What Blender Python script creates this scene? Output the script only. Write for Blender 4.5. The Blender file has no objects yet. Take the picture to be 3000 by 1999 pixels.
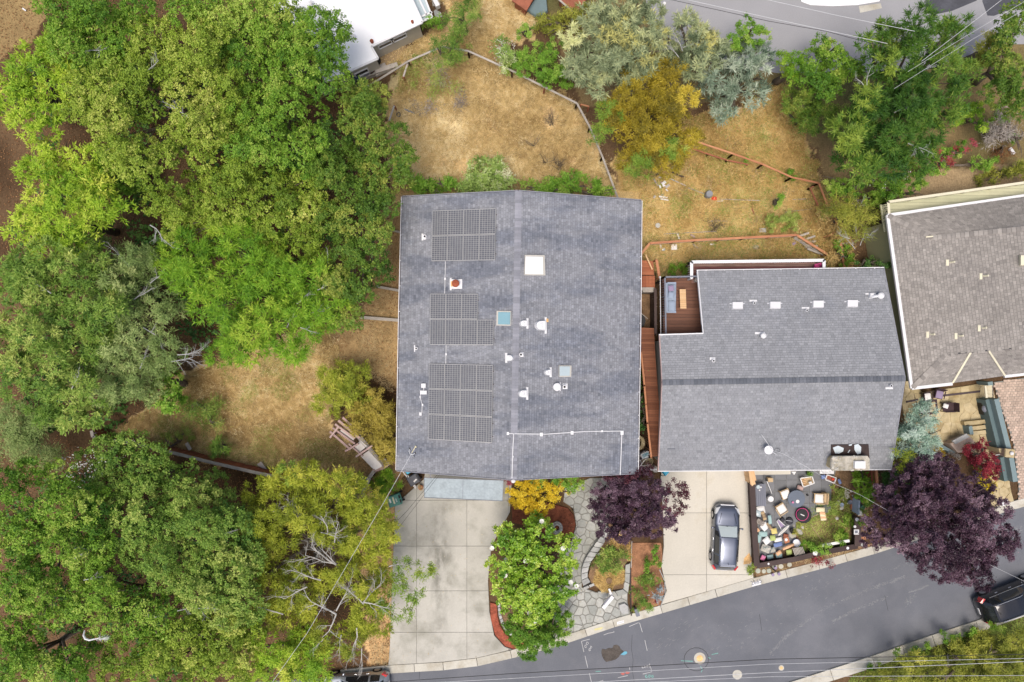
import bpy, math, random
import numpy as np
from mathutils import Vector, Matrix
R = math.radians
rnd = random.Random(7)
sc = bpy.context.scene
# ------------------------------------------------------------ camera, sky, sun, exposure
H = 50.0                      # drone height above the lots
K = 0.75/1500.0
cam_d = bpy.data.cameras.new('camera'); cam = bpy.data.objects.new('camera', cam_d)
sc.collection.objects.link(cam); sc.camera = cam
cam.location = (0, 0, H); cam.rotation_euler = (0, 0, 0)
cam_d.lens = 24; cam_d.sensor_width = 36; cam_d.sensor_fit = 'HORIZONTAL'; cam_d.clip_end = 1500
SUN_EL, SUN_AZ = 75, 200      # high veiled sun from the south-south-west
w = bpy.data.worlds.new('World'); sc.world = w; w.use_nodes = True
nt = w.node_tree; bg = nt.nodes['Background']
sky = nt.nodes.new('ShaderNodeTexSky'); sky.sky_type = 'NISHITA'; sky.sun_disc = False
sky.sun_elevation = R(SUN_EL); sky.sun_rotation = R(SUN_AZ); sky.air_density = 1.0; sky.dust_density = 5.0; sky.ozone_density = 0.6
nt.links.new(sky.outputs[0], bg.inputs[0]); bg.inputs[1].default_value = 0.12
sd = bpy.data.lights.new('sun', 'SUN'); sd.energy = 2.0; sd.angle = R(30); sd.color = (1.0, 0.93, 0.84)
so = bpy.data.objects.new('sun', sd); sc.collection.objects.link(so)
sdir = Vector((math.sin(R(SUN_AZ))*math.cos(R(SUN_EL)), math.cos(R(SUN_AZ))*math.cos(R(SUN_EL)), math.sin(R(SUN_EL))))
so.rotation_euler = sdir.to_track_quat('Z', 'Y').to_euler(); so.location = (0, 0, 90)
sc.view_settings.view_transform = 'Standard'; sc.view_settings.look = 'None'
sc.view_settings.gamma = 1.0; sc.view_settings.use_curve_mapping = False
sc.view_settings.exposure = 0.27
sc.cycles.max_bounces = 6; sc.cycles.diffuse_bounces = 3; sc.cycles.transmission_bounces = 4
sc.cycles.glossy_bounces = 2; sc.cycles.transparent_max_bounces = 6
# ------------------------------------------------------------ helpers
def P(px, py, z=0.0):
    s = (H-z)*K
    return Vector(((px-1500)*s, (999.5-py)*s, z))
ORG = {}
def props(o, label=None, cat=None, group=None, kind=None):
    if label: o['label'] = label
    if cat: o['category'] = cat
    if group: o['group'] = group
    if kind: o['kind'] = kind
    return o
def link(o):
    sc.collection.objects.link(o); return o
def root(name, loc, label, cat, group=None):
    o = bpy.data.objects.new(name, None); link(o); o.location = loc; o.empty_display_size = .3
    ORG[o] = Vector(loc); return props(o, label, cat, group)
class MB:
    def __init__(s): s.v = []; s.f = []; s.t = []
    def poly(s, pts, t=.5):
        n = len(s.v); s.v += [Vector(p) for p in pts]; s.f.append(tuple(range(n, n+len(pts)))); s.t.append(t); return s
    def prism(s, bot, top, t=.5):
        n = len(bot); b = len(s.v)
        s.v += [Vector(p) for p in bot]+[Vector(p) for p in top]
        ar = sum(top[i][0]*top[(i+1) % n][1]-top[(i+1) % n][0]*top[i][1] for i in range(n))
        fs = [tuple(b+n+i for i in range(n)), tuple(b+i for i in reversed(range(n)))]
        fs += [(b+i, b+(i+1) % n, b+n+(i+1) % n, b+n+i) for i in range(n)]
        if ar < 0: fs = [tuple(reversed(f)) for f in fs]
        s.f += fs; s.t += [t]*len(fs); return s
    def ext(s, xy, z0, z1, t=.5, inset=0.0):
        bot = [(p[0], p[1], z0) for p in xy]
        if inset:
            cx = sum(p[0] for p in xy)/len(xy); cy = sum(p[1] for p in xy)/len(xy)
            top = []
            for p in xy:
                d = math.hypot(p[0]-cx, p[1]-cy) or 1; k = max(0, 1-inset/d)
                top.append((cx+(p[0]-cx)*k, cy+(p[1]-cy)*k, z1))
        else: top = [(p[0], p[1], z1) for p in xy]
        return s.prism(bot, top, t)
    def box(s, c, d, rz=0, t=.5):
        cx, cy, cz = c; hx, hy, hz = d[0]/2, d[1]/2, d[2]/2; co, si = math.cos(rz), math.sin(rz)
        xy = [(cx+x*co-y*si, cy+x*si+y*co) for x, y in ((-hx, -hy), (hx, -hy), (hx, hy), (-hx, hy))]
        return s.ext(xy, cz-hz, cz+hz, t)
    def beam(s, a, b, w_, h_, t=.5):
        a, b = Vector(a), Vector(b); d = b-a
        if d.length < 1e-4: return s
        up = Vector((0, 0, 1)) if abs(d.normalized().z) < .95 else Vector((0, 1, 0))
        sx = d.cross(up).normalized()*w_/2; sz = sx.cross(d).normalized()*h_/2
        q = lambda p: [p-sx-sz, p+sx-sz, p+sx+sz, p-sx+sz]
        A, B = q(a), q(b); n = len(s.v); s.v += A+B
        fs = [(n, n+1, n+2, n+3), (n+7, n+6, n+5, n+4)]+[(n+i, n+4+i, n+4+(i+1) % 4, n+(i+1) % 4) for i in range(4)]
        s.f += fs; s.t += [t]*6; return s
    def tube(s, pts, rad, n=6, t=.5, cap=True):
        pts = [Vector(p) for p in pts]; rings = []
        for i, p in enumerate(pts):
            d = (pts[min(i+1, len(pts)-1)]-pts[max(i-1, 0)])
            d = d.normalized() if d.length > 1e-6 else Vector((0, 0, 1))
            up = Vector((0, 0, 1)) if abs(d.z) < .9 else Vector((1, 0, 0))
            x = d.cross(up).normalized(); y = x.cross(d)
            r = rad[i] if isinstance(rad, (list, tuple)) else rad
            b = len(s.v); s.v += [p+x*r*math.cos(2*math.pi*k/n)+y*r*math.sin(2*math.pi*k/n) for k in range(n)]; rings.append(b)
        for a, b in zip(rings, rings[1:]):
            for k in range(n):
                s.f.append((a+k, b+k, b+(k+1) % n, a+(k+1) % n)); s.t.append(t)
        if cap:
            s.f.append(tuple(rings[0]+k for k in range(n))); s.f.append(tuple(rings[-1]+k for k in reversed(range(n)))); s.t += [t, t]
        return s
    def cyl(s, c, r, h, n=16, t=.5, r2=None):
        r2 = r if r2 is None else r2
        cs = [(math.cos(2*math.pi*k/n), math.sin(2*math.pi*k/n)) for k in range(n)]
        return s.prism([(c[0]+r*x, c[1]+r*y, c[2]) for x, y in cs], [(c[0]+r2*x, c[1]+r2*y, c[2]+h) for x, y in cs], t)
    def lathe(s, c, prof, n=16, t=.5, sx=1, sy=1, rz=0):
        rings = []; co, si = math.cos(rz), math.sin(rz)
        for r, z in prof:
            b = len(s.v)
            for k in range(n):
                x = r*sx*math.cos(2*math.pi*k/n); y = r*sy*math.sin(2*math.pi*k/n)
                s.v.append(Vector((c[0]+x*co-y*si, c[1]+x*si+y*co, c[2]+z)))
            rings.append(b)
        for a, b in zip(rings, rings[1:]):
            for k in range(n): s.f.append((a+k, a+(k+1) % n, b+(k+1) % n, b+k)); s.t.append(t)
        s.f.append(tuple(rings[-1]+k for k in range(n))); s.t.append(t)
        s.f.append(tuple(rings[0]+k for k in reversed(range(n)))); s.t.append(t)
        return s
    def pillow(s, c, w_, d_, h_, rz=0, t=.5, n=8, tilt=(0, 0)):
        b = len(s.v); co, si = math.cos(rz), math.sin(rz)
        for sg in (1, -1):
            for j in range(n+1):
                for i in range(n+1):
                    u, v = 2*i/n-1, 2*j/n-1
                    pin = 1-.10*(u*u*v*v)
                    k = (max(0, 1-abs(u)**3)*max(0, 1-abs(v)**3))**.5
                    x, y = u*w_/2*(1-.06*(1-abs(v)))*pin, v*d_/2*(1-.06*(1-abs(u)))*pin
                    s.v.append(Vector((c[0]+x*co-y*si, c[1]+x*si+y*co, c[2]+sg*h_/2*k+x*tilt[0]+y*tilt[1])))
        m = (n+1)*(n+1)
        for sg in (0, 1):
            for j in range(n):
                for i in range(n):
                    q = b+sg*m+j*(n+1)+i; f = (q, q+1, q+n+2, q+n+1)
                    s.f.append(f if sg == 0 else tuple(reversed(f))); s.t.append(t)
        return s
def mesh_from(name, mb, org=(0, 0, 0)):
    me = bpy.data.meshes.new(name); o = Vector(org)
    me.from_pydata([v-o for v in mb.v], [], mb.f)
    a = me.attributes.new('tint', 'FLOAT', 'FACE'); a.data.foreach_set('value', mb.t)
    return me
def ob(name, mb, m, parent=None, label=None, cat=None, group=None, kind=None, smooth=False, loc=None):
    if parent is not None: org = ORG[parent]
    elif loc is not None: org = Vector(loc)
    else:
        xs = [v.x for v in mb.v]; ys = [v.y for v in mb.v]; zs = [v.z for v in mb.v]
        org = Vector(((min(xs)+max(xs))/2, (min(ys)+max(ys))/2, min(zs)))
    me = mesh_from(name, mb, org); me.materials.append(m)
    if smooth: me.shade_smooth()
    o = bpy.data.objects.new(name, me); link(o); ORG[o] = org
    if parent is not None:
        o.parent = parent
    else: o.location = org
    return props(o, label, cat, group, kind)
def inst(me, name, parent, loc, rz=0, scale=(1, 1, 1), rx=0, ry=0):
    o = bpy.data.objects.new(name, me); link(o); o.parent = parent
    o.location = Vector(loc)-ORG[parent]; o.rotation_euler = (rx, ry, rz); o.scale = scale; return o
def dup(o, parent=None):
    c = o.copy(); link(c); ORG[c] = ORG[o]
    if parent is not None: c.parent = parent
    for ch in list(o.children): dup(ch, c)
    return c
def place(o, loc, rz=0, sc_=1):
    o.location = loc; o.rotation_euler = (0, 0, rz); o.scale = (sc_,)*3; ORG[o] = Vector(loc); return o
def clip(sub, conv):
    """clip polygon sub (any) by convex ccw polygon conv"""
    out = list(sub)
    for i in range(len(conv)):
        a, b = conv[i], conv[(i+1) % len(conv)]
        ins = lambda p: (b[0]-a[0])*(p[1]-a[1])-(b[1]-a[1])*(p[0]-a[0]) >= 0
        src, out = out, []
        for j in range(len(src)):
            p, q = src[j], src[(j+1) % len(src)]
            ip, iq = ins(p), ins(q)
            if ip: out.append(p)
            if ip != iq:
                d1 = (b[0]-a[0])*(p[1]-a[1])-(b[1]-a[1])*(p[0]-a[0]); d2 = (b[0]-a[0])*(q[1]-a[1])-(b[1]-a[1])*(q[0]-a[0])
                k = d1/(d1-d2); out.append((p[0]+(q[0]-p[0])*k, p[1]+(q[1]-p[1])*k))
        if len(out) < 3: return []
    r = []
    for p in out:
        if not r or math.hypot(p[0]-r[-1][0], p[1]-r[-1][1]) > 1e-4: r.append(p)
    if len(r) > 2 and math.hypot(r[0][0]-r[-1][0], r[0][1]-r[-1][1]) < 1e-4: r.pop()
    return r if len(r) > 2 else []
def area(p): return .5*sum(p[i][0]*p[(i+1) % len(p)][1]-p[(i+1) % len(p)][0]*p[i][1] for i in range(len(p)))
def ccw(p): return list(p) if area(p) > 0 else list(reversed(p))
def shrink(p, d):
    """inset a ccw convex-ish polygon by d"""
    n = len(p); lines = []
    for i in range(n):
        a, b = p[i], p[(i+1) % n]; L = math.hypot(b[0]-a[0], b[1]-a[1]) or 1
        nx, ny = -(b[1]-a[1])/L, (b[0]-a[0])/L
        lines.append((a[0]+nx*d, a[1]+ny*d, b[0]-a[0], b[1]-a[1]))
    out = []
    for i in range(n):
        x1, y1, u1, v1 = lines[i-1]; x2, y2, u2, v2 = lines[i]
        den = u1*v2-v1*u2
        if abs(den) < 1e-9: out.append((x2, y2)); continue
        k = ((x2-x1)*v2-(y2-y1)*u2)/den
        q = (x1+u1*k, y1+v1*k)
        if math.hypot(q[0]-p[i][0], q[1]-p[i][1]) > d*4: q = (p[i][0]+(x2-p[i][0])*1, p[i][1]+(y2-p[i][1])*1)
        out.append(q)
    return out
def pxy(pts, z=0): return [tuple(P(x, y, z)[:2]) for x, y in pts]
def inpoly(X, Y, poly):
    r = np.zeros(X.shape, bool); n = len(poly)
    for i in range(n):
        x1, y1 = poly[i]; x2, y2 = poly[(i+1) % n]
        if y1 == y2: continue
        c = ((y1 > Y) != (y2 > Y)) & (X < (x2-x1)*(Y-y1)/(y2-y1)+x1); r ^= c
    return r
def plane_of(a, b, c):
    a, b, c = Vector(a), Vector(b), Vector(c); n = (b-a).cross(c-a).normalized()
    if n.z < 0: n = -n
    return a, n
def onp(px, py, pl, lift=0.0):
    a, n = pl; o = Vector((0, 0, H)); d = Vector(((px-1500)*K, (999.5-py)*K, -1))
    t = (a+n*lift-o).dot(n)/d.dot(n); return o+d*t
# ------------------------------------------------------------ materials
def newmat(name):
    m = bpy.data.materials.new(name); m.use_nodes = True; t = m.node_tree
    return m, t, t.nodes['Principled BSDF'], t.nodes.new('ShaderNodeNewGeometry')
def c4(c): return (c[0], c[1], c[2], 1)
def noise(t, vec, scale, detail=4, rough=.6):
    n = t.nodes.new('ShaderNodeTexNoise'); n.inputs['Scale'].default_value = scale; n.inputs['Detail'].default_value = detail
    n.inputs['Roughness'].default_value = rough; t.links.new(vec, n.inputs['Vector']); return n.outputs[0]
def ramp(t, fac, stops):
    r = t.nodes.new('ShaderNodeValToRGB'); e = r.color_ramp.elements
    while len(e) < len(stops): e.new(.5)
    for k, (p, c) in enumerate(stops): e[k].position = p; e[k].color = c4(c) if not isinstance(c, float) else (c, c, c, 1)
    t.links.new(fac, r.inputs[0]); return r.outputs[0]
def mul(t, a, b, mode='MULTIPLY', fac=1.0):
    x = t.nodes.new('ShaderNodeMix'); x.data_type = 'RGBA'; x.blend_type = mode
    if isinstance(fac, float): x.inputs[0].default_value = fac
    else: t.links.new(fac, x.inputs[0])
    for s, i in ((a, 6), (b, 7)):
        if isinstance(s, tuple): x.inputs[i].default_value = c4(s)
        else: t.links.new(s, x.inputs[i])
    return x.outputs[2]
def scaled(t, geo, s):
    m = t.nodes.new('ShaderNodeVectorMath'); m.operation = 'MULTIPLY'; m.inputs[1].default_value = s
    t.links.new(geo.outputs['Position'], m.inputs[0]); return m.outputs[0]
def M(name, ca, cb=None, rough=.8, metal=0., var=.18, sc1=1.5, sc2=18., bump=0., stretch=(1, 1, 1), stains=None, spec=.3, coat=0.):
    m, t, b, g = newmat(name); v = scaled(t, g, stretch)
    if cb is not None:
        at = t.nodes.new('ShaderNodeAttribute'); at.attribute_name = 'tint'
        col = mul(t, c4(ca)[:3], c4(cb)[:3], 'MIX', at.outputs['Fac'])
    else: col = tuple(ca)
    n1 = ramp(t, noise(t, v, sc1), [(.3, 1-var), (.7, 1+var)] if var < 1 else [(.3, .4), (.7, 1.6)])
    n2 = ramp(t, noise(t, v, sc2, 3), [(.3, 1-var*.8), (.7, 1+var*.8)])
    col = mul(t, col, n1); col = mul(t, col, n2)
    if stains:
        sc_, lo, hi, cs = stains
        f = ramp(t, noise(t, v, sc_, 6, .65), [(lo, 0.), (hi, 1.)])
        col = mul(t, col, tuple(cs), 'MULTIPLY', f)
    t.links.new(col, b.inputs['Base Color'])
    b.inputs['Roughness'].default_value = rough; b.inputs['Metallic'].default_value = metal
    b.inputs['Specular IOR Level'].default_value = spec; b.inputs['Coat Weight'].default_value = coat; b.inputs['Coat Roughness'].default_value = .08
    if bump:
        bn = t.nodes.new('ShaderNodeBump'); bn.inputs['Strength'].default_value = bump; bn.inputs['Distance'].default_value = .02
        t.links.new(noise(t, v, sc2*2, 4), bn.inputs['Height']); t.links.new(bn.outputs[0], b.inputs['Normal'])
    return m
def LM(name, c0, c1, c2, trans=.22, rough=.55, spec=.25):
    m, t, b, g = newmat(name)
    at = t.nodes.new('ShaderNodeAttribute'); at.attribute_name = 'tint'
    col = ramp(t, at.outputs['Fac'], [(.0, c0), (.5, c1), (1., c2)])
    t.links.new(col, b.inputs['Base Color']); b.inputs['Roughness'].default_value = rough; b.inputs['Specular IOR Level'].default_value = spec
    tr = t.nodes.new('ShaderNodeBsdfTranslucent'); t.links.new(col, tr.inputs[0])
    mx = t.nodes.new('ShaderNodeMixShader'); mx.inputs[0].default_value = trans
    t.links.new(b.outputs[0], mx.inputs[1]); t.links.new(tr.outputs[0], mx.inputs[2])
    t.links.new(mx.outputs[0], t.nodes['Material Output'].inputs[0]); return m
# ------------------------------------------------------------ material library
mt = {}
mt['asphalt'] = M('asphalt', (.135, .142, .162), rough=.9, var=.10, sc1=.25, sc2=14, bump=.3, stains=(.35, .45, .62, (1.16, 1.14, 1.12)))
mt['asphalt_old'] = M('asphalt_old', (.30, .30, .315), rough=.9, var=.07, sc1=.2, sc2=14, bump=.3)
mt['asphalt_new'] = M('asphalt_new', (.07, .072, .085), rough=.85, var=.12, sc1=.5, sc2=12, stains=(.4, .5, .7, (1.6, 1.6, 1.6)))
mt['concrete'] = M('concrete', (.44, .425, .38), (.485, .47, .425), rough=.85, var=.06, sc1=.5, sc2=9, bump=.2, stains=(.30, .50, .66, (.66, .66, .63)))
mt['concrete_warm'] = M('concrete_warm', (.53, .50, .43), (.58, .55, .48), rough=.85, var=.06, sc1=.4, sc2=9, bump=.2, stains=(.4, .58, .75, (.82, .78, .7)))
mt['kerb'] = M('kerb', (.46, .44, .38), (.54, .52, .46), rough=.85, var=.08, sc1=.8, sc2=8, bump=.2, stains=(.7, .5, .7, (.75, .7, .62)))
mt['flag'] = M('flagstone', (.31, .32, .30), (.45, .45, .42), rough=.8, var=.14, sc1=1.2, sc2=7, bump=.3, stains=(.6, .5, .7, (.7, .7, .66)))
mt['mortar'] = M('mortar', (.24, .235, .215), rough=.9, var=.15, sc1=1, sc2=10)
mt['stone_wall'] = M('stone_wall', (.33, .335, .33), (.47, .47, .46), rough=.85, var=.15, sc1=1.5, sc2=9, bump=.4)
mt['sandstone'] = M('sandstone', (.42, .34, .19), (.55, .46, .29), rough=.8, var=.14, sc1=.8, sc2=5, bump=.3, stains=(.7, .5, .7, (.68, .62, .5)))
mt['paver'] = M('paver', (.40, .31, .25), (.55, .42, .34), rough=.85, var=.15, sc1=1, sc2=8, bump=.2)
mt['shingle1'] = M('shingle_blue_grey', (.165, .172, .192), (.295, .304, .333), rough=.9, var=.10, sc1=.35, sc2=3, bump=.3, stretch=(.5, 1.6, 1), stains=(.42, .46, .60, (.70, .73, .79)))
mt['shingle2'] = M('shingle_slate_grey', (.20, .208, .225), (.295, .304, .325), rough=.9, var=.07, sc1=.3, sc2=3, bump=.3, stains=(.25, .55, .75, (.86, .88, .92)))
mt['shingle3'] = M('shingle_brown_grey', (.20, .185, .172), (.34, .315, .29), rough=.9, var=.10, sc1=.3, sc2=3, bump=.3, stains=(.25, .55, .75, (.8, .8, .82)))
mt['cap1'] = M('ridge_cap_light', (.21, .215, .245), (.29, .295, .335), rough=.9, var=.08)
mt['cap2'] = M('ridge_cap_dark', (.10, .11, .13), (.15, .16, .185), rough=.9, var=.08)
mt['roof_deck'] = M('roof_underlay', (.09, .09, .10), rough=.9)
mt['white'] = M('white_paint', (.70, .70, .715), rough=.6, var=.04)
mt['white_roof'] = M('white_roof_membrane', (.88, .89, .91), rough=.7, var=.02, sc1=.3, sc2=2)
mt['galv'] = M('galvanised_metal', (.62, .63, .66), rough=.45, metal=.2, var=.06)
mt['dark_brown'] = M('dark_brown_metal', (.07, .05, .055), rough=.6)
mt['black'] = M('black_plastic', (.015, .015, .018), rough=.5)
mt['beige_wall'] = M('beige_stucco', (.50, .47, .41), rough=.9, var=.06)
mt['grey_wall'] = M('grey_stucco', (.38, .38, .37), rough=.9, var=.06)
mt['olive_wall'] = M('olive_stucco', (.36, .37, .22), rough=.9, var=.07, sc1=.4)
mt['olive_deck'] = M('olive_painted_board', (.47, .47, .31), (.54, .53, .36), rough=.7, var=.05)
mt['cream'] = M('cream_paint', (.66, .62, .47), rough=.6, var=.05)
mt['glass'] = M('window_glass', (.03, .04, .05), rough=.08, spec=.6, var=.02)
mt['teal_glass'] = M('teal_skylight_glass', (.20, .36, .42), rough=.12, spec=.6, var=.04)
mt['pale_glass'] = M('pale_skylight_glass', (.42, .50, .53), rough=.15, spec=.6, var=.04)
mt['dome'] = M('white_skylight_dome', (.86, .87, .87), rough=.35, var=.01)
mt['tan_frame'] = M('tan_metal_frame', (.48, .46, .42), rough=.5, var=.05)
mt['rust'] = M('rusty_metal', (.26, .07, .035), rough=.8, var=.25, sc2=25)
mt['rust_stain'] = M('rust_stained_white', (.72, .45, .20), rough=.7, var=.25, sc1=5)
mt['cell'] = M('solar_cell', (.095, .10, .12), (.12, .125, .14), rough=.4, spec=.3, var=.05)
mt['cell_back'] = M('solar_backsheet', (.34, .345, .35), rough=.4, var=.03)
mt['alu'] = M('aluminium_frame', (.40, .40, .40), rough=.4, metal=.3, var=.04)
mt['corr'] = M('pale_blue_sheet_metal', (.29, .345, .385), rough=.55, metal=.1, var=.10, sc1=1.5, sc2=6, stretch=(1, 1, 1), stains=(1.2, .5, .7, (.85, .85, .85)))
mt['redwood'] = M('redwood_plank', (.30, .095, .045), (.42, .155, .075), rough=.7, var=.15, stretch=(1, 8, 1), sc1=1)
mt['boardwalk'] = M('boardwalk_plank', (.185, .066, .034), (.29, .115, .06), rough=.7, var=.15, stretch=(1, 8, 1), sc1=1)
mt['brown_deck'] = M('brown_deck_plank', (.135, .058, .035), (.185, .082, .05), rough=.6, var=.10, stretch=(1, 6, 1))
mt['maroon_deck'] = M('weathered_maroon_plank', (.19, .06, .06), (.30, .20, .16), rough=.8, var=.25, stretch=(1, 6, 1), sc1=1.2)
mt['orange_wood'] = M('orange_brown_rail', (.44, .185, .095), (.52, .25, .13), rough=.7, var=.12)
mt['rust_wood'] = M('red_stained_board', (.25, .085, .05), (.36, .13, .075), rough=.8, var=.2)
mt['grey_wood'] = M('weathered_grey_wood', (.33, .30, .265), (.46, .42, .38), rough=.85, var=.15, sc2=25)
mt['dark_wood'] = M('dark_brown_board', (.045, .028, .026), (.075, .05, .046), rough=.65, var=.15)
mt['pink_wood'] = M('faded_pink_beam', (.38, .26, .24), (.47, .34, .31), rough=.8, var=.14)
mt['pergola_panel'] = M('faded_white_panel', (.58, .55, .52), (.64, .61, .58), rough=.6, var=.08, stains=(1.2, .45, .7, (.84, .78, .74)))
mt['tan_wood'] = M('tan_oiled_wood', (.62, .39, .20), (.68, .45, .25), rough=.6, var=.08)
mt['rail_grey'] = M('grey_blue_rail_paint', (.17, .18, .22), rough=.5, var=.06)
mt['sofa'] = M('grey_blue_fabric', (.235, .29, .38), (.33, .39, .49), rough=.9, var=.06)
mt['mauve'] = M('mauve_fabric', (.30, .24, .36), rough=.9, var=.06)
mt['bluegrey'] = M('blue_grey_stucco', (.10, .15, .16), (.20, .27, .285), rough=.8, var=.06)
mt['bin_green'] = M('green_bin_plastic', (.075, .24, .20), (.10, .28, .235), rough=.5, var=.08)
mt['bin_grey'] = M('grey_bin_plastic', (.05, .055, .075), rough=.45, var=.08)
mt['cyan'] = M('cyan_tarp', (.06, .42, .62), rough=.5, var=.08)
mt['red'] = M('bright_red_plastic', (.70, .06, .025), rough=.5, var=.05)
mt['navy'] = M('navy_tarp', (.02, .035, .07), rough=.5, var=.3, sc1=4)
mt['terracotta'] = M('terracotta', (.42, .17, .09), rough=.8, var=.12)
mt['mulch'] = M('red_bark_mulch', (.17, .055, .03), rough=.95, var=.45, sc1=4, sc2=22, bump=1.)
mt['mulch_red'] = M('brick_red_mulch', (.31, .085, .05), rough=.95, var=.4, sc1=4, sc2=22, bump=1.)
mt['soil'] = M('bare_brown_soil', (.20, .125, .07), rough=.95, var=.35, sc1=1.5, sc2=12, bump=1.)
mt['soil_red'] = M('red_brown_soil', (.30, .15, .08), rough=.95, var=.35, sc1=2, sc2=12, bump=1.)
mt['bark'] = M('grey_brown_bark', (.11, .085, .065), (.17, .14, .11), rough=.95, var=.3, sc1=3, sc2=12)
mt['deadwood'] = M('silvery_dead_wood', (.38, .365, .34), (.50, .485, .455), rough=.9, var=.2, sc1=3)
mt['wire'] = M('pale_cable', (.55, .56, .58), rough=.5, var=.03)
mt['wire_dark'] = M('black_cable', (.03, .03, .035), rough=.5, var=.03)
mt['paint_white'] = M('worn_white_paint', (.48, .48, .48), rough=.8, var=.15, sc2=30)
mt['paint_teal'] = M('worn_teal_paint', (.17, .34, .31), rough=.8, var=.2, sc2=30)
mt['paint_red'] = M('worn_red_paint', (.45, .13, .11), rough=.8, var=.2)
mt['paint_blue'] = M('bright_blue_paint', (.14, .38, .50), rough=.7, var=.1)
mt['paint_yellow'] = M('worn_yellow_paint', (.60, .55, .28), rough=.8, var=.1)
mt['crack'] = M('crack_sealant', (.055, .055, .06), rough=.8, var=.2)
mt['scrape'] = M('pale_road_scrapes', (.20, .205, .215), rough=.9, var=.2, sc2=30)
mt['patch'] = M('damp_mud_patch', (.085, .072, .062), rough=.8, var=.3, sc1=2, sc2=10, bump=.8)
mt['fab_white'] = M('white_fabric', (.74, .73, .72), rough=.9, var=.04)
mt['fab_cream'] = M('cream_fabric', (.72, .66, .45), rough=.9, var=.04)
mt['fab_teal'] = M('pale_teal_fabric', (.30, .44, .43), (.36, .50, .50), rough=.9, var=.06)
mt['fab_green'] = M('lime_green_fabric', (.42, .50, .17), rough=.9, var=.05)
mt['fab_yellow'] = M('yellow_fabric', (.66, .55, .20), rough=.9, var=.05)
mt['fab_pink'] = M('pink_fabric', (.66, .22, .38), rough=.9, var=.08)
mt['fab_blue'] = M('blue_fabric', (.16, .22, .42), rough=.9, var=.1)
mt['peach'] = M('peach_towel', (.70, .42, .25), rough=.9, var=.08)
mt['dark_fab'] = M('dark_grey_fabric', (.05, .05, .06), rough=.9, var=.1)
mt['wicker'] = M('tan_wicker', (.46, .33, .18), (.55, .41, .25), rough=.8, var=.15, sc2=40)
mt['patio_grey'] = M('grey_patio_tile', (.155, .16, .17), (.19, .195, .21), rough=.8, var=.08)
mt['table_grey'] = M('slate_blue_table_top', (.12, .145, .19), rough=.5, var=.06)
mt['ring_pink'] = M('magenta_trim', (.55, .05, .20), rough=.6, var=.05)
mt['dark_wicker'] = M('dark_brown_wicker', (.05, .028, .032), rough=.7, var=.15, sc2=40)
mt['magenta'] = M('magenta_plastic', (.45, .04, .18), rough=.5, var=.06)
mt['rubber'] = M('tyre_rubber', (.02, .02, .022), rough=.8)
mt['rim'] = M('alloy_rim', (.45, .45, .47), rough=.3, metal=.7, var=.03)
mt['chrome'] = M('chrome_trim', (.62, .64, .68), rough=.15, metal=.9, var=.02)
mt['paint_dark'] = M('slate_metallic_car_paint', (.17, .19, .245), rough=.34, metal=.75, var=.02, coat=.6)
mt['paint_black'] = M('black_car_paint', (.012, .013, .018), rough=.12, metal=.2, var=.02, coat=1.)
mt['paint_silver'] = M('silver_car_paint', (.42, .45, .50), rough=.3, metal=.6, var=.02, coat=.5)
mt['screen'] = M('silver_windscreen_shade', (.50, .57, .57), rough=.2, metal=.1, var=.03, coat=1.)  # pale base colour stands in for sky reflected in the windscreen
mt['car_glass'] = M('dark_car_glass', (.02, .025, .03), rough=.05, spec=.8, var=.02)
mt['tail_red'] = M('red_tail_lamp', (.50, .02, .02), rough=.2, coat=1., var=.02)
mt['lamp_clear'] = M('clear_headlamp', (.60, .62, .64), rough=.15, coat=1., var=.02)
mt['rock'] = M('pale_grey_rock', (.40, .38, .33), (.52, .50, .45), rough=.9, var=.2, sc1=4, sc2=20, bump=.6)
mt['disc_stone'] = M('round_stepping_stone', (.50, .47, .38), (.40, .43, .36), rough=.9, var=.12, sc2=20)
mt['chim_top'] = M('lichened_concrete_cap', (.42, .39, .33), rough=.9, var=.25, sc1=2.5, sc2=12, bump=.8, stains=(1.5, .5, .65, (.6, .58, .5)))
mt['tar'] = M('dark_tar_flashing', (.045, .03, .028), rough=.5, var=.3, sc1=3)
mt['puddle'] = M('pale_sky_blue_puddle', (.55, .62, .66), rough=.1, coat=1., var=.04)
# leaves
L = {}
L['oak'] = LM('oak_leaf', (0.12, 0.21, 0.02), (0.29, 0.41, 0.045), (0.58, 0.6, 0.15))
L['oak_dark'] = LM('dark_oak_leaf', (0.05, 0.12, 0.018), (0.14, 0.25, 0.03), (0.42, 0.45, 0.09))
L['oak_mid'] = LM('mid_oak_leaf', (0.07, 0.18, 0.02), (0.21, 0.38, 0.035), (0.48, 0.57, 0.12))
L['lime'] = LM('lime_leaf', (0.2, 0.38, 0.03), (0.42, 0.6, 0.05), (0.68, 0.74, 0.12), trans=.3)
L['bay'] = LM('bay_leaf', (0.08, 0.18, 0.03), (0.22, 0.36, 0.055), (0.52, 0.58, 0.15))
L['bay_pale'] = LM('pale_bay_leaf', (0.13, 0.2, 0.06), (0.28, 0.39, 0.12), (0.58, 0.64, 0.27))
L['pine'] = LM('fresh_pine_needle', (0.08, 0.22, 0.018), (0.24, 0.44, 0.03), (0.56, 0.68, 0.09), trans=.28)
L['pine_dark'] = LM('dark_pine_needle', (0.025, 0.08, 0.012), (0.09, 0.2, 0.025), (0.32, 0.42, 0.06))
L['cypress'] = LM('olive_cypress_spray', (0.15, 0.2, 0.02), (0.38, 0.44, 0.04), (0.68, 0.65, 0.1))
L['cypress_dark'] = LM('green_cypress_spray', (0.09, 0.19, 0.025), (0.25, 0.38, 0.05), (0.46, 0.52, 0.09))
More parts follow.
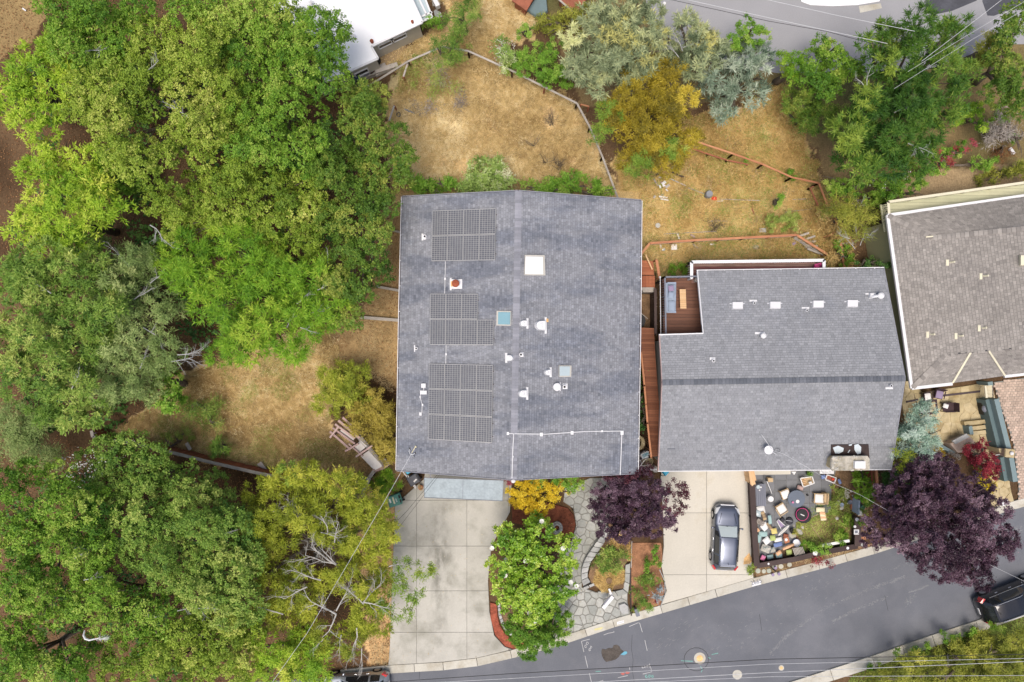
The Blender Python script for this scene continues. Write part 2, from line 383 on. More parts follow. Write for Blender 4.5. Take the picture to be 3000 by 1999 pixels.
L['magnolia'] = LM('glossy_magnolia_leaf', (0.1, 0.25, 0.02), (0.3, 0.5, 0.04), (0.64, 0.74, 0.14), rough=.35, spec=.5)
L['box'] = LM('round_bush_leaf', (0.06, 0.16, 0.015), (0.16, 0.33, 0.035), (0.36, 0.48, 0.07))
L['maple'] = LM('yellow_maple_leaf', (0.5, 0.34, 0.02), (0.78, 0.58, 0.03), (0.85, 0.72, 0.1), trans=.3)
L['plum'] = LM('purple_plum_leaf', (0.028, 0.012, 0.024), (0.095, 0.045, 0.075), (0.33, 0.22, 0.28), rough=.45, spec=.4)
L['plum_red'] = LM('reddish_plum_leaf', (.045, .012, .022), (.12, .035, .05), (.25, .10, .13))
L['acacia'] = LM('grey_green_acacia_leaf', (0.1, 0.14, 0.07), (0.34, 0.4, 0.22), (0.68, 0.7, 0.34))
L['acacia_yellow'] = LM('yellow_tipped_acacia_leaf', (0.3, 0.31, 0.12), (0.55, 0.53, 0.19), (0.75, 0.7, 0.22))
L['silver'] = LM('silver_blue_leaf', (0.06, 0.11, 0.07), (0.24, 0.32, 0.22), (0.58, 0.64, 0.5))
L['broom'] = LM('golden_broom_spray', (0.15, 0.13, 0.02), (0.42, 0.33, 0.03), (0.68, 0.54, 0.07))
L['shrub'] = LM('fresh_shrub_leaf', (0.09, 0.22, 0.02), (0.22, 0.42, 0.045), (0.48, 0.6, 0.13))
L['shrub_pale'] = LM('flowering_shrub_leaf', (0.174, 0.290, 0.058), (0.377, 0.522, 0.131), (0.750, 0.750, 0.507))
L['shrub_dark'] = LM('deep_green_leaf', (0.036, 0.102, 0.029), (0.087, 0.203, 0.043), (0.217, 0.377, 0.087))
L['juniper'] = LM('olive_juniper_spray', (0.14, 0.2, 0.02), (0.36, 0.42, 0.045), (0.66, 0.64, 0.12))
L['juniper_gold'] = LM('golden_juniper_spray', (0.22, 0.18, 0.03), (0.48, 0.4, 0.07), (0.72, 0.58, 0.18))
L['cedar'] = LM('blue_cedar_needle', (0.174, 0.290, 0.217), (0.377, 0.536, 0.420), (0.667, 0.750, 0.667))
L['scrub'] = LM('olive_scrub_leaf', (0.12, 0.15, 0.02), (0.32, 0.35, 0.05), (0.6, 0.57, 0.11))
L['straw'] = LM('dry_straw', (0.42, 0.29, 0.12), (0.74, 0.57, 0.27), (0.93, 0.81, 0.52), trans=.2, rough=.8)
L['straw_dull'] = LM('dull_straw', (0.3, 0.22, 0.11), (0.52, 0.39, 0.2), (0.72, 0.58, 0.34), trans=.2, rough=.8)
L['straw_gold'] = LM('golden_straw', (0.44, 0.29, 0.1), (0.74, 0.53, 0.21), (0.88, 0.72, 0.36), trans=.2, rough=.8)
L['green_grass'] = LM('green_weed', (0.16, 0.24, 0.04), (0.34, 0.44, 0.09), (0.58, 0.6, 0.2))
L['litter'] = LM('fallen_brown_leaf', (0.1, 0.045, 0.02), (0.22, 0.1, 0.04), (0.42, 0.24, 0.11), trans=.1, rough=.8)
L['twig'] = LM('grey_twig', (.20, .17, .15), (.33, .29, .26), (.46, .42, .38), trans=.05, rough=.9)
L['red'] = LM('crimson_leaf', (.12, .01, .02), (.30, .03, .05), (.50, .08, .10))
L['rose'] = LM('rose_red_bloom', (.30, .05, .03), (.45, .08, .12), (.60, .20, .25))
L['yellow_fl'] = LM('bright_yellow_bloom', (.55, .40, .01), (.75, .60, .02), (.80, .70, .08))
L['petal'] = LM('white_petal', (.70, .68, .60), (.80, .80, .76), (.85, .85, .84), trans=.2)
L['hosta'] = LM('broad_lime_leaf', (.10, .26, .02), (.28, .46, .05), (.50, .60, .12), trans=.28)
L['blueplant'] = LM('pale_blue_rosette', (.25, .34, .36), (.38, .46, .48), (.55, .62, .64))
# ------------------------------------------------------------ ground
def vnoise(X, Y, scale, seed):
    r = np.random.RandomState(seed); g = r.rand(400, 400)
    x = X/scale+100; y = Y/scale+100; xi = np.floor(x).astype(int); yi = np.floor(y).astype(int)
    fx = x-xi; fy = y-yi; fx = fx*fx*(3-2*fx); fy = fy*fy*(3-2*fy)
    a = g[xi % 400, yi % 400]; b = g[(xi+1) % 400, yi % 400]; c = g[xi % 400, (yi+1) % 400]; d = g[(xi+1) % 400, (yi+1) % 400]
    return (a*(1-fx)+b*fx)*(1-fy)+(c*(1-fx)+d*fx)*fy
def fbm(X, Y, scale, seed, o=4): return sum(vnoise(X, Y, scale/2**k, seed+k)/2**k for k in range(o))/sum(1/2**k for k in range(o))
FIELD = [(1150, 250), (1200, 180), (1290, 150), (1400, 165), (1540, 230), (1690, 300), (1740, 400), (1810, 575), (1790, 600), (1150, 600), (1130, 400)]
TOPF = [(1290, -20), (1500, -20), (1600, 30), (1560, 110), (1480, 130), (1500, 230), (1380, 150), (1200, 175), (1150, 200), (1240, 110), (1330, 60)]
RFIELD = [(1800, 450), (1900, 480), (2050, 330), (2150, 330), (2300, 250), (2360, 350), (2380, 480), (2420, 560), (2480, 640), (2500, 790), (1870, 800), (1870, 590), (1810, 575)]
LAWN = [(560, 1080), (700, 1040), (950, 950), (1000, 1050), (960, 1250), (1050, 1330), (1000, 1395), (870, 1402), (640, 1357), (460, 1305), (320, 1275), (420, 1210), (500, 1120)]
SIDE = [(1100, 600), (1190, 600), (1180, 1150), (1000, 1060), (900, 1010), (1060, 900)]
BED = [(1040, 1330), (1200, 1370), (1165, 1470), (1150, 1950), (1080, 1950), (1040, 1500), (850, 1330)]
OLIVEG = [(1890, 715), (2350, 690), (2430, 750), (2430, 800), (2020, 800), (2010, 815), (1920, 815)]
xs = np.concatenate([[-12000, -3000, -600], np.linspace(-120, 3120, 520), [3700, 6000, 15000]])
ys = np.concatenate([[-12000, -3000, -500], np.linspace(-120, 2120, 360), [2600, 5000, 14000]])
X, Y = np.meshgrid(xs, ys)
nz = fbm(X, Y, 90, 3); nz2 = fbm(X, Y, 26, 20); nz3 = fbm(X, Y, 260, 40)
def soft(poly, wob=28):
    xj = X+(fbm(X, Y, 40, 60)-.5)*2*wob; yj = Y+(fbm(X, Y, 40, 80)-.5)*2*wob
    return inpoly(xj, yj, poly).astype(float)
col = np.zeros(X.shape+(3,))
def mixc(a, b, t): return np.array(a)*(1-t[..., None])+np.array(b)*t[..., None]
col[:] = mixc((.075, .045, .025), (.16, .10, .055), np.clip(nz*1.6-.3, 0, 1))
def lay(poly, ca, cb, k=1.0, wob=28):
    global col
    m = (soft(poly, wob)*k)[..., None]
    col = col*(1-m)+mixc(ca, cb, np.clip((nz3*.5+nz*.35+nz2*.15)*2.6-.8, 0, 1))*m
fm0 = soft(FIELD, 5)+soft(RFIELD, 5)+soft(LAWN, 5)+soft(TOPF, 5)
grn = [(1560, -60), (3100, -60), (3100, 600), (2420, 560), (2340, 300), (1700, 320)]
lay(grn, (.10, .10, .04), (.26, .18, .09))
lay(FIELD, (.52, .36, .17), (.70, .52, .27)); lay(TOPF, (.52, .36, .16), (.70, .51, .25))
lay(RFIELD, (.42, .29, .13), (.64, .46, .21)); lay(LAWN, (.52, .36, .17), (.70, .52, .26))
lay(SIDE, (.27, .18, .09), (.52, .36, .17)); lay(BED, (.42, .24, .11), (.66, .44, .22))
lay(OLIVEG, (.32, .27, .11), (.55, .45, .20))
bare = (np.clip((nz2-.56)*7, 0, 1)*np.clip(fm0, 0, 1)*.55)[..., None]; col = col*(1-bare)+np.array((.30, .20, .11))*bare
lay([(1130, 120), (1250, 130), (1230, 160), (1000, 260), (900, 300), (1060, 220)], (.30, .22, .13), (.42, .30, .17))
lay([(1300, 130), (1190, 180), (1140, 250), (1200, 330), (1330, 330), (1370, 250)], (.28, .24, .13), (.42, .36, .20), .8)
lay([(-50, -50), (160, -50), (90, 130), (-50, 180)], (.22, .15, .07), (.34, .24, .11))
lay([(2640, 500), (3050, 470), (3050, 580), (2640, 590)], (.26, .18, .10), (.42, .31, .18))
lay([(930, 1270), (1040, 1340), (1000, 1390), (920, 1330)], (.16, .09, .05), (.28, .17, .08))
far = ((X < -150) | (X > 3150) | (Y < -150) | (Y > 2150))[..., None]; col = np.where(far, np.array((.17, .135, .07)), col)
S = H*K; GX = (X-1500)*S; GY = (999.5-Y)*S
fm = np.clip(soft(FIELD, 5)+soft(RFIELD, 5)+soft(LAWN, 5)+soft(TOPF, 5), 0, 1)
GZ = -.03+fm*(nz2-.5)*.12
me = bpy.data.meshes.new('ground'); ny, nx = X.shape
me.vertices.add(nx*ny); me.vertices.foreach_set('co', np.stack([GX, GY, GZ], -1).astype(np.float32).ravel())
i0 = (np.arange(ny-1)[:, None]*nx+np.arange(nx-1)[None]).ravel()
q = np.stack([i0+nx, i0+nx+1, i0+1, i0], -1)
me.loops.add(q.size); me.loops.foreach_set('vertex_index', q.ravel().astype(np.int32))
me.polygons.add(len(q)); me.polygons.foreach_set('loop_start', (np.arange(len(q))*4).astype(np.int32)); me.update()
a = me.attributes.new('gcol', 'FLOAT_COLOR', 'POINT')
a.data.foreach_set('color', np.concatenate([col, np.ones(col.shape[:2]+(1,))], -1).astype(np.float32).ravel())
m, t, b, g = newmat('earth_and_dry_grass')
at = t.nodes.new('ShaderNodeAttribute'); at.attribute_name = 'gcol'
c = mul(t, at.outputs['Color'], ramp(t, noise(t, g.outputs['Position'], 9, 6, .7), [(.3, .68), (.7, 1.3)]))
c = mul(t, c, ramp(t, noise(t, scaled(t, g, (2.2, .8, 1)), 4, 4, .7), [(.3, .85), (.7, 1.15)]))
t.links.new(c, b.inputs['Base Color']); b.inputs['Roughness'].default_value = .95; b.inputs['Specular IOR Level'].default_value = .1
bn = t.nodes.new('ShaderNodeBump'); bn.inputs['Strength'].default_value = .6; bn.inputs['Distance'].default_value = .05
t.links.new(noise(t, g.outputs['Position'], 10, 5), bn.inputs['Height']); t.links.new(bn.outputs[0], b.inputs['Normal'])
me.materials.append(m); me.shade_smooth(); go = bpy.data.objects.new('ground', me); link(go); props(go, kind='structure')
# ------------------------------------------------------------ roads
EDGE_N = [(1000, 1985), (1130, 1972), (1300, 1962), (1400, 1950), (1500, 1927), (1640, 1890), (1800, 1836), (1940, 1795), (2100, 1748), (2210, 1716), (2400, 1667), (2560, 1622), (2750, 1560), (2950, 1497), (3150, 1440)]
EDGE_S = [(3150, 1720), (3000, 1768), (2856, 1818), (2728, 1859), (2553, 1920), (2307, 1999), (2150, 2060)]
mb = MB(); mb.poly([P(x, y, .004) for x, y in reversed(EDGE_N+EDGE_S+[(1500, 2300), (700, 2300), (700, 2000)])])
road = ob('road', mb, mt['asphalt'], kind='structure', loc=(0, 0, 0))
def offs(pts, d):
    out = []
    for i, p in enumerate(pts):
        a, b = pts[max(i-1, 0)], pts[min(i+1, len(pts)-1)]; L_ = math.hypot(b[0]-a[0], b[1]-a[1])
        out.append((p[0]-(b[1]-a[1])/L_*d, p[1]+(b[0]-a[0])/L_*d))
    return out
def resample(pts, step):
    out = [pts[0]]; acc = 0
    for a, b in zip(pts, pts[1:]):
        L_ = math.hypot(b[0]-a[0], b[1]-a[1]); n = max(1, round(L_/step))
        out += [(a[0]+(b[0]-a[0])*k/n, a[1]+(b[1]-a[1])*k/n) for k in range(1, n+1)]
    return out
def kerb(name, edge, wpx, h, step, m, label, cat='kerb', seed=1):
    e = pxy(edge); e = resample(e, step); o = offs(e, wpx*S)
    r = root(name, (e[len(e)//2][0], e[len(e)//2][1], 0), label, cat)
    rr = random.Random(seed)
    for i in range(len(e)-1):
        q_ = ccw([e[i], e[i+1], o[i+1], o[i]]); q_ = shrink(q_, .008)
        mb = MB(); mb.ext(q_, -.05, h+rr.uniform(0, .006), rr.random(), inset=.012); ob('kerb_stone', mb, m, r)
    return r
kn = kerb('kerb', EDGE_N, 24, .13, 2.6, mt['kerb'], 'long pale concrete kerb along the north side of the lower road')
ks = kerb('kerb', list(reversed([(3150, 1720), (3000, 1768), (2856, 1818), (2728, 1859), (2553, 1920), (2307, 1999), (2150, 2060)])), -34, .11, 2.8, mt['kerb'], 'wide weathered concrete kerb below the scrub in the southeast corner', seed=4)
# upper road
mb = MB(); mb.poly([P(x, y, .004) for x, y in reversed([(1880, -120), (3300, -120), (3300, 130), (2940, 130), (2700, 210), (2280, 215), (2060, 180), (1900, 70)])])
ob('upper_road', mb, mt['asphalt_old'], kind='structure', loc=(0, 0, 0))
mb = MB(); mb.poly([P(x, y, .010) for x, y in reversed([(2708, -60), (2712, 24), (2720, 40), (2740, 43), (2790, 32), (2862, 2), (2875, -60)])])
mb.poly([P(x, y, .010) for x, y in reversed([(2877, -60), (2878, 5), (2893, 46), (2912, 47), (2960, 28), (3080, -10), (3080, -60)])])
ob('asphalt_patch', mb, mt['asphalt_new'], kind='structure', loc=(0, 0, 0))
mb = MB(); mb.ext(ccw(pxy([(2345, -60), (2347, 6), (2375, 16), (2440, 19), (2510, 16), (2575, 5), (2600, -60)])), 0, .06)
ob('pale_driveway_apron', mb, mt['white_roof'], kind='structure')
mb = MB(); mb.poly([P(x, y, .010) for x, y in reversed([(2516, 18), (2580, 10), (2584, 24), (2520, 38)])])
ob('asphalt_patch', mb, mt['kerb'], kind='structure', loc=(0, 0, 0))
def paint(name, m, lines, wpx=1.8, z=.009):
    mb = MB()
    for ln in lines:
        e = [tuple(P(x, y, z)[:2]) for x, y in ln]; a_ = offs(e, wpx*S/2); b_ = offs(e, -wpx*S/2)
        for i in range(len(e)-1): mb.poly([(*b_[i], z), (*b_[i+1], z), (*a_[i+1], z), (*a_[i], z)], rnd.random())
    return mb
def blotch(mb, cx, cy, rx, ry, z=.009, rot=0, n=14, jag=.18, seed=0):
    r = random.Random(seed); pts = []
    for k in range(n):
        a_ = -2*math.pi*k/n; q_ = 1+r.uniform(-jag, jag); x, y = rx*q_*math.cos(a_), ry*q_*math.sin(a_)
        pts.append(P(cx+x*math.cos(rot)-y*math.sin(rot), cy+x*math.sin(rot)+y*math.cos(rot), z))
    mb.poly(list(reversed(pts)) if area([(p.x, p.y) for p in pts]) < 0 else pts, r.random())
mk = lambda px, py: (1690+px/7.504, 1790+py/7.5)      # from a close-up of the survey marks
wl = [[mk(100, 670), mk(155, 905)], [mk(100, 670), mk(285, 620)], [mk(180, 990), mk(240, 1250)], [mk(275, 1370), mk(320, 1568)],
      [mk(590, 530), mk(700, 490), mk(780, 478), mk(830, 462), mk(800, 450)], [mk(1150, 345), mk(1340, 265), mk(1380, 265), mk(1440, 470)],
      [mk(1495, 645), mk(1545, 875)], [mk(900, 1470), mk(1120, 1422)], [mk(1597, 1160), mk(1650, 1340), mk(1450, 1390)],
      [mk(1160, 1240), mk(1165, 1300)], [mk(440, 1568), mk(580, 1530)]]
def marks(name, m, lines, wpx, label):
    rt = root(name, P(*lines[0][0]), label, 'road marking')
    for ln in lines: ob('paint_stroke', paint('s', m, [ln], wpx), m, rt)
def glyphs(cx, cy, n, s, ang, seed):
    r = random.Random(seed); out = []
    for k in range(n):
        ox, oy = cx+k*s*1.1*math.cos(ang), cy+k*s*1.1*math.sin(ang)
        pts = [(ox+s*.4*math.cos(a_)*r.uniform(.6, 1.1), oy+s*.6*math.sin(a_)*r.uniform(.6, 1.1)) for a_ in [j*1.1+k for j in range(6)]]
        out.append(pts)
    return out
wl += glyphs(mk(190, 780)[0], mk(190, 780)[1], 2, 9, -1.0, 3)+glyphs(mk(280, 850)[0], mk(280, 850)[1], 2, 7, -1.0, 5)+glyphs(mk(1450, 1240)[0], mk(1450, 1240)[1], 4, 6, -.2, 8)
marks('survey_paint_marks', mt['paint_white'], wl, 1.5, 'white sprayed survey lines, brackets and numbers on the road near the path')
tl = glyphs(mk(1530, 1440)[0], mk(1530, 1440)[1], 3, 8, 0, 9)+[[(1995, 1936), (2010, 1937), (2030, 1938)], [(2085, 1918), (2104, 1914)], [(2052, 1952), (2058, 1962), (2054, 1970)], [(2075, 1926), (2082, 1930)], [(1745, 1968), (1760, 1967)]]
marks('teal_paint_marks', mt['paint_teal'], tl, 2.6, 'faded teal utility scribbles sprayed round the manhole and road centre')
mb = MB(); blotch(mb, mk(1010, 1385)[0], mk(1010, 1385)[1], 6, 3.5, seed=1); blotch(mb, mk(1110, 1360)[0], mk(1110, 1360)[1], 6, 4, seed=2)
ob('red_paint_mark', mb, mt['paint_red'], label='two small faded red paint blotches between the power cables', cat='road marking', loc=(0, 0, 0))
mb = MB(); mb.poly([P(x, y, .022) for x, y in [mk(960, 960), mk(1030, 975), mk(1090, 950), mk(1110, 920), mk(1090, 890), mk(1040, 895)]])
ob('blue_paint_mark', mb, mt['paint_blue'], label='bright blue utility mark at the edge of the muddy road patch', cat='road marking', loc=(0, 0, 0))
mb = MB(); pp = [mk(545, 830), mk(620, 845), mk(690, 810), mk(780, 810), mk(810, 745), mk(880, 735), mk(940, 770), mk(965, 830), mk(1040, 890), mk(1000, 935), mk(960, 960), mk(930, 1020), mk(850, 1080), mk(740, 1110), mk(640, 1130), mk(590, 1080), mk(545, 990), mk(530, 900)]
mb.ext(ccw(pxy(pp)), -.02, .018, inset=.04); ob('mud_patch', mb, mt['patch'], kind='structure')
# street number boxes
mb = MB(); mb.poly([P(*q_, .14) for q_ in [mk(885, 305), mk(1040, 262), mk(1035, 205), mk(878, 245)]])
nb = ob('number_plate', mb, mt['white'], label='white painted house number box on the kerb below the flagstones', cat='road marking')
mb = paint('n', mt['black'], [[mk(905+k*32, 275-k*9), mk(925+k*32, 262-k*9)] for k in range(4)], 1.2, .146); ob('digit', mb, mt['rail_grey'], nb)
nbk = lambda px, py: (2190+px/11.765, 1640+py/11.765)
mb = MB(); mb.poly([P(*q_, .14) for q_ in [nbk(165, 935), nbk(470, 850), nbk(455, 710), nbk(150, 800)]])
nb = ob('number_plate', mb, mt['white'], label='white painted box with number 2665 on the kerb beside the cream driveway', cat='road marking')
fc = bpy.data.curves.new('digits', 'FONT'); fc.body = '2665'; fc.size = .42; fc.align_x = 'CENTER'; fc.align_y = 'CENTER'; fc.extrude = .002; fc.materials.append(mt['rail_grey'])
fo = bpy.data.objects.new('n', fc); link(fo); bpy.context.view_layer.update(); nm_ = bpy.data.meshes.new_from_object(fo); bpy.data.objects.remove(fo); nm_.materials.clear(); nm_.materials.append(mt['rail_grey']); fo = bpy.data.objects.new('house_number', nm_); link(fo); fo.parent = nb; fo.location = P(2216, 1706, .147)-ORG[nb]; fo.rotation_euler = (0, 0, R(15))
mb = MB(); blotch(mb, mk(475, 395)[0], mk(475, 395)[1], 13, 3.4, z=.142, rot=-.22, seed=6)
ob('yellow_paint_mark', mb, mt['paint_yellow'], label='worn yellow paint dash on the kerb below the flagstones', cat='road marking')
mb = paint('c', mt['crack'], [[(2040+36*math.cos(a_*.35)*1.0, 1932+34*math.sin(a_*.35)) for a_ in range(19)]], 1.8); 
ob('crack_ring', mb, mt['crack'], kind='structure', loc=(0, 0, 0))
mb = paint('c', mt['crack'], [[(1852, 1860), (1850, 1900), (1855, 1935), (1852, 1960), (1858, 1999)], [(2225, 1800), (2232, 1850)], [(2592, 1745), (2602, 1790)], [(1230, 1950), (1228, 1990)]], 1.1)
ob('road_crack', mb, mt['crack'], kind='structure', loc=(0, 0, 0))
def manhole(px, py, r, lab, rusty):
    rt = root('manhole_cover', P(px, py, .004), lab, 'manhole')
    ob('collar', MB().cyl(P(px, py, .0), r*S, .010, 28), mt['kerb'], rt)
    ob('cover', MB().cyl(P(px, py, .0), r*.55*S, .018, 24), mt['rust_stain'] if rusty else mt['concrete'], rt)
manhole(2050, 1929, 17, 'manhole with rusty lid and pale concrete collar inside a ring of sealant', True)
manhole(2160, 1977, 14, 'plain pale round manhole between the white power cables', False)
manhole(2289, 1957, 8, 'small rust brown valve cover on the lower road', True)
# scrapes on the road
mb = MB(); r_ = random.Random(12)
def arc(pts, n, spread, lmin, lmax):
    for k in range(n):
        t_ = r_.random()*(len(pts)-1.001); i = int(t_); f = t_-i
        x = pts[i][0]+(pts[i+1][0]-pts[i][0])*f+r_.gauss(0, spread); y = pts[i][1]+(pts[i+1][1]-pts[i][1])*f+r_.gauss(0, spread)
        an = math.atan2(pts[i+1][1]-pts[i][1], pts[i+1][0]-pts[i][0])+r_.gauss(0, .15)
        l_ = r_.uniform(lmin, lmax)/2; w_ = r_.uniform(.4, 1.1)
        c_, s_ = math.cos(an), math.sin(an); zz = .0055+len(mb.f)*1.5e-6
        mb.poly([P(x+a_*c_-b_*s_, y+a_*s_+b_*c_, zz) for a_, b_ in ((-l_, w_), (l_, w_*.6), (l_*1.1, -w_*.5), (-l_, -w_))], r_.random())
arc([(2255, 1915), (2320, 1850), (2420, 1780), (2550, 1725), (2650, 1690)], 420, 3, 1, 6)
arc([(2440, 1820), (2500, 1790), (2600, 1750)], 160, 2.5, 1, 6)
arc([(2380, 1730), (2480, 1690), (2600, 1668), (2720, 1640)], 90, 4, 1, 6)
arc([(2665, 1735), (2700, 1725), (2725, 1712)], 60, 1, 2, 8); arc([(2655, 1770), (2680, 1745)], 60, 5, 1, 5)
arc([(2930, 1580), (2990, 1550)], 80, 8, 2, 8); arc([(1930, 1895), (1990, 1850), (2050, 1800)], 40, 20, 2, 14); arc([(2080, 1905), (2250, 1800), (2400, 1700)], 120, 35, 2, 10)
ob('road_scrapes', mb, mt['scrape'], kind='stuff', loc=(0, 0, 0), label='pale scattered scrape marks along the lower road surface', cat='scrapes')
# tyre grime down the middle lane of the concrete driveway
t_ = mt['concrete'].node_tree; b_ = t_.nodes['Principled BSDF']; src_ = b_.inputs['Base Color'].links[0].from_socket; g_ = t_.nodes.new('ShaderNodeNewGeometry')
vm = t_.nodes.new('ShaderNodeVectorMath'); vm.operation = 'MULTIPLY_ADD'; vm.inputs[1].default_value = (.62, .10, 0); vm.inputs[2].default_value = (5.25*.62, 16.5*.10, 0); t_.links.new(g_.outputs['Position'], vm.inputs[0])
ln_ = t_.nodes.new('ShaderNodeVectorMath'); ln_.operation = 'LENGTH'; t_.links.new(vm.outputs[0], ln_.inputs[0])
m1 = ramp(t_, ln_.outputs['Value'], [(.15, 1.), (.75, 0.)]); m2 = ramp(t_, noise(t_, scaled(t_, g_, (1.1, .5, 1)), 1.1, 6, .65), [(.40, 0.), (.62, 1.)])
t_.links.new(mul(t_, src_, (.50, .50, .48), 'MULTIPLY', mul(t_, m1, m2)), b_.inputs['Base Color'])
# ------------------------------------------------------------ driveways and paths
def slabs(name, poly, xsp, ysp, z, m, gap=.012, part='slab'):
    base = ccw(pxy(poly)); mb = MB(); mb.ext(base, -.05, z-.035)
    o = ob(name, mb, mt['mortar'], kind='structure')
    rr = random.Random(len(poly))
    for i in range(len(xsp)-1):
        for j in range(len(ysp)-1):
            cell = ccw(pxy([(xsp[i], ysp[j]), (xsp[i+1], ysp[j]), (xsp[i+1], ysp[j+1]), (xsp[i], ysp[j+1])]))
            q_ = clip(base, cell)
            if q_ and abs(area(q_)) > .05:
                s_ = MB(); s_.ext(shrink(ccw(q_), gap), -.04, z+rr.uniform(-.002, .002), rr.random(), inset=.006); ob(part, s_, m, o)
    return o
slabs('concrete_driveway', [(1158, 1475), (1190, 1450), (1243, 1402), (1250, 1340), (1490, 1345), (1500, 1400), (1494, 1500), (1440, 1600), (1430, 1700), (1434, 1790), (1448, 1860), (1478, 1893), (1500, 1902), (1400, 1926), (1300, 1938), (1138, 1948), (1142, 1900)],
      [1100, 1221, 1368, 1490, 1600], [1300, 1465, 1599, 1730, 1851, 1990], .10, mt['concrete'])
slabs('cream_driveway', [(1935, 1360), (2203, 1360), (2200, 1480), (2200, 1640), (2207, 1695), (2100, 1724), (1935, 1771), (1952, 1730), (1946, 1700), (1937, 1660), (1944, 1600), (1940, 1480)],
      [1900, 2069, 2230], [1300, 1502, 1683, 1900], .10, mt['concrete_warm'])
def voronoi(name, poly, n, z, m, seed, gap=.025, part='flagstone', zvar=.01, base=True, basem='mortar', parent=None):
    pl = ccw(pxy(poly)); rr = random.Random(seed)
    xs_ = [p[0] for p in pl]; ys_ = [p[1] for p in pl]; x0, x1, y0, y1 = min(xs_), max(xs_), min(ys_), max(ys_)
    A = (x1-x0)*(y1-y0); tot = int(n*A/abs(area(pl))); stp = math.sqrt(A/tot); pts = []
    for i in range(int((x1-x0)/stp)+2):
        for j in range(int((y1-y0)/stp)+2):
            pts.append((x0+(i-.5+rr.uniform(-.42, .42))*stp+(j % 2)*stp*.4, y0+(j-.5+rr.uniform(-.42, .42))*stp))
    if parent is None:
        mb = MB(); mb.ext(pl, -.05, z-.03); o = ob(name, mb, mt[basem], kind='structure')
    else: o = parent
    for k, p in enumerate(pts):
        cell = [(p[0]-3*stp, p[1]-3*stp), (p[0]+3*stp, p[1]-3*stp), (p[0]+3*stp, p[1]+3*stp), (p[0]-3*stp, p[1]+3*stp)]
        for q_ in pts:
            d = math.hypot(q_[0]-p[0], q_[1]-p[1])
            if q_ is p or d > 5*stp or d < 1e-6: continue
            mx, my = (p[0]+q_[0])/2, (p[1]+q_[1])/2; ux, uy = (q_[0]-p[0])/d, (q_[1]-p[1])/d
            a_ = (mx-uy*9, my+ux*9); b_ = (mx+uy*9, my-ux*9)
            # keep side containing p
            cell = clip(cell, [b_, a_, (a_[0]-ux*30, a_[1]-uy*30), (b_[0]-ux*30, b_[1]-uy*30)]) if cell else []
            if not cell: break
        if not cell: continue
        c_ = clip(pl, ccw(cell))
        if c_ and abs(area(c_)) > .015:
            s_ = MB(); s_.ext(shrink(ccw(c_), gap), -.02, z+rr.uniform(-zvar, zvar), rr.random(), inset=.012); ob(part, s_, m, o)
    return o
PATH = [(1655, 1430), (1730, 1400), (1790, 1400), (1790, 1520), (1768, 1570), (1735, 1620), (1705, 1680), (1704, 1720), (1745, 1735), (1800, 1735), (1838, 1730), (1838, 1765), (1850, 1806), (1800, 1822), (1690, 1854), (1560, 1892), (1560, 1820), (1640, 1700), (1640, 1620), (1672, 1590), (1688, 1540), (1680, 1490), (1650, 1470)]
voronoi('flagstone_path', PATH, 120, .07, mt['flag'], 5)
# ------------------------------------------------------------ houses
def lerp(a, b, t): return Vector(a)+(Vector(b)-Vector(a))*t
def shingles(name, quad, n, tab, m, parent, seed=1, rise=.012, keep=None):
    """quad = eave0, eave1, ridge1, ridge0 ; n courses ; tab width in metres"""
    e0, e1, r1, r0 = [Vector(q) for q in quad]; nv = (e1-e0).cross(r0-e0).normalized()
    if nv.z < 0: nv = -nv
    rr = random.Random(seed); mb = MB()
    for i in range(n):
        ta, tb = i/n, min(1, (i+1.25)/n)
        a0, a1 = lerp(e0, r0, ta), lerp(e1, r1, ta); b0, b1 = lerp(e0, r0, tb), lerp(e1, r1, tb)
        Lr = (a1-a0).length; k = max(1, round(Lr/tab)); off = rr.random()*.9
        us = [0]+[min(1, max(0, (j+off+rr.uniform(-.18, .18))/k)) for j in range(k)]+[1]
        us = sorted(set(us))
        for u0, u1 in zip(us, us[1:]):
            if (u1-u0)*Lr < .02: continue
            if keep:
                cc = lerp(lerp(a0, a1, (u0+u1)/2), lerp(b0, b1, (u0+u1)/2), .5)
                if not inpoly(np.array([cc.x]), np.array([cc.y]), keep)[0]: continue
            g = .006/Lr
            h1 = nv*(rise+.004+rr.uniform(0, .006)); h0 = nv*.004
            p0, p1 = lerp(a0, a1, u0+g)+h1, lerp(a0, a1, u1-g)+h1; q0, q1 = lerp(b0, b1, u0+g)+h0, lerp(b0, b1, u1-g)+h0
            t_ = min(1, max(0, rr.gauss(.55, .19)+(.3 if rr.random() < .05 else 0)))
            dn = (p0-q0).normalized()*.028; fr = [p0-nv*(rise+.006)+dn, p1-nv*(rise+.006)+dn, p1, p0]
            tp = [p0, p1, q1, q0]
            if (p1-p0).cross(q0-p0).z < 0: tp.reverse(); fr.reverse()
            mb.poly(tp, t_); mb.poly(fr, 0)  # cut edge tinted darkest, doubling as a painted course shadow line
    return ob(name, mb, m, parent, kind='stuff')
def slab_roof(name, pts, thick, m, parent):
    pts = [Vector(p) for p in pts]
    if area([(p.x, p.y) for p in pts]) < 0: pts.reverse()
    return ob(name, MB().prism([p-Vector((0, 0, thick)) for p in pts], pts), m, parent)
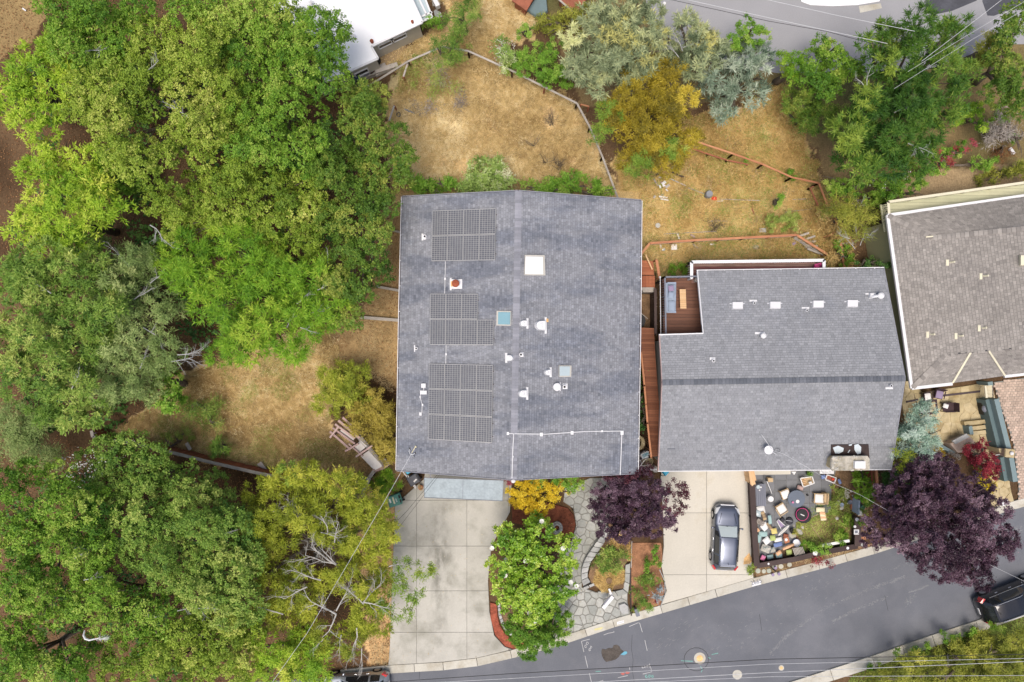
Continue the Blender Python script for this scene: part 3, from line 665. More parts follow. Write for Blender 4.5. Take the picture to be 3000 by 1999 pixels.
def wallset(parent, foot, z0, tops, m, thick=.18, wins=(), name='wall'):
    """foot ccw xy list; tops list of z per vertex or list of (z) ; one wall per side"""
    n = len(foot); out = []
    for i in range(n):
        a, b = foot[i], foot[(i+1) % n]; za, zb = tops[i], tops[(i+1) % n]
        if isinstance(za, tuple): za, peak = za
        else: peak = None
        if isinstance(zb, tuple): zb = zb[0]
        L_ = math.hypot(b[0]-a[0], b[1]-a[1]); nx, ny = -(b[1]-a[1])/L_*thick, (b[0]-a[0])/L_*thick
        ux, uy = (b[0]-a[0])/L_*thick, (b[1]-a[1])/L_*thick
        a2 = (a[0]+ux, a[1]+uy)  # butt ends: start each wall one thickness in
        pts = [(a2[0], a2[1], z0), (b[0], b[1], z0), (b[0], b[1], zb)]
        if peak: k, zk = peak; pts.append((a[0]+(b[0]-a[0])*k, a[1]+(b[1]-a[1])*k, zk))
        pts.append((a2[0], a2[1], za))
        mb = MB(); nn = len(pts); b0 = len(mb.v)
        mb.v += [Vector(p) for p in pts]+[Vector((p[0]+nx, p[1]+ny, p[2])) for p in pts]
        mb.f += [tuple(range(nn)), tuple(reversed(range(nn, 2*nn)))]+[(j, nn+j, nn+(j+1) % nn, (j+1) % nn) for j in range(nn)]
        mb.t += [.5]*(nn+2); w_ = ob(name, mb, m, parent); out.append(w_)
        for (side, u, zc, ww, wh) in wins:
            if side != i: continue
            cx, cy = a[0]+(b[0]-a[0])*u, a[1]+(b[1]-a[1])*u; an = math.atan2(b[1]-a[1], b[0]-a[0])
            ox, oy = math.sin(an), -math.cos(an)
            fr = MB()
            for dx, dz, sw, sh in ((-ww/2, 0, .08, wh+.08), (ww/2, 0, .08, wh+.08), (0, wh/2, ww-.08, .08), (0, -wh/2, ww-.08, .08)):
                fr.box((cx+ox*.02+dx*math.cos(an), cy+oy*.02+dx*math.sin(an), zc+dz), (sw, .10, sh), an)
            f_ = ob('window', fr, mt['white'], parent)
            ob('pane', MB().box((cx+ox*.012, cy+oy*.012, zc), (ww-.08, .02, wh-.08), an), mt['glass'], f_)
    return out
def gutter(parent, pts, m_in, m_lip, n=9, wpx=5, lip=1.6, name='gutter', side=1):
    """pts px polyline at eave with z ; open trough seen from above, brackets across"""
    e = [P(*p) for p in pts]; xy = [(p.x, p.y) for p in e]; o = offs(xy, side*wpx*S*.9)
    mb = MB()
    for i in range(len(e)-1):
        q = [(*xy[i], e[i].z-.06), (*xy[i+1], e[i+1].z-.06), (*o[i+1], e[i+1].z-.06), (*o[i], e[i].z-.06)]
        qd = [(a_, b_, c_-.05) for a_, b_, c_ in q]
        if area([(a_, b_) for a_, b_, _ in q]) < 0: q.reverse(); qd.reverse()
        mb.prism(qd, q)
    g = ob(name, mb, m_in, parent)
    mb = MB()
    for i in range(len(e)-1): mb.beam((*o[i], e[i].z-.03), (*o[i+1], e[i+1].z-.03), lip*S, .13)
    ob('gutter_lip', mb, m_lip, g)
    for k in range(n):
        t_ = (k+.5)/n*(len(e)-1); i = int(t_); f = t_-i
        a_ = lerp((*xy[i], e[i].z), (*xy[i+1], e[i+1].z), f); b_ = lerp((*o[i], e[i].z), (*o[i+1], e[i+1].z), f)
        ob('bracket', MB().beam(a_+Vector((0, 0, -.01)), b_+Vector((0, 0, -.01)), .05, .03), mt['white'], g)
    return g
def caps(parent, a, b, w_, step, m, drop, nvec):
    """ridge caps from a to b"""
    a, b = Vector(a), Vector(b); L_ = (b-a).length; n = int(L_/step); d = (b-a).normalized()
    sx = Vector((d.y, -d.x, 0)).normalized(); mb = MB(); h = w_/2
    # folded tile of unit length along local x
    for x0, x1, z0, z1 in ((0, 1, .028, .018),):
        mb.v += [Vector(p) for p in ((x0, -h, -drop+z0), (x0, 0, z0), (x0, h, -drop+z0), (x1, -h, -drop+z1), (x1, 0, z1), (x1, h, -drop+z1),
                                     (x0, -h, -drop), (x0, 0, 0), (x0, h, -drop))]
        mb.f += [(0, 3, 4, 1), (1, 4, 5, 2), (6, 0, 1, 7), (7, 1, 2, 8)]; mb.t += [.5]*4
    metas = []
    for tv in (.1, .4, .65, .95):
        me = mesh_from('ridge_cap', mb); me.attributes['tint'].data.foreach_set('value', [tv]*4); me.flip_normals() if False else None
        me.materials.append(m); metas.append(me)
    an = math.atan2(d.y, d.x); pitch = -math.asin(max(-1, min(1, d.z)))
    for k in range(n):
        p = a+d*(k+.0)*L_/n
        inst(rnd.choice(metas), 'ridge_cap', parent, p+Vector((0, 0, .02)), an, (L_/n*.96, 1, 1), 0, pitch)
# ---- house 1 (solar panels)
EZ, RZ = 5.0, 7.1
h1 = root('house', P(1500, 985), 'large gabled house with blue grey shingle roof carrying three solar arrays', 'house')
e = {'TL': P(1179, 577, EZ), 'TR': P(1878, 588, EZ), 'BR': P(1867, 1386, EZ), 'BL': P(1163, 1378, EZ), 'RT': P(1519, 560, RZ), 'RB': P(1504, 1405, RZ)}
rf = slab_roof('roof', [e['TL'], e['BL'], e['RB'], e['RT']], .22, mt['roof_deck'], h1)
slab_roof('roof_slope', [e['TR'], e['BR'], e['RB'], e['RT']], .22, mt['roof_deck'], h1)
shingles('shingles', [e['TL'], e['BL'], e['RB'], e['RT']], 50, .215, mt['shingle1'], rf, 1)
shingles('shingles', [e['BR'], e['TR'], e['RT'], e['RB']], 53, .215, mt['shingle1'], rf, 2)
caps(rf, e['RT'], e['RB'], .42, .19, mt['cap1'], .045, None)
P1L = plane_of(e['TL'], e['BL'], e['RT']); P1R = plane_of(e['TR'], e['BR'], e['RB'])
fx = [P(1200, 1362, EZ), P(1850, 1362, EZ), P(1858, 606, EZ), P(1198, 596, EZ)]
fx = [(p.x, p.y) for p in fx]
wallset(h1, fx, -.02, [(EZ-.25, (.45, RZ-.35)), EZ-.25, (EZ-.25, (.5, RZ-.35)), EZ-.25], mt['beige_wall'],
        wins=[(0, .75, 3.4, 1.6, 1.2), (2, .25, 3.2, 1.8, 1.3), (2, .7, 3.2, 1.8, 1.3), (3, .3, 3.2, 1.4, 1.1), (3, .7, 3.2, 1.4, 1.1), (1, .4, 3.2, 1.4, 1.1)])
gd = ob('garage_door', MB().box(((fx[0][0]*.78+fx[1][0]*.22), fx[0][1]-.04, 1.2), (4.6, .08, 2.2)), mt['white'], h1)
for k in range(4): ob('door_panel', MB().box(((fx[0][0]*.78+fx[1][0]*.22), fx[0][1]-.10, .4+k*.53), (4.4, .04, .47)), mt['white'], gd)
gutter(h1, [(1181, 577, EZ), (1172, 950, EZ), (1165, 1378, EZ)], mt['dark_brown'], mt['white'], 10, 5, side=-1)
gutter(h1, [(1876, 588, EZ), (1872, 980, EZ), (1865, 1386, EZ)], mt['dark_brown'], mt['white'], 12, 5, side=1)
def fascia(parent, pts, m, w_=.09, h_=.2):
    mb = MB(); q = [P(*p) for p in pts]
    for a_, b_ in zip(q, q[1:]): mb.beam(a_-Vector((0, 0, .08)), b_-Vector((0, 0, .08)), w_, h_)
    return ob('fascia_board', mb, m, parent)
fascia(h1, [(1179, 575, EZ), (1519, 558, RZ), (1878, 586, EZ)], mt['cap1'], .05)
fascia(h1, [(1163, 1380, EZ), (1504, 1407, RZ), (1867, 1388, EZ)], mt['cap1'], .05)
# canopy over the garage apron
cp = [(1243, 1400, 2.75), (1475, 1408, 2.75), (1472, 1468, 2.6), (1243, 1458, 2.6)]
cn = slab_roof('canopy', [P(*p) for p in cp], .05, mt['corr'], h1)
mb = MB(); q = [P(*p) for p in cp]; q.append(q[0])
for a_, b_ in zip(q, q[1:]): mb.beam(a_, b_, .03, .07)
mb.beam(lerp(q[0], q[1], .49)+Vector((0, 0, .01)), lerp(q[3], q[2], .49)+Vector((0, 0, .01)), .02, .02)
ob('canopy_edge', mb, mt['rail_grey'], cn)
for x in (1262, 1455): p = P(x, 1404, 2.7); ob('bracket', MB().beam(p, Vector((p.x, fx[0][1], 2.9)), .06, .06), mt['rail_grey'], cn)
for px, py in ((1250, 1450), (1465, 1459)): ob('post', MB().beam(P(px, py, 0), P(px, py, 2.6), .09, .09), mt['white'], cn)
# vents and skylights, each a part of the house
def pxprism(mb, poly, pl, l0, l1, t=.5, inset=0):
    c_ = (sum(p[0] for p in poly)/len(poly), sum(p[1] for p in poly)/len(poly))
    ins = [(c_[0]+(p[0]-c_[0])*(1-inset), c_[1]+(p[1]-c_[1])*(1-inset)) for p in poly]
    bot = [onp(*p, pl, l0) for p in poly]; base = [onp(*p, pl, l0) for p in ins]; n_ = pl[1]
    top = [b_+n_*(l1-l0) for b_ in base]; return mb.prism(bot, top, t)
def rect(x0, y0, x1, y1): return [(x0, y0), (x1, y0), (x1, y1), (x0, y1)]
def ushape(cx, cy, r, ln, d, n=9):
    """U outline: arc end points in direction d, length ln behind"""
    pts = [(r*math.cos(a_), r*math.sin(a_)) for a_ in [math.pi/2-math.pi*k/(n-1) for k in range(n)]]
    pts = [(x+ln/2, y) for x, y in pts]+[(-ln/2, -r*1.05), (-ln/2, r*1.05)]
    c_, s_ = math.cos(d), math.sin(d); return [(cx+x*c_-y*s_, cy+x*s_+y*c_) for x, y in pts]
def skylight(parent, poly, pl, mfr, mpane, fr=.12, h_=.14):
    mb = MB(); pxprism(mb, poly, pl, -.02, h_)
    s_ = ob('skylight', mb, mfr, parent); c_ = (sum(p[0] for p in poly)/4, sum(p[1] for p in poly)/4)
    ins = [(c_[0]+(p[0]-c_[0])*(1-fr), c_[1]+(p[1]-c_[1])*(1-fr)) for p in poly]
    mb = MB(); pxprism(mb, ins, pl, h_-.02, h_+.05, inset=.04); ob('pane', mb, mpane, s_); return s_
def hood(parent, cx, cy, r, ln, d, pl, h_=.28, m='white', fl=True, flw=1.6):
    mb = MB(); pxprism(mb, ushape(cx, cy, r, ln, d), pl, -.02, h_, inset=.18); v_ = ob('roof_vent', mb, mt[m], parent, smooth=False)
    mb = MB(); pxprism(mb, ushape(cx+1.5*math.cos(d), cy+1.5*math.sin(d), r*.55, ln*.4, d), pl, h_, h_+.03, inset=.3); ob('vent_cap', mb, mt[m], v_)
    if fl:
        bx, by = cx-math.cos(d)*(ln/2+2), cy-math.sin(d)*(ln/2+2); c_, s_ = math.cos(d), math.sin(d)
        pts = [(bx+x*c_-y*s_, by+x*s_+y*c_) for x, y in ((-3, -r*flw), (3, -r*flw), (3, r*flw), (-3, r*flw))]
        mb = MB(); pxprism(mb, pts, pl, -.02, .035); ob('flange', mb, mt[m], v_)
    return v_
def pipe(parent, cx, cy, r, pl, h_=.35, fl=None, m='white', hole=True):
    mb = MB()
    b_ = onp(cx, cy, pl, -.05); mb.cyl(b_, r*S, h_, 12)
    v_ = ob('vent_pipe', mb, mt[m], parent)
    if hole: ob('pipe_opening', MB().cyl(b_+Vector((0, 0, h_+.001)), r*S*.62, .006, 10), mt['black'], v_)
    if fl: mb = MB(); pxprism(mb, rect(*fl), pl, -.02, .03); ob('flange', mb, mt[m], v_)
    return v_
skylight(h1, [(1536, 748), (1593, 749), (1595, 808), (1534, 807)], P1R, mt['tan_frame'], mt['dome'], .12, .18)
skylight(h1, [(1457, 911), (1499, 912), (1498, 955), (1456, 954)], P1L, mt['tan_frame'], mt['teal_glass'], .14)
skylight(h1, [(1636, 1071), (1672, 1071), (1671, 1104), (1636, 1104)], P1R, mt['tan_frame'], mt['pale_glass'], .14)
hood(h1, 1536, 948, 9.5, 13, math.pi, P1R); hood(h1, 1588, 954, 15, 16, math.pi, P1R, .38)
mb = MB(); pxprism(mb, rect(1600, 934, 1606, 944), P1R, .0, .05); ob('rust_spot', mb, mt['rust_stain'], h1)
hood(h1, 1606, 1091, 9, 9, math.pi, P1R); hood(h1, 1535, 1153, 11.5, 14, math.pi, P1R, .32)
v_ = ob('roof_vent', MB().lathe(onp(1631, 1133, P1R, -.05), [(.22, 0), (.22, .28), (.26, .30), (.24, .38), (.12, .42), (.01, .43)], 20), mt['white'], h1)
mb = MB(); pxprism(mb, rect(1639, 1120, 1642, 1146), P1R, -.02, .04); ob('flange', mb, mt['white'], v_)
pipe(h1, 1653, 1133, 5, P1R, .3, (1648, 1124, 1662, 1140)); pipe(h1, 1526, 1039, 4.5, P1R, .3, (1524, 1032, 1533, 1046))
pipe(h1, 1246, 695, 4.5, P1L, .3, (1236, 685, 1241, 705)); ob('pipe_collar', MB().cyl(onp(1244, 695, P1L, .0), .17, .05, 12), mt['galv'], h1)
pipe(h1, 1221, 1021, 4, P1L, .3, (1214, 1011, 1217, 1031)); hood(h1, 1492, 1049, 9, 12, 0, P1L, .3)
mb = MB(); pxprism(mb, rect(1320, 819, 1356, 847), P1L, -.02, .14); pxprism(mb, rect(1319, 815, 1324, 851), P1L, -.02, .05)
ch = ob('chimney', mb, mt['white'], h1)
mb = MB(); pxprism(mb, rect(1321, 824, 1336, 840), P1L, .135, .152); ob('rust_streak', mb, mt['rust_stain'], ch)
b_ = onp(1336, 832, P1L, .1)
ob('flue', MB().lathe(b_, [(.22, 0), (.22, .35)], 18), mt['galv'], ch); ob('flue_cap', MB().lathe(b_+Vector((0, 0, .38)), [(.20, -.04), (.25, .02), (.22, .07), (.02, .14)], 18), mt['rust'], ch)
ob('junction_box', MB().box(onp(1241, 1130, P1L, .10), (.28, .27, .2)), mt['white'], h1)
ob('junction_box', MB().box(onp(1241, 1150, P1L, .10), (.42, .24, .2)), mt['white'], h1)
def conduit(parent, pts, pl, r=.022, m='white', nodes=(), lift=.06):
    c_ = ob('conduit', MB().tube([onp(x, y, pl, lift) for x, y in pts], r, 6), mt[m], parent)
    for x, y, s_ in nodes: ob('junction_box', MB().box(onp(x, y, pl, lift), (s_*S, s_*S*1.3, .12)), mt[m], c_)
conduit(h1, [(1241, 1135), (1241, 1146)], P1L); conduit(h1, [(1232, 1153), (1231, 1165), (1237, 1185), (1236, 1210)], P1L, nodes=[(1231, 1163, 3), (1238, 1186, 4), (1232, 1213, 6)])
conduit(h1, [(1305, 766), (1303, 860)], P1L, .02, nodes=[(1304, 817, 4)]); conduit(h1, [(1307, 1012), (1306, 1066)], P1L, .02, nodes=[(1307, 1038, 4)])
conduit(h1, [(1491, 1270), (1506, 1271)], P1L, .03, nodes=[(1488, 1270, 6)])
conduit(h1, [(1506, 1271), (1600, 1272), (1660, 1268), (1720, 1264), (1822, 1263)], P1R, .032, nodes=[(1586, 1273, 7), (1676, 1268, 7), (1764, 1263, 4), (1822, 1268, 8)])
conduit(h1, [(1822, 1268), (1820, 1320), (1817, 1391)], P1R, .03); conduit(h1, [(1505, 1272), (1502, 1330), (1500, 1402)], P1L, .03, nodes=[(1503, 1338, 3)], lift=.14)
ob('vent_ball', MB().lathe(P(1504, 1409, RZ-.1), [(.02, -.1), (.12, -.06), (.15, 0), (.12, .09), (.02, .13)], 12), mt['white'], h1, smooth=True)
# solar arrays : thing > solar_panel > cells
def array(quad, cols, rows, label, skip=()):
    q = [onp(*p, P1L, .13) for p in quad]   # TL TR BR BL
    c_ = sum(q, Vector())/4; rt = root('solar_array', (c_.x, c_.y, c_.z-.13), label, 'solar array'); n_ = P1L[1]
    def at(u, v): return lerp(lerp(q[0], q[1], u), lerp(q[3], q[2], u), v)
    def cell(mb, u0, v0, u1, v1, l0, l1, t=.5):
        pts = [at(u0, v1), at(u1, v1), at(u1, v0), at(u0, v0)]
        mb.prism([p+n_*l0 for p in pts], [p+n_*l1 for p in pts], t)
    for j in range(rows):
        for i in range(cols):
            if (i, j) in skip: continue
            u0, u1, v0, v1 = i/cols, (i+1)/cols, j/rows, (j+1)/rows; gu, gv = .0035, .005*cols/rows
            mb = MB(); cell(mb, u0+gu/2, v0+gv/2, u1-gu/2, v1-gv/2, -.04, 0); p_ = ob('solar_panel', mb, mt['alu'], rt)
            mb = MB(); cell(mb, u0+gu*1.4, v0+gv*1.4, u1-gu*1.4, v1-gv*1.4, .001, .003); ob('backsheet', mb, mt['cell_back'], p_)
            mb = MB(); cu, cv = (u1-u0-gu*3.0)/6, (v1-v0-gv*3.0)/12; du, dv = u0+gu*1.5, v0+gv*1.5; rr = random.Random(i*31+j)
            for a_ in range(6):
                for b_ in range(12):
                    x0, y0 = du+cu*a_, dv+cv*b_
                    pts = [at(x0+cu*.06, y0+cv*.94), at(x0+cu*.94, y0+cv*.94), at(x0+cu*.94, y0+cv*.06), at(x0+cu*.06, y0+cv*.06)]
                    mb.poly([p+n_*.006 for p in pts], rr.random())
            ob('cells', mb, mt['cell'], p_, kind='stuff')
    mb = MB()
    for j in range(rows):
        for v in (.25, .75): a_, b_ = at(0, (j+v)/rows), at(1 if (cols-1, j) not in skip else 1-1/cols, (j+v)/rows); mb.beam(a_-n_*.07, b_-n_*.07+(b_-a_).normalized()*.06, .04, .05)
    ob('mounting_rail', mb, mt['dark_brown'], rt, kind='stuff'); return rt
array([(1267, 617), (1453, 610), (1450, 763), (1264, 766)], 4, 2, 'solar array of eight panels nearest the back eave, two even rows')
array([(1261, 860), (1447, 861), (1445, 1012), (1259, 1011)], 4, 2, 'stepped solar array of seven panels below the rusty chimney', skip={(3, 0)})
array([(1257, 1065), (1444, 1069), (1441, 1299), (1255, 1288)], 4, 3, 'largest solar array, twelve panels in three rows, nearest the garage')
# ---- house 2
E2, R2 = 4.0, 5.85
h2 = root('house', P(2280, 1090), 'middle house with slate grey gabled roof, two decks and a stone chimney', 'house')
a1, a2, a3, a4 = P(2043, 795, E2), P(2590, 788, E2), P(2651, 1108, R2), P(2070, 1118, R2)
ap = plane_of(a1, a2, a3); b1 = onp(1932, 984, ap); b2 = onp(2060, 980, ap); b3 = onp(2070, 1118, ap); a4 = b3; b4 = onp(1940, 1120, ap); 
c1, c2 = P(1928, 1380, E2), P(2610, 1375, E2); 
rf2 = slab_roof('roof', [a1, a2, a3, a4], .2, mt['roof_deck'], h2); slab_roof('roof_slope', [b1, b2, a4, b4], .2, mt['roof_deck'], h2); slab_roof('roof_slope', [c1, c2, a3, b4], .2, mt['roof_deck'], h2)
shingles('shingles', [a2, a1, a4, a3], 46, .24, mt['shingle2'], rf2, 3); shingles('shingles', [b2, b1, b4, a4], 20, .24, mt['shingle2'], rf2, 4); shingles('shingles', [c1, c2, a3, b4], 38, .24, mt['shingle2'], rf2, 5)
caps(rf2, b4+Vector((0, -.03, .01)), a3+Vector((0, -.03, .01)), .36, .225, mt['cap2'], .03, None)
P2N, P2S = ap, plane_of(c1, c2, a3)
fascia(h2, [(2590, 787, E2), (2652, 1108, R2), (2611, 1376, E2)], mt['cap1'], .05); fascia(h2, [(1928, 1380, E2), (1940, 1120, R2), (1932, 984, b1.z)], mt['pink_wood'], .06)
fascia(h2, [(1931, 982, b1.z), (2061, 978, b2.z)], mt['white'], .12, .16); fascia(h2, [(2060, 978, b2.z), (2043, 793, E2)], mt['white'], .06)
gutter(h2, [(2041, 796, E2), (2590, 788, E2)], mt['dark_brown'], mt['white'], 10, 4, 2.2, side=1); gutter(h2, [(1927, 1377, E2), (2610, 1372, E2)], mt['galv'], mt['white'], 7, 4, 2.2, side=-1)
ft = [(p.x, p.y) for p in (P(1945, 1364, E2), P(2600, 1360, E2), P(2580, 805, E2), P(2068, 812, E2), P(2080, 1000, E2), P(1955, 1000, E2))]
wallset(h2, ft, -.02, [E2-.25, (E2-.25, (.45, R2-.3)), E2-.25, E2-.25, b2.z-.25, (b1.z-.25, (.28, R2-.3))], mt['grey_wall'],
        wins=[(0, .12, 1.6, 1.6, 1.4), (0, .45, 1.6, 1.6, 1.3), (2, .5, 2.2, 1.8, 1.3), (4, .5, 3.4, .1, .1)])
for x, y in ((2159, 897), (2269, 896), (2395, 893), (2495, 891)):
    mb = MB(); pxprism(mb, rect(x-16, y-10, x+16, y+10), P2N, -.02, .16, inset=.06); v_ = ob('box_vent', mb, mt['white'], h2)
    mb = MB(); pxprism(mb, rect(x-22, y-8, x+22, y-5), P2N, -.02, .03); ob('flange', mb, mt['galv'], v_)
def tvent(parent, x, y, pl, up=-1, m='white'):
    mb = MB(); pxprism(mb, rect(x-11, y-2.5, x+11, y+2.5), pl, -.02, .035); f_ = ob('vent_flange', mb, mt[m], parent)
    b_ = onp(x, y-up*7, pl, -.05); ob('vent_pipe', MB().cyl(b_, .09, .3, 12), mt['galv'], f_); ob('pipe_opening', MB().cyl(b_+Vector((0, 0, .301)), .06, .006, 10), mt['black'], f_)
tvent(h2, 2206, 882, P2N); tvent(h2, 2359, 903, P2N); tvent(h2, 2604, 1137, P2S, 1)
ob('roof_vent', MB().lathe(onp(2231, 984, P2N, -.05), [(.16, 0), (.16, .3), (.2, .32), (.18, .42), (.02, .48)], 16), mt['white'], h2, smooth=True)
mb = MB(); pxprism(mb, rect(2211, 974, 2240, 980), P2N, -.02, .035); ob('vent_flange', mb, mt['white'], h2)
pipe(h2, 2087, 1057, 4, P2N, .3, (2079, 1048, 2095, 1055))
mb = MB(); pxprism(mb, rect(2534, 860, 2564, 864), P2N, -.02, .05); pxprism(mb, rect(2543, 862, 2556, 876), P2N, -.02, .25, inset=.2); f_ = ob('roof_vent', mb, mt['white'], h2)
ob('elbow_pipe', MB().tube([onp(2553, 870, P2N, .2), onp(2566, 868, P2N, .3), onp(2577, 867, P2N, .35)], .1, 8), mt['galv'], f_)
ob('turbine', MB().lathe(onp(2577, 867, P2N, .2), [(.1, 0), (.2, .08), (.23, .18), (.18, .28), (.03, .33)], 18), mt['white'], f_, smooth=True)
# two repaired spots on the south slope
mb = MB(); pxprism(mb, [(1992, 1170), (2006, 1167), (2010, 1182), (2004, 1196), (1994, 1192)], P2S, .0, .026); ob('patch', mb, mt['shingle2'], h2)
mb = MB(); pxprism(mb, rect(1955, 1312, 1978, 1318), P2S, .0, .027); ob('patch', mb, mt['cap2'], h2)
# chimney of house 2
mb = MB(); pxprism(mb, [(2432, 1300), (2540, 1299), (2543, 1345), (2432, 1345)], P2S, -.1, .12); ck = ob('cricket', mb, mt['tar'], h2)
for poly in ([(2440, 1312), (2455, 1306), (2472, 1313), (2470, 1323), (2458, 1329), (2447, 1329)], [(2503, 1304), (2514, 1301), (2523, 1310), (2522, 1328), (2512, 1332), (2503, 1318)],
             [(2483, 1326), (2489, 1318), (2491, 1319), (2486, 1327)], [(2486, 1303), (2497, 1301), (2494, 1306), (2487, 1306)]):
    mb = MB(); pxprism(mb, poly, P2S, .121, .128); ob('puddle', mb, mt['puddle'], ck)
cz = 5.1
b_ = [P(*p, cz) for p in ((2443, 1337), (2543, 1336), (2549, 1345), (2549, 1376), (2543, 1379), (2440, 1380), (2434, 1374), (2436, 1345))]
c_ = Vector((sum(p.x for p in b_)/8, sum(p.y for p in b_)/8, 0))
ch2 = ob('chimney', MB().ext(ccw([(c_.x+(p.x-c_.x)*.9, c_.y+(p.y-c_.y)*.86) for p in b_]), 0, cz-.15), mt['sandstone'], h2)
ob('chimney_cap', MB().ext(ccw([(p.x, p.y) for p in b_]), cz-.15, cz, inset=.03), mt['chim_top'], ch2)
ob('flue_lid', MB().ext(ccw(pxy(rect(2500, 1350, 2532, 1372), cz)), cz-.01, cz+.2, inset=.02), mt['white'], ch2)
rr = random.Random(4)
for k in range(26):
    x, y = rr.choice([(rr.uniform(2440, 2545), rr.choice([1339, 1377])), (rr.choice([2440, 2545]), rr.uniform(1340, 1376)), (rr.uniform(2440, 2465), rr.uniform(1340, 1376))])
    p = P(x, y, cz+.01); ob('stone_edge', MB().lathe(p, [(rr.uniform(.06, .12), -.02), (.07, .03), (.02, .05)], 6, rr.random(), 1, rr.uniform(.5, 1), rr.random()*3), mt['rock'], ch2)
# dish and mast on house 2
b_ = onp(2238, 1312, P2S, 0)
dr = root('satellite_dish', b_, 'small pale satellite dish on a mast above the grey roof eave', 'satellite dish')
ob('mast', MB().tube([b_, b_+Vector((0, 0, .7))], .03, 8), mt['galv'], dr)
ob('dish', MB().lathe(b_+Vector((.08, -.05, .55)), [(.04, 0), (.22, .04), (.3, .1), (.26, .1), (.05, .05)], 18), mt['white'], dr, smooth=True)
ob('arm', MB().tube([b_+Vector((0, 0, .4)), b_+Vector((.55, -.32, .75))], .02, 6), mt['galv'], dr)
ob('loop', MB().tube([b_+Vector((.85+.2*math.cos(a_), -.15+.12*math.sin(a_), .12)) for a_ in [k*.7 for k in range(12)]], .012, 5), mt['black'], dr)
ob('antenna', MB().tube([P(2231, 1274, 6.2), P(2262, 1318, 5.2)], .018, 6), mt['wire'], dr)
# ---- decks of house 2
def decking(name, poly, z, m, step, axis, parent=None, th=.04, gap=.012, seed=1, label=None, cat=None, under=True):
    """planks as separate parts; axis 'x' = planks run along x"""
    pl = ccw(pxy(poly, z)); mb = MB(); mb.ext(pl, z-.22, z-th-.02)
    if parent is None:
        o = ob(name, mb, mt['dark_wood'], label=label, cat=cat)
    else: o = ob(name, mb, mt['dark_wood'], parent)
    rr = random.Random(seed); xs_ = [p[0] for p in pl]; ys_ = [p[1] for p in pl]
    lo, hi = (min(ys_), max(ys_)) if axis == 'x' else (min(xs_), max(xs_)); n = max(1, round((hi-lo)/step))
    for k in range(n):
        a_, b_ = lo+(hi-lo)*k/n+gap/2, lo+(hi-lo)*(k+1)/n-gap/2
        cell = [(-99, a_), (99, a_), (99, b_), (-99, b_)] if axis == 'x' else [(a_, -99), (b_, -99), (b_, 99), (a_, 99)]
        c_ = clip(pl, cell)
        if c_: q = MB(); q.ext(c_, z-th, z+rr.uniform(-.004, .004), rr.random()); ob('plank', q, m, o)
    return o
def legs(o, pts, z):
    for x, y in pts: p = P(x, y, z); ob('post', MB().beam((p.x, p.y, -.05), (p.x, p.y, z-.2), .12, .12), mt['dark_wood'], o)
def railing(parent, pts, z, h_, mrail, mbal, w_=.09, step=.14, posts=1.5, name='railing'):
    """pts px of the hand rail at z+h_"""
    q = [P(x, y, z+h_) for x, y in pts]; q0 = [Vector((p.x, p.y, z)) for p in q]
    mb = MB()
    for a_, b_ in zip(q, q[1:]): mb.beam(a_, b_, w_, .05)
    r_ = ob(name, mb, mrail, parent); mb = MB(); pm = MB()
    for (a_, b_), (c_, d_) in zip(zip(q, q[1:]), zip(q0, q0[1:])):
        L_ = (b_-a_).length; n = int(L_/step)
        for k in range(1, n): mb.beam(lerp(c_, d_, k/n), lerp(a_, b_, k/n)-Vector((0, 0, .03)), .035, .035)
        n2 = max(1, round(L_/posts))
        for k in range(n2+1): ob('post', MB().beam(lerp(c_, d_, k/n2), lerp(a_, b_, k/n2)+Vector((0, 0, .04)), .10, .10), mbal, r_)
    ob('baluster', mb, mbal, r_, kind='stuff'); return r_
DZ = 2.8
dk = decking('deck', [(1941, 812), (2052, 812), (2075, 990), (1943, 990)], DZ, mt['brown_deck'], .235, 'x', h2, gap=.022)
legs(dk, [(1948, 820), (1948, 975), (2040, 820)], DZ)
railing(dk, [(1936, 984), (1934, 812)], DZ, .25, mt['white'], mt['white'], .04, .5, 3)
railing(dk, [(1951, 982), (1948, 812), (2045, 810)], DZ, 1.0, mt['rail_grey'], mt['rail_grey'], .10, .16, 1.4)
dk2 = decking('upper_deck', [(2026, 768), (2414, 763), (2414, 830), (2026, 830)], DZ, mt['maroon_deck'], .15, 'x', h2, seed=3)
legs(dk2, [(2030, 772), (2150, 772), (2280, 772), (2408, 772)], DZ)
railing(dk2, [(2026, 816), (2026, 768), (2414, 763), (2414, 790)], DZ, .95, mt['white'], mt['white'], .20, .15, 1.5)
# ---- house 3
h3 = root('house', P(2850, 850), 'house with brown grey shingle hip roof and olive walls at the east edge', 'house')
E3 = 3.8
n1, n2 = P(2602, 632, E3), P(3160, 553, E3); w1, w2 = n1, P(2673, 1136, E3); k1 = P(2732, 697, 4.45); W3 = plane_of(w1, w2, k1)
k2, k3, k4, k5, k6 = [onp(x, y, W3) for x, y in ((3160, 655), (2768, 1043), (2842, 1034), (2896, 1029), (3160, 1005))]
s2 = P(2790, 1122, E3); s3 = P(2943, 1101, E3); s4 = P(3160, 1075, E3); s5 = P(2878, 1128, E3)
def griddeck(name, q, parent, m=6):
    mb = MB(); b0 = len(mb.v); g = lambda u, v: lerp(lerp(q[0], q[1], u), lerp(q[3], q[2], u), v)
    mb.v += [g(i/m, j/m)-Vector((0, 0, .06)) for j in range(m+1) for i in range(m+1)]
    mb.f += [(j*(m+1)+i, j*(m+1)+i+1, (j+1)*(m+1)+i+1, (j+1)*(m+1)+i) for j in range(m) for i in range(m)]; mb.t += [.5]*(m*m)
    return ob(name, mb, mt['roof_deck'], parent)
rf3 = griddeck('roof', [n2, n1, k1, k2], h3)
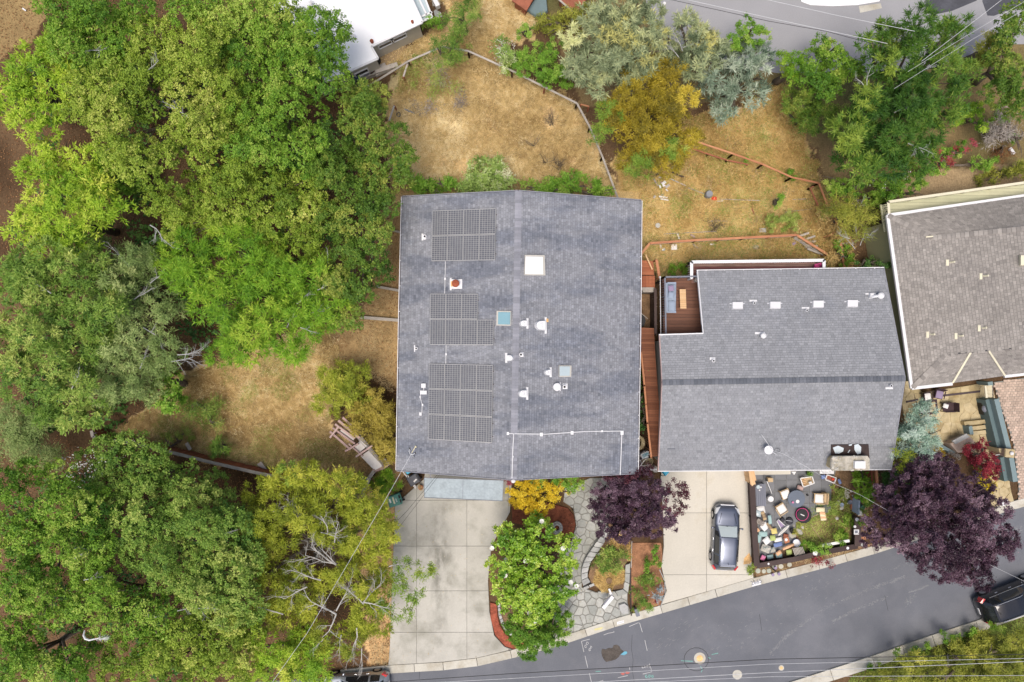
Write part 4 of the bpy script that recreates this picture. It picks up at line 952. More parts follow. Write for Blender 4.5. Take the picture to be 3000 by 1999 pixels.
for q in ([w1, w2, k3, k1], [k1, k3, k5, k2], [k5, k6, k2, k2], [w2, s2, k4, k3], [s3, s4, k6, k5], [s2, s3, k5, k4]): griddeck('roof_slope', q, h3)
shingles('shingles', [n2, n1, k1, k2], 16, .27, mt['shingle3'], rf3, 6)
up = (k1-w1)-(w2-w1)*((k1-w1).dot(w2-w1)/(w2-w1).length_squared); up = up*(14.5/up.length)
wpoly = [(p.x, p.y) for p in (w1, w2, k3, k4, k5, k6, k2, k1)]
ee = (w2-w1)*.25
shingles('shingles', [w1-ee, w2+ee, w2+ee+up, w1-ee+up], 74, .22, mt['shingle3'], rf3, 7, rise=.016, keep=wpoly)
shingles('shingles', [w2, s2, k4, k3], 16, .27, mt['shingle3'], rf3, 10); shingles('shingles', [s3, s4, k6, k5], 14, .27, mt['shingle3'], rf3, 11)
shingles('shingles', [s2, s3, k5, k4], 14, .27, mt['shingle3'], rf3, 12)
caps(rf3, k1+Vector((0, 0, .04)), k2+Vector((0, 0, .04)), .34, .26, mt['shingle3'], .03, None); caps(rf3, n1+Vector((0, 0, .03)), k1, .34, .26, mt['shingle3'], .03, None); caps(rf3, w2+Vector((0, 0, .03)), k3, .34, .26, mt['shingle3'], .03, None)
for a_, b_ in ((s2, k4), (s3, k5)): ob('valley_flashing', MB().beam(a_+Vector((0, 0, .05)), b_+Vector((0, 0, .05)), .13, .03), mt['cream'], h3)
for pts, m_ in (([(2600, 631, E3), (3160, 551, E3)], 'white'), ([(2600, 631, E3), (2671, 1138, E3), (2790, 1125, E3)], 'white'), ([(2943, 1103, E3), (3160, 1078, E3)], 'white')):
    mb = MB(); q = [P(*p) for p in pts]
    for a_, b_ in zip(q, q[1:]): mb.beam(a_-Vector((0, 0, .04)), b_-Vector((0, 0, .04)), .20, .16)
    ob('gutter', mb, mt[m_], h3)
f3 = [(p.x, p.y) for p in (P(2684, 1120, E3), P(3150, 1060, E3), P(3150, 570, E3), P(2616, 645, E3))]
wallset(h3, f3, -.02, [E3-.2]*4, mt['olive_wall'], wins=[(0, .2, 1.6, 1.4, 1.3), (0, .7, 1.6, 1.8, 1.3)])
P3W = P3M = W3
for x, y, pl in ((2775, 770, P3M), (2873, 810, P3M), (2868, 962, P3M), (2717, 981, P3M), (2800, 985, P3M)):
    mb = MB(); pxprism(mb, rect(x-4, y-9, x+4, y+9), pl, .0, .06); f_ = ob('vent_flange', mb, mt['cream'], h3)
    b_ = onp(x+8, y-1, pl, -.05); ob('vent_pipe', MB().tube([b_, b_+Vector((.12, 0, .3))], .07, 10), mt['cream'], f_)
mb = MB(); pxprism(mb, rect(2984, 748, 2996, 780), P3M, .0, .3, inset=.1); ob('roof_vent', mb, mt['cream'], h3)
mb = MB(); pxprism(mb, [(2712, 693), (2733, 691), (2733, 695), (2712, 697)], P3W, .02, .09); ob('flashing', mb, mt['cream'], h3)
# olive balcony north of house 3
bz = 2.9
bl = decking('balcony', [(2606, 592), (3160, 512), (3160, 590), (2606, 665)], bz, mt['olive_deck'], .24, 'x', h3, seed=9)
legs(bl, [(2612, 600), (2800, 575), (3000, 548)], bz)
railing(bl, [(2606, 640), (2602, 592), (3160, 513)], bz, .9, mt['cream'], mt['cream'], .17, .16, 2)
mb = MB()
for k in range(12): y = 600+k*6; mb.beam(P(2588, y+1, 3.1), P(2600, y, 3.1), .07, .05)
mb.beam(P(2580, 600, 3.0), P(2592, 680, 3.0), .1, .1); mb.beam(P(2585, 598, 3.0), P(2597, 678, 3.0), .1, .1)
ob('side_slats', mb, mt['olive_deck'], bl, kind='stuff')
# ---- white flat roofed house
WZ = 2.6
h0 = root('house', P(960, 40), 'white flat roofed house with beige walls beside the oak wood', 'house')
wp = [(640, -160), (1130, -160), (1207, 0), (1238, 66), (1088, 137), (1108, 172), (1015, 214), (955, 240), (900, 120), (800, 10)]
wr = ob('roof', MB().ext(ccw(pxy(wp, WZ)), WZ-.2, WZ), mt['white_roof'], h0)
mb = MB(); q = [P(*p, WZ+.02) for p in wp]
for a_, b_ in zip(q, q[1:]+q[:1]): mb.beam(a_, b_, .14, .12)
ob('parapet', mb, mt['white'], wr)
def inpx(pts, k, c): return [(c[0]+(x-c[0])*k, c[1]+(y-c[1])*k) for x, y in pts]
wf = ccw(pxy([(660, -150), (1125, -150), (1225, 60), (1078, 129), (1098, 165), (1012, 205), (960, 228), (905, 115), (810, 5)], WZ))
mid = [i for i in range(len(wf))]
wallset(h0, wf, -.02, [WZ-.2]*len(wf), mt['beige_wall'])
def on_wall(a, b, u, z, w_, hh, off=.05):
    an = math.atan2(b[1]-a[1], b[0]-a[0]); cx, cy = a[0]+(b[0]-a[0])*u, a[1]+(b[1]-a[1])*u; ox, oy = math.sin(an), -math.cos(an)
    fr = MB()
    for dx, dz, sw, sh in ((-w_/2, 0, .07, hh+.07), (w_/2, 0, .07, hh+.07), (0, hh/2, w_-.07, .07), (0, -hh/2, w_-.07, .07)): fr.box((cx+ox*.02+dx*math.cos(an), cy+oy*.02+dx*math.sin(an), z+dz), (sw, .12, sh), an)
    f_ = ob('window', fr, mt['white'], h0); ob('pane', MB().box((cx+ox*.012, cy+oy*.012, z), (w_-.07, .03, hh-.07), an), mt['glass'], f_)
pa, pb = pxy([(1078, 129), (1225, 60)], WZ); on_wall(pa, pb, .30, 1.5, 1.15, .5); on_wall(pa, pb, .56, 1.5, 1.15, .5)
pa, pb = pxy([(1012, 205), (1098, 165)], WZ); on_wall(pa, pb, .4, 1.2, 1.0, .6)
for x, y, r_, m_ in ((1091, 125, 4.5, 'rust'), (1209, 68, 3.5, 'rust'), (915, 12, 4, 'white'), (1040, 110, 4, 'white')):
    ob('vent_pipe', MB().lathe(P(x, y, WZ-.05), [(r_*S, 0), (r_*S, .25), (r_*S*1.2, .28), (.02, .34)], 12), mt[m_], wr)
mb = MB(); mb.ext(ccw(pxy([(1205, -10), (1243, -10), (1266, 50), (1232, 62)], 2.0)), 1.9, 2.0); gb = ob('glass_lean_to', mb, mt['pale_glass'], h0)
mb = MB()
for a_, b_ in (((1243, -10), (1266, 50)), ((1266, 36), (1229, 52)), ((1266, 50), (1236, 64)), ((1205, -10), (1236, 64)), ((1224, -10), (1250, 44))): mb.beam(P(*a_, 2.08), P(*b_, 2.08), .12, .08)
ob('lean_to_frame', mb, mt['white'], gb); mb = MB()
for x, y in ((1262, 46), (1236, 60)): mb.beam(P(x, y, 0), P(x, y, 1.9), .1, .1)
ob('lean_to_posts', mb, mt['white'], gb)
slabs('side_terrace', [(1270, 34), (1276, 28), (1292, 37), (1296, 50), (1276, 56)], [1200, 1320], [0, 80], .05, mt['flag'])
slabs('beige_path', [(1262, -20), (1285, -20), (1290, 14), (1268, 20)], [1200, 1320], [-40, 80], .05, mt['concrete_warm'])
mb = MB(); mb.beam(P(1267, -10, 1.0), P(1284, 22, 1.0), .3, .5); ob('low_wall', mb, mt['white'], label='short white rail end wall beside the glazed lean-to', cat='wall')
# ------------------------------------------------------------ vegetation
def leafmesh(name, C, A, N, Ln, Wd, T, mat, parent=None, tri=False, origin=None, **kw):
    """C centres, A leaf axes, N normals (n,3); Ln, Wd sizes; T tints"""
    A = A/np.linalg.norm(A, axis=1, keepdims=True); S_ = np.cross(A, N); S_ /= (np.linalg.norm(S_, axis=1, keepdims=True)+1e-9)
    org = np.array(ORG[parent] if parent is not None else (origin or (0, 0, 0)), float)
    C = C-org; a = A*(Ln/2)[:, None]; s = S_*(Wd/2)[:, None]; n = len(C)
    if tri: V = np.stack([C-a+s, C-a-s, C+a], 1); k = 3
    else: V = np.stack([C-a, C+s-a*.1, C+a, C-s-a*.1], 1); k = 4
    me = bpy.data.meshes.new(name); me.vertices.add(n*k); me.vertices.foreach_set('co', V.astype(np.float32).ravel())
    me.loops.add(n*k); me.loops.foreach_set('vertex_index', np.arange(n*k, dtype=np.int32))
    me.polygons.add(n); me.polygons.foreach_set('loop_start', np.arange(n, dtype=np.int32)*k); me.update()
    at = me.attributes.new('tint', 'FLOAT', 'FACE'); at.data.foreach_set('value', np.clip(T, 0, 1).astype(np.float32))
    me.materials.append(mat); o = bpy.data.objects.new(name, me); link(o)
    if parent is not None: o.parent = parent
    else: o.location = org
    ORG[o] = Vector(org); return props(o, **kw)
ROOT_CNT = [0]
def clumps(blobs, zt, z0, cr, rs, gap=.06, jz=.35, dmin=1.12):
    zm = (zt+z0)/2; s = (H-zm)*K; sp = cr*dmin/.74/s; pts = []; used = []
    grid = {}
    for bx, by, rx, ry in blobs:
        n = int(max(3, math.pi*rx*ry/(sp*sp)*3.2))
        for _ in range(n):
            r = math.sqrt(rs.rand()); a_ = rs.rand()*2*math.pi; x, y = bx+rx*r*math.cos(a_), by+ry*r*math.sin(a_)
            gx, gy = int(x//sp), int(y//sp); ok = True
            for i in (-1, 0, 1):
                for j in (-1, 0, 1):
                    for (ux, uy) in grid.get((gx+i, gy+j), ()):
                        if (ux-x)**2+(uy-y)**2 < (sp*.74)**2: ok = False; break
                    if not ok: break
                if not ok: break
            if not ok: continue
            grid.setdefault((gx, gy), []).append((x, y))
            if rs.rand() < gap: continue
            d = min(((x-q[0])/q[2])**2+((y-q[1])/q[3])**2 for q in blobs)
            z = z0+(zt-z0)*math.sqrt(max(0, 1-d))+rs.randn()*jz
            pts.append(P(x, y, z))
    return pts
STY = dict(mag=(.17, .10, 30, .09, .2, 2.4), oak=(.135, .09, 34, .10, 0, 2.2), star=(.22, .085, 22, .14, 1, 2.1), needle=(.24, .055, 24, .15, 1, 2.1), long=(.27, .065, 18, .14, 1, 2.3),
    broad=(.22, .10, 22, .13, 1, 2.3), fine=(.12, .065, 28, .09, 0, 2.1), spray=(.20, .05, 22, .14, .6, 1.9), wisp=(.26, .035, 12, .25, .6, 1.2))
def foliage(name, cents, cr, mat, style, seed, parent, cov=1.0, leafk=1.0, tintv=.16, **kw):
    Lf, Wf, nsp, spread, star, cv = STY[style]; Lf *= leafk; Wf *= leafk; rs = np.random.RandomState(seed)
    Cs, As, Ns, Ts = [], [], [], []
    nl = int(cv*cov*math.pi*cr*cr/(.5*Lf*Wf))
    for c in cents:
        r = cr*rs.uniform(.72, 1.25); k = max(3, int(nsp*(r/.9)**2)); m = max(2, int(nl*(r/cr)**2/k))
        d = rs.randn(k, 3); d[:, 2] = np.abs(d[:, 2])*1.1-.12; d /= np.linalg.norm(d, axis=1, keepdims=True)
        sp = np.array(c)+d*np.array([r, r, r*.95])*rs.uniform(.82, 1.06, (k, 1))
        off = rs.randn(k, m, 3)*spread*np.array([1, 1, .7]); pos = sp[:, None]+off
        dd = np.repeat(d[:, None], m, 1)
        nrm = dd*.85+np.array([0, 0, .60])+rs.randn(k, m, 3)*.26
        ax = rs.randn(k, m, 3)*(1-star*.7)+(off/ (spread+1e-6)+dd*.4)*star
        ct = .45+rs.randn()*tintv; tt = ct+rs.randn(k, 1)*.10+rs.randn(k, m)*.115
        Cs.append(pos.reshape(-1, 3)); As.append(ax.reshape(-1, 3)); Ns.append(nrm.reshape(-1, 3)); Ts.append(tt.ravel())
    C = np.concatenate(Cs); n = len(C)
    return leafmesh(name, C, np.concatenate(As)+1e-4, np.concatenate(Ns), Lf*rs.uniform(.7, 1.25, n), Wf*rs.uniform(.7, 1.25, n), np.concatenate(Ts), mat, parent, tri=style not in ('mag', 'broad'), kind=kw.pop('kind', 'stuff'), **kw)
def twigs(mb, p, d, ln, rad, depth, r, droop=0., spread=.6):
    p = Vector(p); d = Vector(d).normalized(); k = 3; pts = [p]; q = p; dd = d
    for i in range(k):
        dd = (dd+Vector((r.gauss(0, .16), r.gauss(0, .16), r.gauss(0, .10)-droop))).normalized(); q = q+dd*ln/k; pts.append(q)
    mb.tube(pts, [rad, rad*.8, rad*.6, rad*.35], 4 if depth < 2 else 5, r.random(), cap=False)
    if depth <= 0: return
    for i in range(5 if depth > 1 else 4):
        b_ = lerp(pts[0], pts[3], .25+.75*i/4)+(pts[1 if i < 2 else 2]-lerp(pts[0], pts[3], .33 if i < 2 else .67))*.8; nd = (dd+Vector((r.gauss(0, spread), r.gauss(0, spread), r.gauss(0, spread*.5)))).normalized()
        twigs(mb, b_, nd, ln*r.uniform(.35, .62), rad*.42, depth-1, r, droop, spread)
def px_west(bl): return sum(q[0] for q in bl)/len(bl) < 1000
def tree(name, label, cat, blobs, zt, z0, leaf, style='oak', cr=.72, seed=1, gap=.05, cov=1., trunk=True, group=None, leafk=1., base=None, extra=None, dead=None, jz=.35, tr=.22, tintv=.16):
    rs = np.random.RandomState(seed); r = random.Random(seed)
    bx = sum(b[0]*b[2]*b[3] for b in blobs)/sum(b[2]*b[3] for b in blobs); by = sum(b[1]*b[2]*b[3] for b in blobs)/sum(b[2]*b[3] for b in blobs)
    g_ = P(bx, by, z0); base = Vector((g_.x, g_.y, 0)) if base is None else P(*base)
    rt = root(name, base, label, cat, group)
    big = cr*1.28 if cr > .5 else cr
    sh = (.12 if px_west(blobs) else .32)*big/((H-(zt+z0)/2)*K); b0_ = blobs; blobs = [(x, y, max(u-sh, u*.45), max(v-sh, v*.45)) for x, y, u, v in blobs]
    cents = clumps(blobs, zt, z0, big, rs, gap, jz*1.5, 1.16 if cr > .5 else .85)
    n1_ = len(cents); low = [c-Vector((0, 0, big*.85)) for c in clumps([(b[0], b[1], b[2]*.96, b[3]*.96) for b in blobs], zt-.3, z0, big, rs, gap*.4, .2, 1.05)] if cr > .5 else []
    foliage('crown', cents, big, L[leaf], style, seed+1, rt, cov*1.2, leafk, tintv)
    if low: foliage('inner_foliage', low, big, L[leaf], style, seed+3, rt, cov*.9, leafk*1.3, tintv)
    if extra:
        for nm, lf, st, bl, k in extra: foliage(nm, clumps(bl, zt+.2, z0+.3, cr, rs, .1, jz), cr, L[lf], st, seed+9, rt, cov*k, leafk)
    if trunk:
        mb = MB(); hb = z0*.45 if z0 > 1.5 else z0*.6; top = base+Vector((r.uniform(-.3, .3), r.uniform(-.3, .3), max(.15, hb)))
        mb.tube([base-Vector((0, 0, .1)), lerp(base, top, .5)+Vector((r.uniform(-.1, .1), 0, 0)), top], [tr*1.4, tr*1.05, tr*.9], 8, .3)
        for b in blobs[:14]:
            e_ = P(b[0], b[1], z0+(zt-z0)*.55); m_ = lerp(top, e_, .5)+Vector((r.uniform(-.4, .4), r.uniform(-.4, .4), .4))
            mb.tube([top-Vector((0, 0, .1)), m_, e_], [tr*.6, tr*.4, tr*.15], 6, r.random(), cap=False)
            for _ in range(2):
                e2 = e_+Vector((r.uniform(-1, 1), r.uniform(-1, 1), r.uniform(-.1, .6)))*(cr+.2); mb.tube([m_, lerp(m_, e2, .6)+Vector((0, 0, .15)), e2], [tr*.25, tr*.15, tr*.05], 5, r.random(), cap=False)
        ob('trunk', mb, mt['bark'], rt, smooth=True)
    if dead:
        for (px, py, ang, ln, dp) in dead:
            mb = MB(); p = P(px, py, zt+.25 if leaf == 'cypress' else zt-.45); twigs(mb, p, (math.cos(ang), math.sin(ang), .12), ln*.70, .032*ln/1.6, dp, r); ob('dead_branch', mb, mt['deadwood' if leaf == 'cypress' else 'stone_wall'], rt, kind='stuff')
    return rt
G1 = 'oaks of the western wood'
T = tree
T('maple_tree', 'bright lime green star-leaved tree at the western edge above the brown gap', 'tree', [(90, 195, 75, 45), (170, 215, 45, 45), (50, 270, 75, 55), (150, 290, 60, 50), (105, 350, 55, 32), (20, 235, 40, 45), (130, 145, 25, 25), (35, 325, 40, 25)], 7.5, 5, 'lime', 'star', .62, 11, .05)
T('maple_tree', 'smaller lime green tree half under the yellowish oak, south of the brighter lime tree', 'tree', [(135, 450, 60, 55), (200, 440, 40, 40), (205, 520, 110, 42), (270, 470, 50, 45), (110, 520, 40, 30)], 6.5, 4, 'lime', 'star', .6, 12, .12, tintv=.2)
T('oak_tree', 'mid green oak in the northwest corner next to the brown clearing', 'tree', [(180, 50, 70, 60), (280, 30, 90, 60), (330, 110, 75, 55), (200, 130, 75, 50), (400, 25, 70, 50), (240, 90, 60, 50), (310, 170, 60, 30)], 9, 6, 'oak_mid', 'oak', .7, 13, 0.050, dead=[(250, 150, .2, 1.6, 2)])
T('oak_tree', 'dark green low oak in the shade pocket between the northwest oaks', 'tree', [(260, 200, 60, 45), (300, 520, 60, 50), (360, 540, 50, 30), (330, 470, 50, 45)], 4.5, 2.5, 'shrub', 'oak', .6, 14, 0.050)
T('oak_tree', 'very broad yellow green oak with pale tips in the upper west of the wood', 'tree', [(450, 120, 90, 55), (300, 255, 85, 75), (400, 195, 75, 60), (425, 290, 85, 75), (320, 340, 75, 60), (480, 245, 80, 70), (570, 190, 75, 70), (600, 120, 85, 60), (640, 265, 75, 65), (540, 345, 75, 65), (350, 425, 75, 50), (455, 430, 70, 60), (390, 480, 60, 40), (555, 430, 65, 50), (620, 360, 75, 60), (250, 300, 40, 50)], 9.5, 6.5, 'oak', 'oak', .72, 15, 0.030, dead=[(560, 350, 2.6, 1.8, 2), (430, 210, .5, 1.5, 2)])
T('oak_tree', 'olive green oak at the top edge beside the white flat roof', 'tree', [(560, 40, 70, 60), (640, 50, 90, 60), (740, 40, 70, 60), (810, 85, 70, 60), (700, 120, 80, 60), (780, 10, 60, 40)], 9, 6, 'oak_mid', 'oak', .7, 16, 0.030, cov=1.1)
T('oak_tree', 'oak whose crown overlaps the white roof, loose leafy sprays at its edge', 'tree', [(950, 70, 45, 38), (905, 115, 75, 50), (960, 170, 50, 65), (820, 165, 75, 60), (780, 240, 75, 70), (860, 220, 75, 50), (935, 240, 45, 28), (985, 110, 24, 45), (880, 70, 35, 25)], 8.5, 5.5, 'oak_mid', 'oak', .62, 17, 0.060, cov=.95)
T('oak_tree', 'dense green oak in the middle of the upper wood, northwest of the pine', 'tree', [(760, 330, 75, 75), (850, 335, 65, 60), (705, 430, 75, 60), (800, 430, 75, 70), (885, 440, 70, 60), (690, 350, 40, 50), (905, 380, 40, 45)], 9, 6, 'oak_mid', 'oak', .7, 18, 0.030)
T('oak_tree', 'dark green oak along the west side of the solar panel house', 'tree', [(1045, 285, 80, 50), (1060, 360, 80, 60), (1105, 430, 75, 70), (1000, 430, 70, 60), (1145, 515, 60, 55), (1040, 530, 90, 60), (960, 500, 70, 50), (1095, 595, 75, 60), (1110, 670, 45, 50), (1020, 640, 80, 50), (1040, 735, 70, 60), (1090, 770, 50, 50), (1060, 845, 50, 50), (1010, 915, 40, 35), (985, 840, 50, 50), (1160, 470, 40, 40)], 8, 5, 'oak_dark', 'oak', .66, 19, 0.040, cov=1.1)
T('oak_tree', 'yellowish brown green oak west of the dark oak, just above the pine', 'tree', [(520, 590, 80, 50), (600, 560, 85, 55), (680, 590, 85, 60), (700, 520, 75, 50), (790, 555, 75, 55), (860, 600, 75, 60), (780, 635, 85, 50), (560, 655, 60, 40), (900, 690, 50, 40), (650, 650, 50, 30), (900, 530, 50, 50)], 7.5, 5, 'oak', 'oak', .64, 20, 0.060, dead=[(440, 660, -.4, 2.2, 2)])
T('pine_tree', 'bright fresh green pine with brush-like tufts in the middle of the wood', 'tree', [(560, 765, 90, 70), (690, 700, 90, 50), (640, 825, 110, 70), (760, 795, 95, 85), (865, 795, 80, 60), (950, 900, 50, 55), (860, 915, 95, 75), (750, 940, 100, 70), (720, 1020, 90, 50), (830, 1010, 70, 50), (620, 900, 70, 50), (930, 800, 45, 45), (500, 820, 45, 35), (690, 650, 35, 25)], 8, 4.6, 'pine', 'needle', .62, 21, .08, dead=[(870, 890, .5, 1.4, 2), (905, 920, .3, 1.5, 2), (960, 770, 1.5, 1.0, 2), (880, 960, -.3, 1.3, 2), (930, 850, .2, 1.2, 1), (840, 960, .9, 1.2, 2)])
T('bay_tree', 'lime topped bay tree west of centre, beside the brown leaf-strewn gap', 'tree', [(120, 640, 80, 60), (200, 585, 70, 42), (320, 600, 50, 45), (85, 700, 60, 45), (210, 670, 80, 50), (270, 570, 30, 30)], 8.5, 6, 'lime', 'star', .62, 22, 0.040, cov=.95, tintv=.2)
T('bay_tree', 'large mottled green bay tree filling the west edge of the wood', 'tree', [(80, 820, 100, 80), (210, 780, 100, 70), (150, 900, 110, 70), (60, 960, 90, 70), (200, 1000, 120, 70), (130, 1100, 110, 70), (230, 1130, 80, 60), (30, 1060, 50, 60), (200, 1200, 90, 50), (280, 900, 70, 80)], 8.5, 5.5, 'bay', 'star', .62, 23, 0.050, leafk=.85, dead=[(150, 860, 2.4, 1.8, 2), (90, 950, -1, 1.5, 2), (210, 1140, 1.2, 1.4, 2)])
T('bay_tree', 'pale grey green tree with thin bare twigs left of the bright pine', 'tree', [(340, 800, 90, 70), (430, 900, 90, 90), (340, 920, 80, 80), (350, 1020, 110, 80), (440, 1020, 80, 80), (380, 1130, 80, 55), (400, 760, 60, 50), (310, 1110, 70, 70)], 6.6, 4, 'bay_pale', 'spray', .6, 24, .14, cov=.95, dead=[(390, 880, .8, 2, 2), (420, 960, -.6, 2, 2), (380, 780, 2.2, 2.2, 2), (440, 830, .4, 1.8, 2), (500, 1060, .2, 2.2, 3), (520, 1040, -.2, 2.0, 3), (410, 1080, 1.2, 1.6, 2)])
T('flowering_bush', 'deep green bush dotted with cream flowers west of the dry lawn', 'bush', [(490, 1120, 38, 40), (505, 1165, 38, 30), (470, 1090, 25, 20)], 4, 2.4, 'shrub', 'broad', .5, 25, .05, extra=[('flowers', 'petal', 'fine', [(470, 1110, 25, 30)], .04)])
T('feathery_shrub', 'pale grey feathery shrub at the west edge above the lower oaks', 'shrub', [(60, 1290, 70, 60), (120, 1330, 40, 35), (20, 1230, 40, 60), (90, 1240, 30, 30)], 4, 2, 'bay_pale', 'wisp', .6, 26, .05, cov=1.3)
T('oak_tree', 'cream flecked green tree just below the red stained fence', 'tree', [(290, 1340, 85, 42), (390, 1285, 45, 38), (400, 1370, 100, 60), (330, 1430, 100, 50), (500, 1440, 105, 65), (580, 1415, 50, 40), (620, 1480, 75, 55)], 6.5, 4, 'bay', 'oak', .66, 27, 0.035, extra=[('flowers', 'petal', 'fine', [(255, 1345, 60, 32), (340, 1320, 40, 20), (270, 1385, 40, 25)], .05)])
T('oak_tree', 'green oak on the west edge of the lower wood', 'tree', [(80, 1440, 110, 75), (200, 1500, 110, 70), (60, 1570, 90, 70), (180, 1600, 100, 70), (90, 1720, 90, 70), (130, 1800, 45, 45), (30, 1650, 60, 60)], 9, 6, 'oak_mid', 'oak', .7, 28, 0.045, tintv=.2, dead=[(190, 1620, .6, 1.4, 2)])
T('oak_tree', 'dark leaved oak in the lower wood beside the olive cypress', 'tree', [(420, 1550, 90, 75), (540, 1540, 90, 75), (650, 1580, 80, 80), (700, 1660, 55, 80), (560, 1640, 90, 70), (470, 1660, 90, 70), (620, 1720, 90, 65), (680, 1770, 70, 50)], 9, 6, 'bay', 'oak', .7, 29, 0.035, leafk=.95, dead=[(640, 1570, .5, 1.2, 2), (560, 1780, -.2, 1.8, 3)])
T('oak_tree', 'light green oak in the middle of the lower wood above the curved white branch', 'tree', [(290, 1650, 70, 75), (255, 1760, 85, 60), (350, 1800, 90, 60), (440, 1790, 80, 60), (460, 1860, 80, 55), (300, 1720, 60, 50)], 8.5, 5.5, 'oak_mid', 'oak', .68, 30, 0.070, dead=[(215, 1640, .7, 1.6, 2), (245, 1700, -.2, 1.4, 2), (430, 1820, .5, 1.2, 2)])
T('oak_tree', 'oak reaching the bottom edge in the southwest corner', 'tree', [(40, 1880, 70, 75), (110, 1950, 75, 50), (200, 1965, 50, 40), (20, 1960, 40, 50), (240, 1925, 45, 45)], 8.5, 5.5, 'oak_mid', 'oak', .68, 31, 0.050)
T('oak_tree', 'mottled green oak at the bottom edge between two brown clearings', 'tree', [(370, 1945, 75, 50), (480, 1930, 75, 60), (600, 1930, 85, 60), (570, 1850, 80, 50), (680, 1860, 60, 60), (700, 1950, 50, 50)], 8, 5, 'oak', 'oak', .68, 32, 0.075, dead=[(520, 1790, .2, 1.6, 2), (630, 1830, -.1, 1.2, 2)])
cy = [(900, 1395, 75, 40), (820, 1445, 80, 50), (985, 1440, 80, 50), (765, 1510, 60, 55), (900, 1500, 90, 50), (1075, 1490, 52, 40), (1100, 1545, 55, 42), (790, 1610, 75, 50), (1050, 1600, 75, 50), (760, 1700, 50, 50), (860, 1770, 60, 45), (1060, 1700, 60, 40), (870, 1680, 50, 28), (1080, 1780, 45, 40), (960, 1560, 60, 30), (980, 1690, 40, 25), (920, 1860, 60, 40), (1020, 1880, 55, 45), (800, 1800, 50, 40), (1080, 1830, 40, 40)]
r_ = random.Random(77)
tree('cypress_tree', 'olive yellow cypress with silvery dead limbs overhanging the west edge of the concrete driveway', 'tree', cy, 6.6, 4, 'cypress', 'spray', .58, 33, .14, cov=1.25, tr=.3,
     extra=[('sprays', 'cypress_dark', 'spray', [(1195, 1640, 20, 14), (1225, 1668, 22, 12), (1170, 1655, 16, 14), (1205, 1725, 20, 12), (1165, 1720, 18, 14), (1180, 1800, 20, 14), (1150, 1790, 20, 22), (1130, 1760, 20, 18), (1195, 1620, 12, 10), (850, 1400, 30, 20)], .8)],
     dead=[(985, 1655, 2.6, 2.8, 3), (985, 1655, 2.2, 2.2, 3), (975, 1650, 3.1, 2.6, 3), (940, 1700, 2.7, 2.4, 3), (900, 1720, 3.5, 2.2, 3), (985, 1790, 1.2, 2.4, 3), (985, 1800, 2.4, 2.6, 3), (985, 1800, -1.9, 2.6, 3), (1065, 1765, 1.0, 2.2, 3), (1065, 1765, -.3, 2.2, 3), (1065, 1770, 2.4, 2.0, 3), (1045, 1840, -1.4, 2.4, 3), (1060, 1900, -1.8, 1.8, 3), (980, 1590, 1.6, 2.0, 3), (890, 1540, 2.4, 2.0, 3), (940, 1560, -.2, 1.8, 2), (830, 1800, 2.9, 2.0, 2), (1140, 1660, .6, 1.6, 2), (960, 1560, 1.2, 1.8, 3), (800, 1500, .6, 1.4, 2), (1000, 1860, 4.2, 1.8, 3)])
T('cypress_tree', 'bright green fan-sprayed conifer at the bottom edge left of the pale car', 'tree', [(800, 1925, 65, 50), (900, 1910, 60, 50), (860, 1975, 85, 40), (770, 1985, 40, 30), (735, 1900, 30, 60)], 7, 4.5, 'lime', 'spray', .55, 34, .08, leafk=1.1, cov=1.1, tintv=.2)
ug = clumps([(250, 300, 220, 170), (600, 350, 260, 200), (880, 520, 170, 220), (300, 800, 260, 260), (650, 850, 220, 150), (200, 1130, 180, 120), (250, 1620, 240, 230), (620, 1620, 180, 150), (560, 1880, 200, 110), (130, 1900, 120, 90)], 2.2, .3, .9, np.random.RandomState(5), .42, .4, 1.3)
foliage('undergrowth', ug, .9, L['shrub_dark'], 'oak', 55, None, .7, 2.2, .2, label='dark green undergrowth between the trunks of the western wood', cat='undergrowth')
# around the upper field
T('olive_tree', 'small loose green tree behind the white house lean-to', 'tree', [(1370, 35, 40, 32), (1335, 60, 32, 30), (1350, 85, 18, 12)], 4, 2.4, 'bay', 'spray', .42, 40, .1, cov=.8, leafk=.8)
T('olive_tree', 'thin green tree standing at the bend of the upper fence', 'tree', [(1315, 165, 42, 38), (1290, 135, 26, 22), (1345, 140, 22, 20), (1330, 110, 22, 18)], 3.6, 2, 'bay', 'spray', .42, 41, .12, cov=.75, leafk=.8)
T('fennel_patch', 'wispy yellow green fennel at the top of the dry field', 'weed', [(1190, 215, 40, 25), (1240, 240, 55, 40), (1280, 270, 50, 35), (1200, 280, 40, 25), (1320, 260, 30, 20), (1230, 190, 35, 16)], 1.2, .3, 'green_grass', 'wisp', .45, 42, .35, cov=.45, trunk=False)
T('dry_brush', 'grey twiggy brush beside the fennel in the upper field', 'shrub', [(1330, 290, 35, 22), (1290, 225, 40, 22), (1240, 320, 40, 16)], .8, .2, 'twig', 'wisp', .4, 43, .3, cov=.4, trunk=False)
T('shrub', 'fresh green shrub with white flower heads behind the house, under the back eave', 'shrub', [(1420, 510, 62, 50), (1455, 540, 45, 30), (1380, 545, 40, 25)], 2.6, 1.2, 'shrub_pale', 'broad', .5, 44, .03, leafk=.85)
T('shrub', 'low yellow green shrub at the northwest corner of the big grey roof', 'shrub', [(1240, 535, 32, 22), (1270, 550, 30, 16), (1215, 555, 30, 14), (1310, 545, 26, 18)], 1.8, .8, 'shrub', 'broad', .4, 45, .05, leafk=.85)
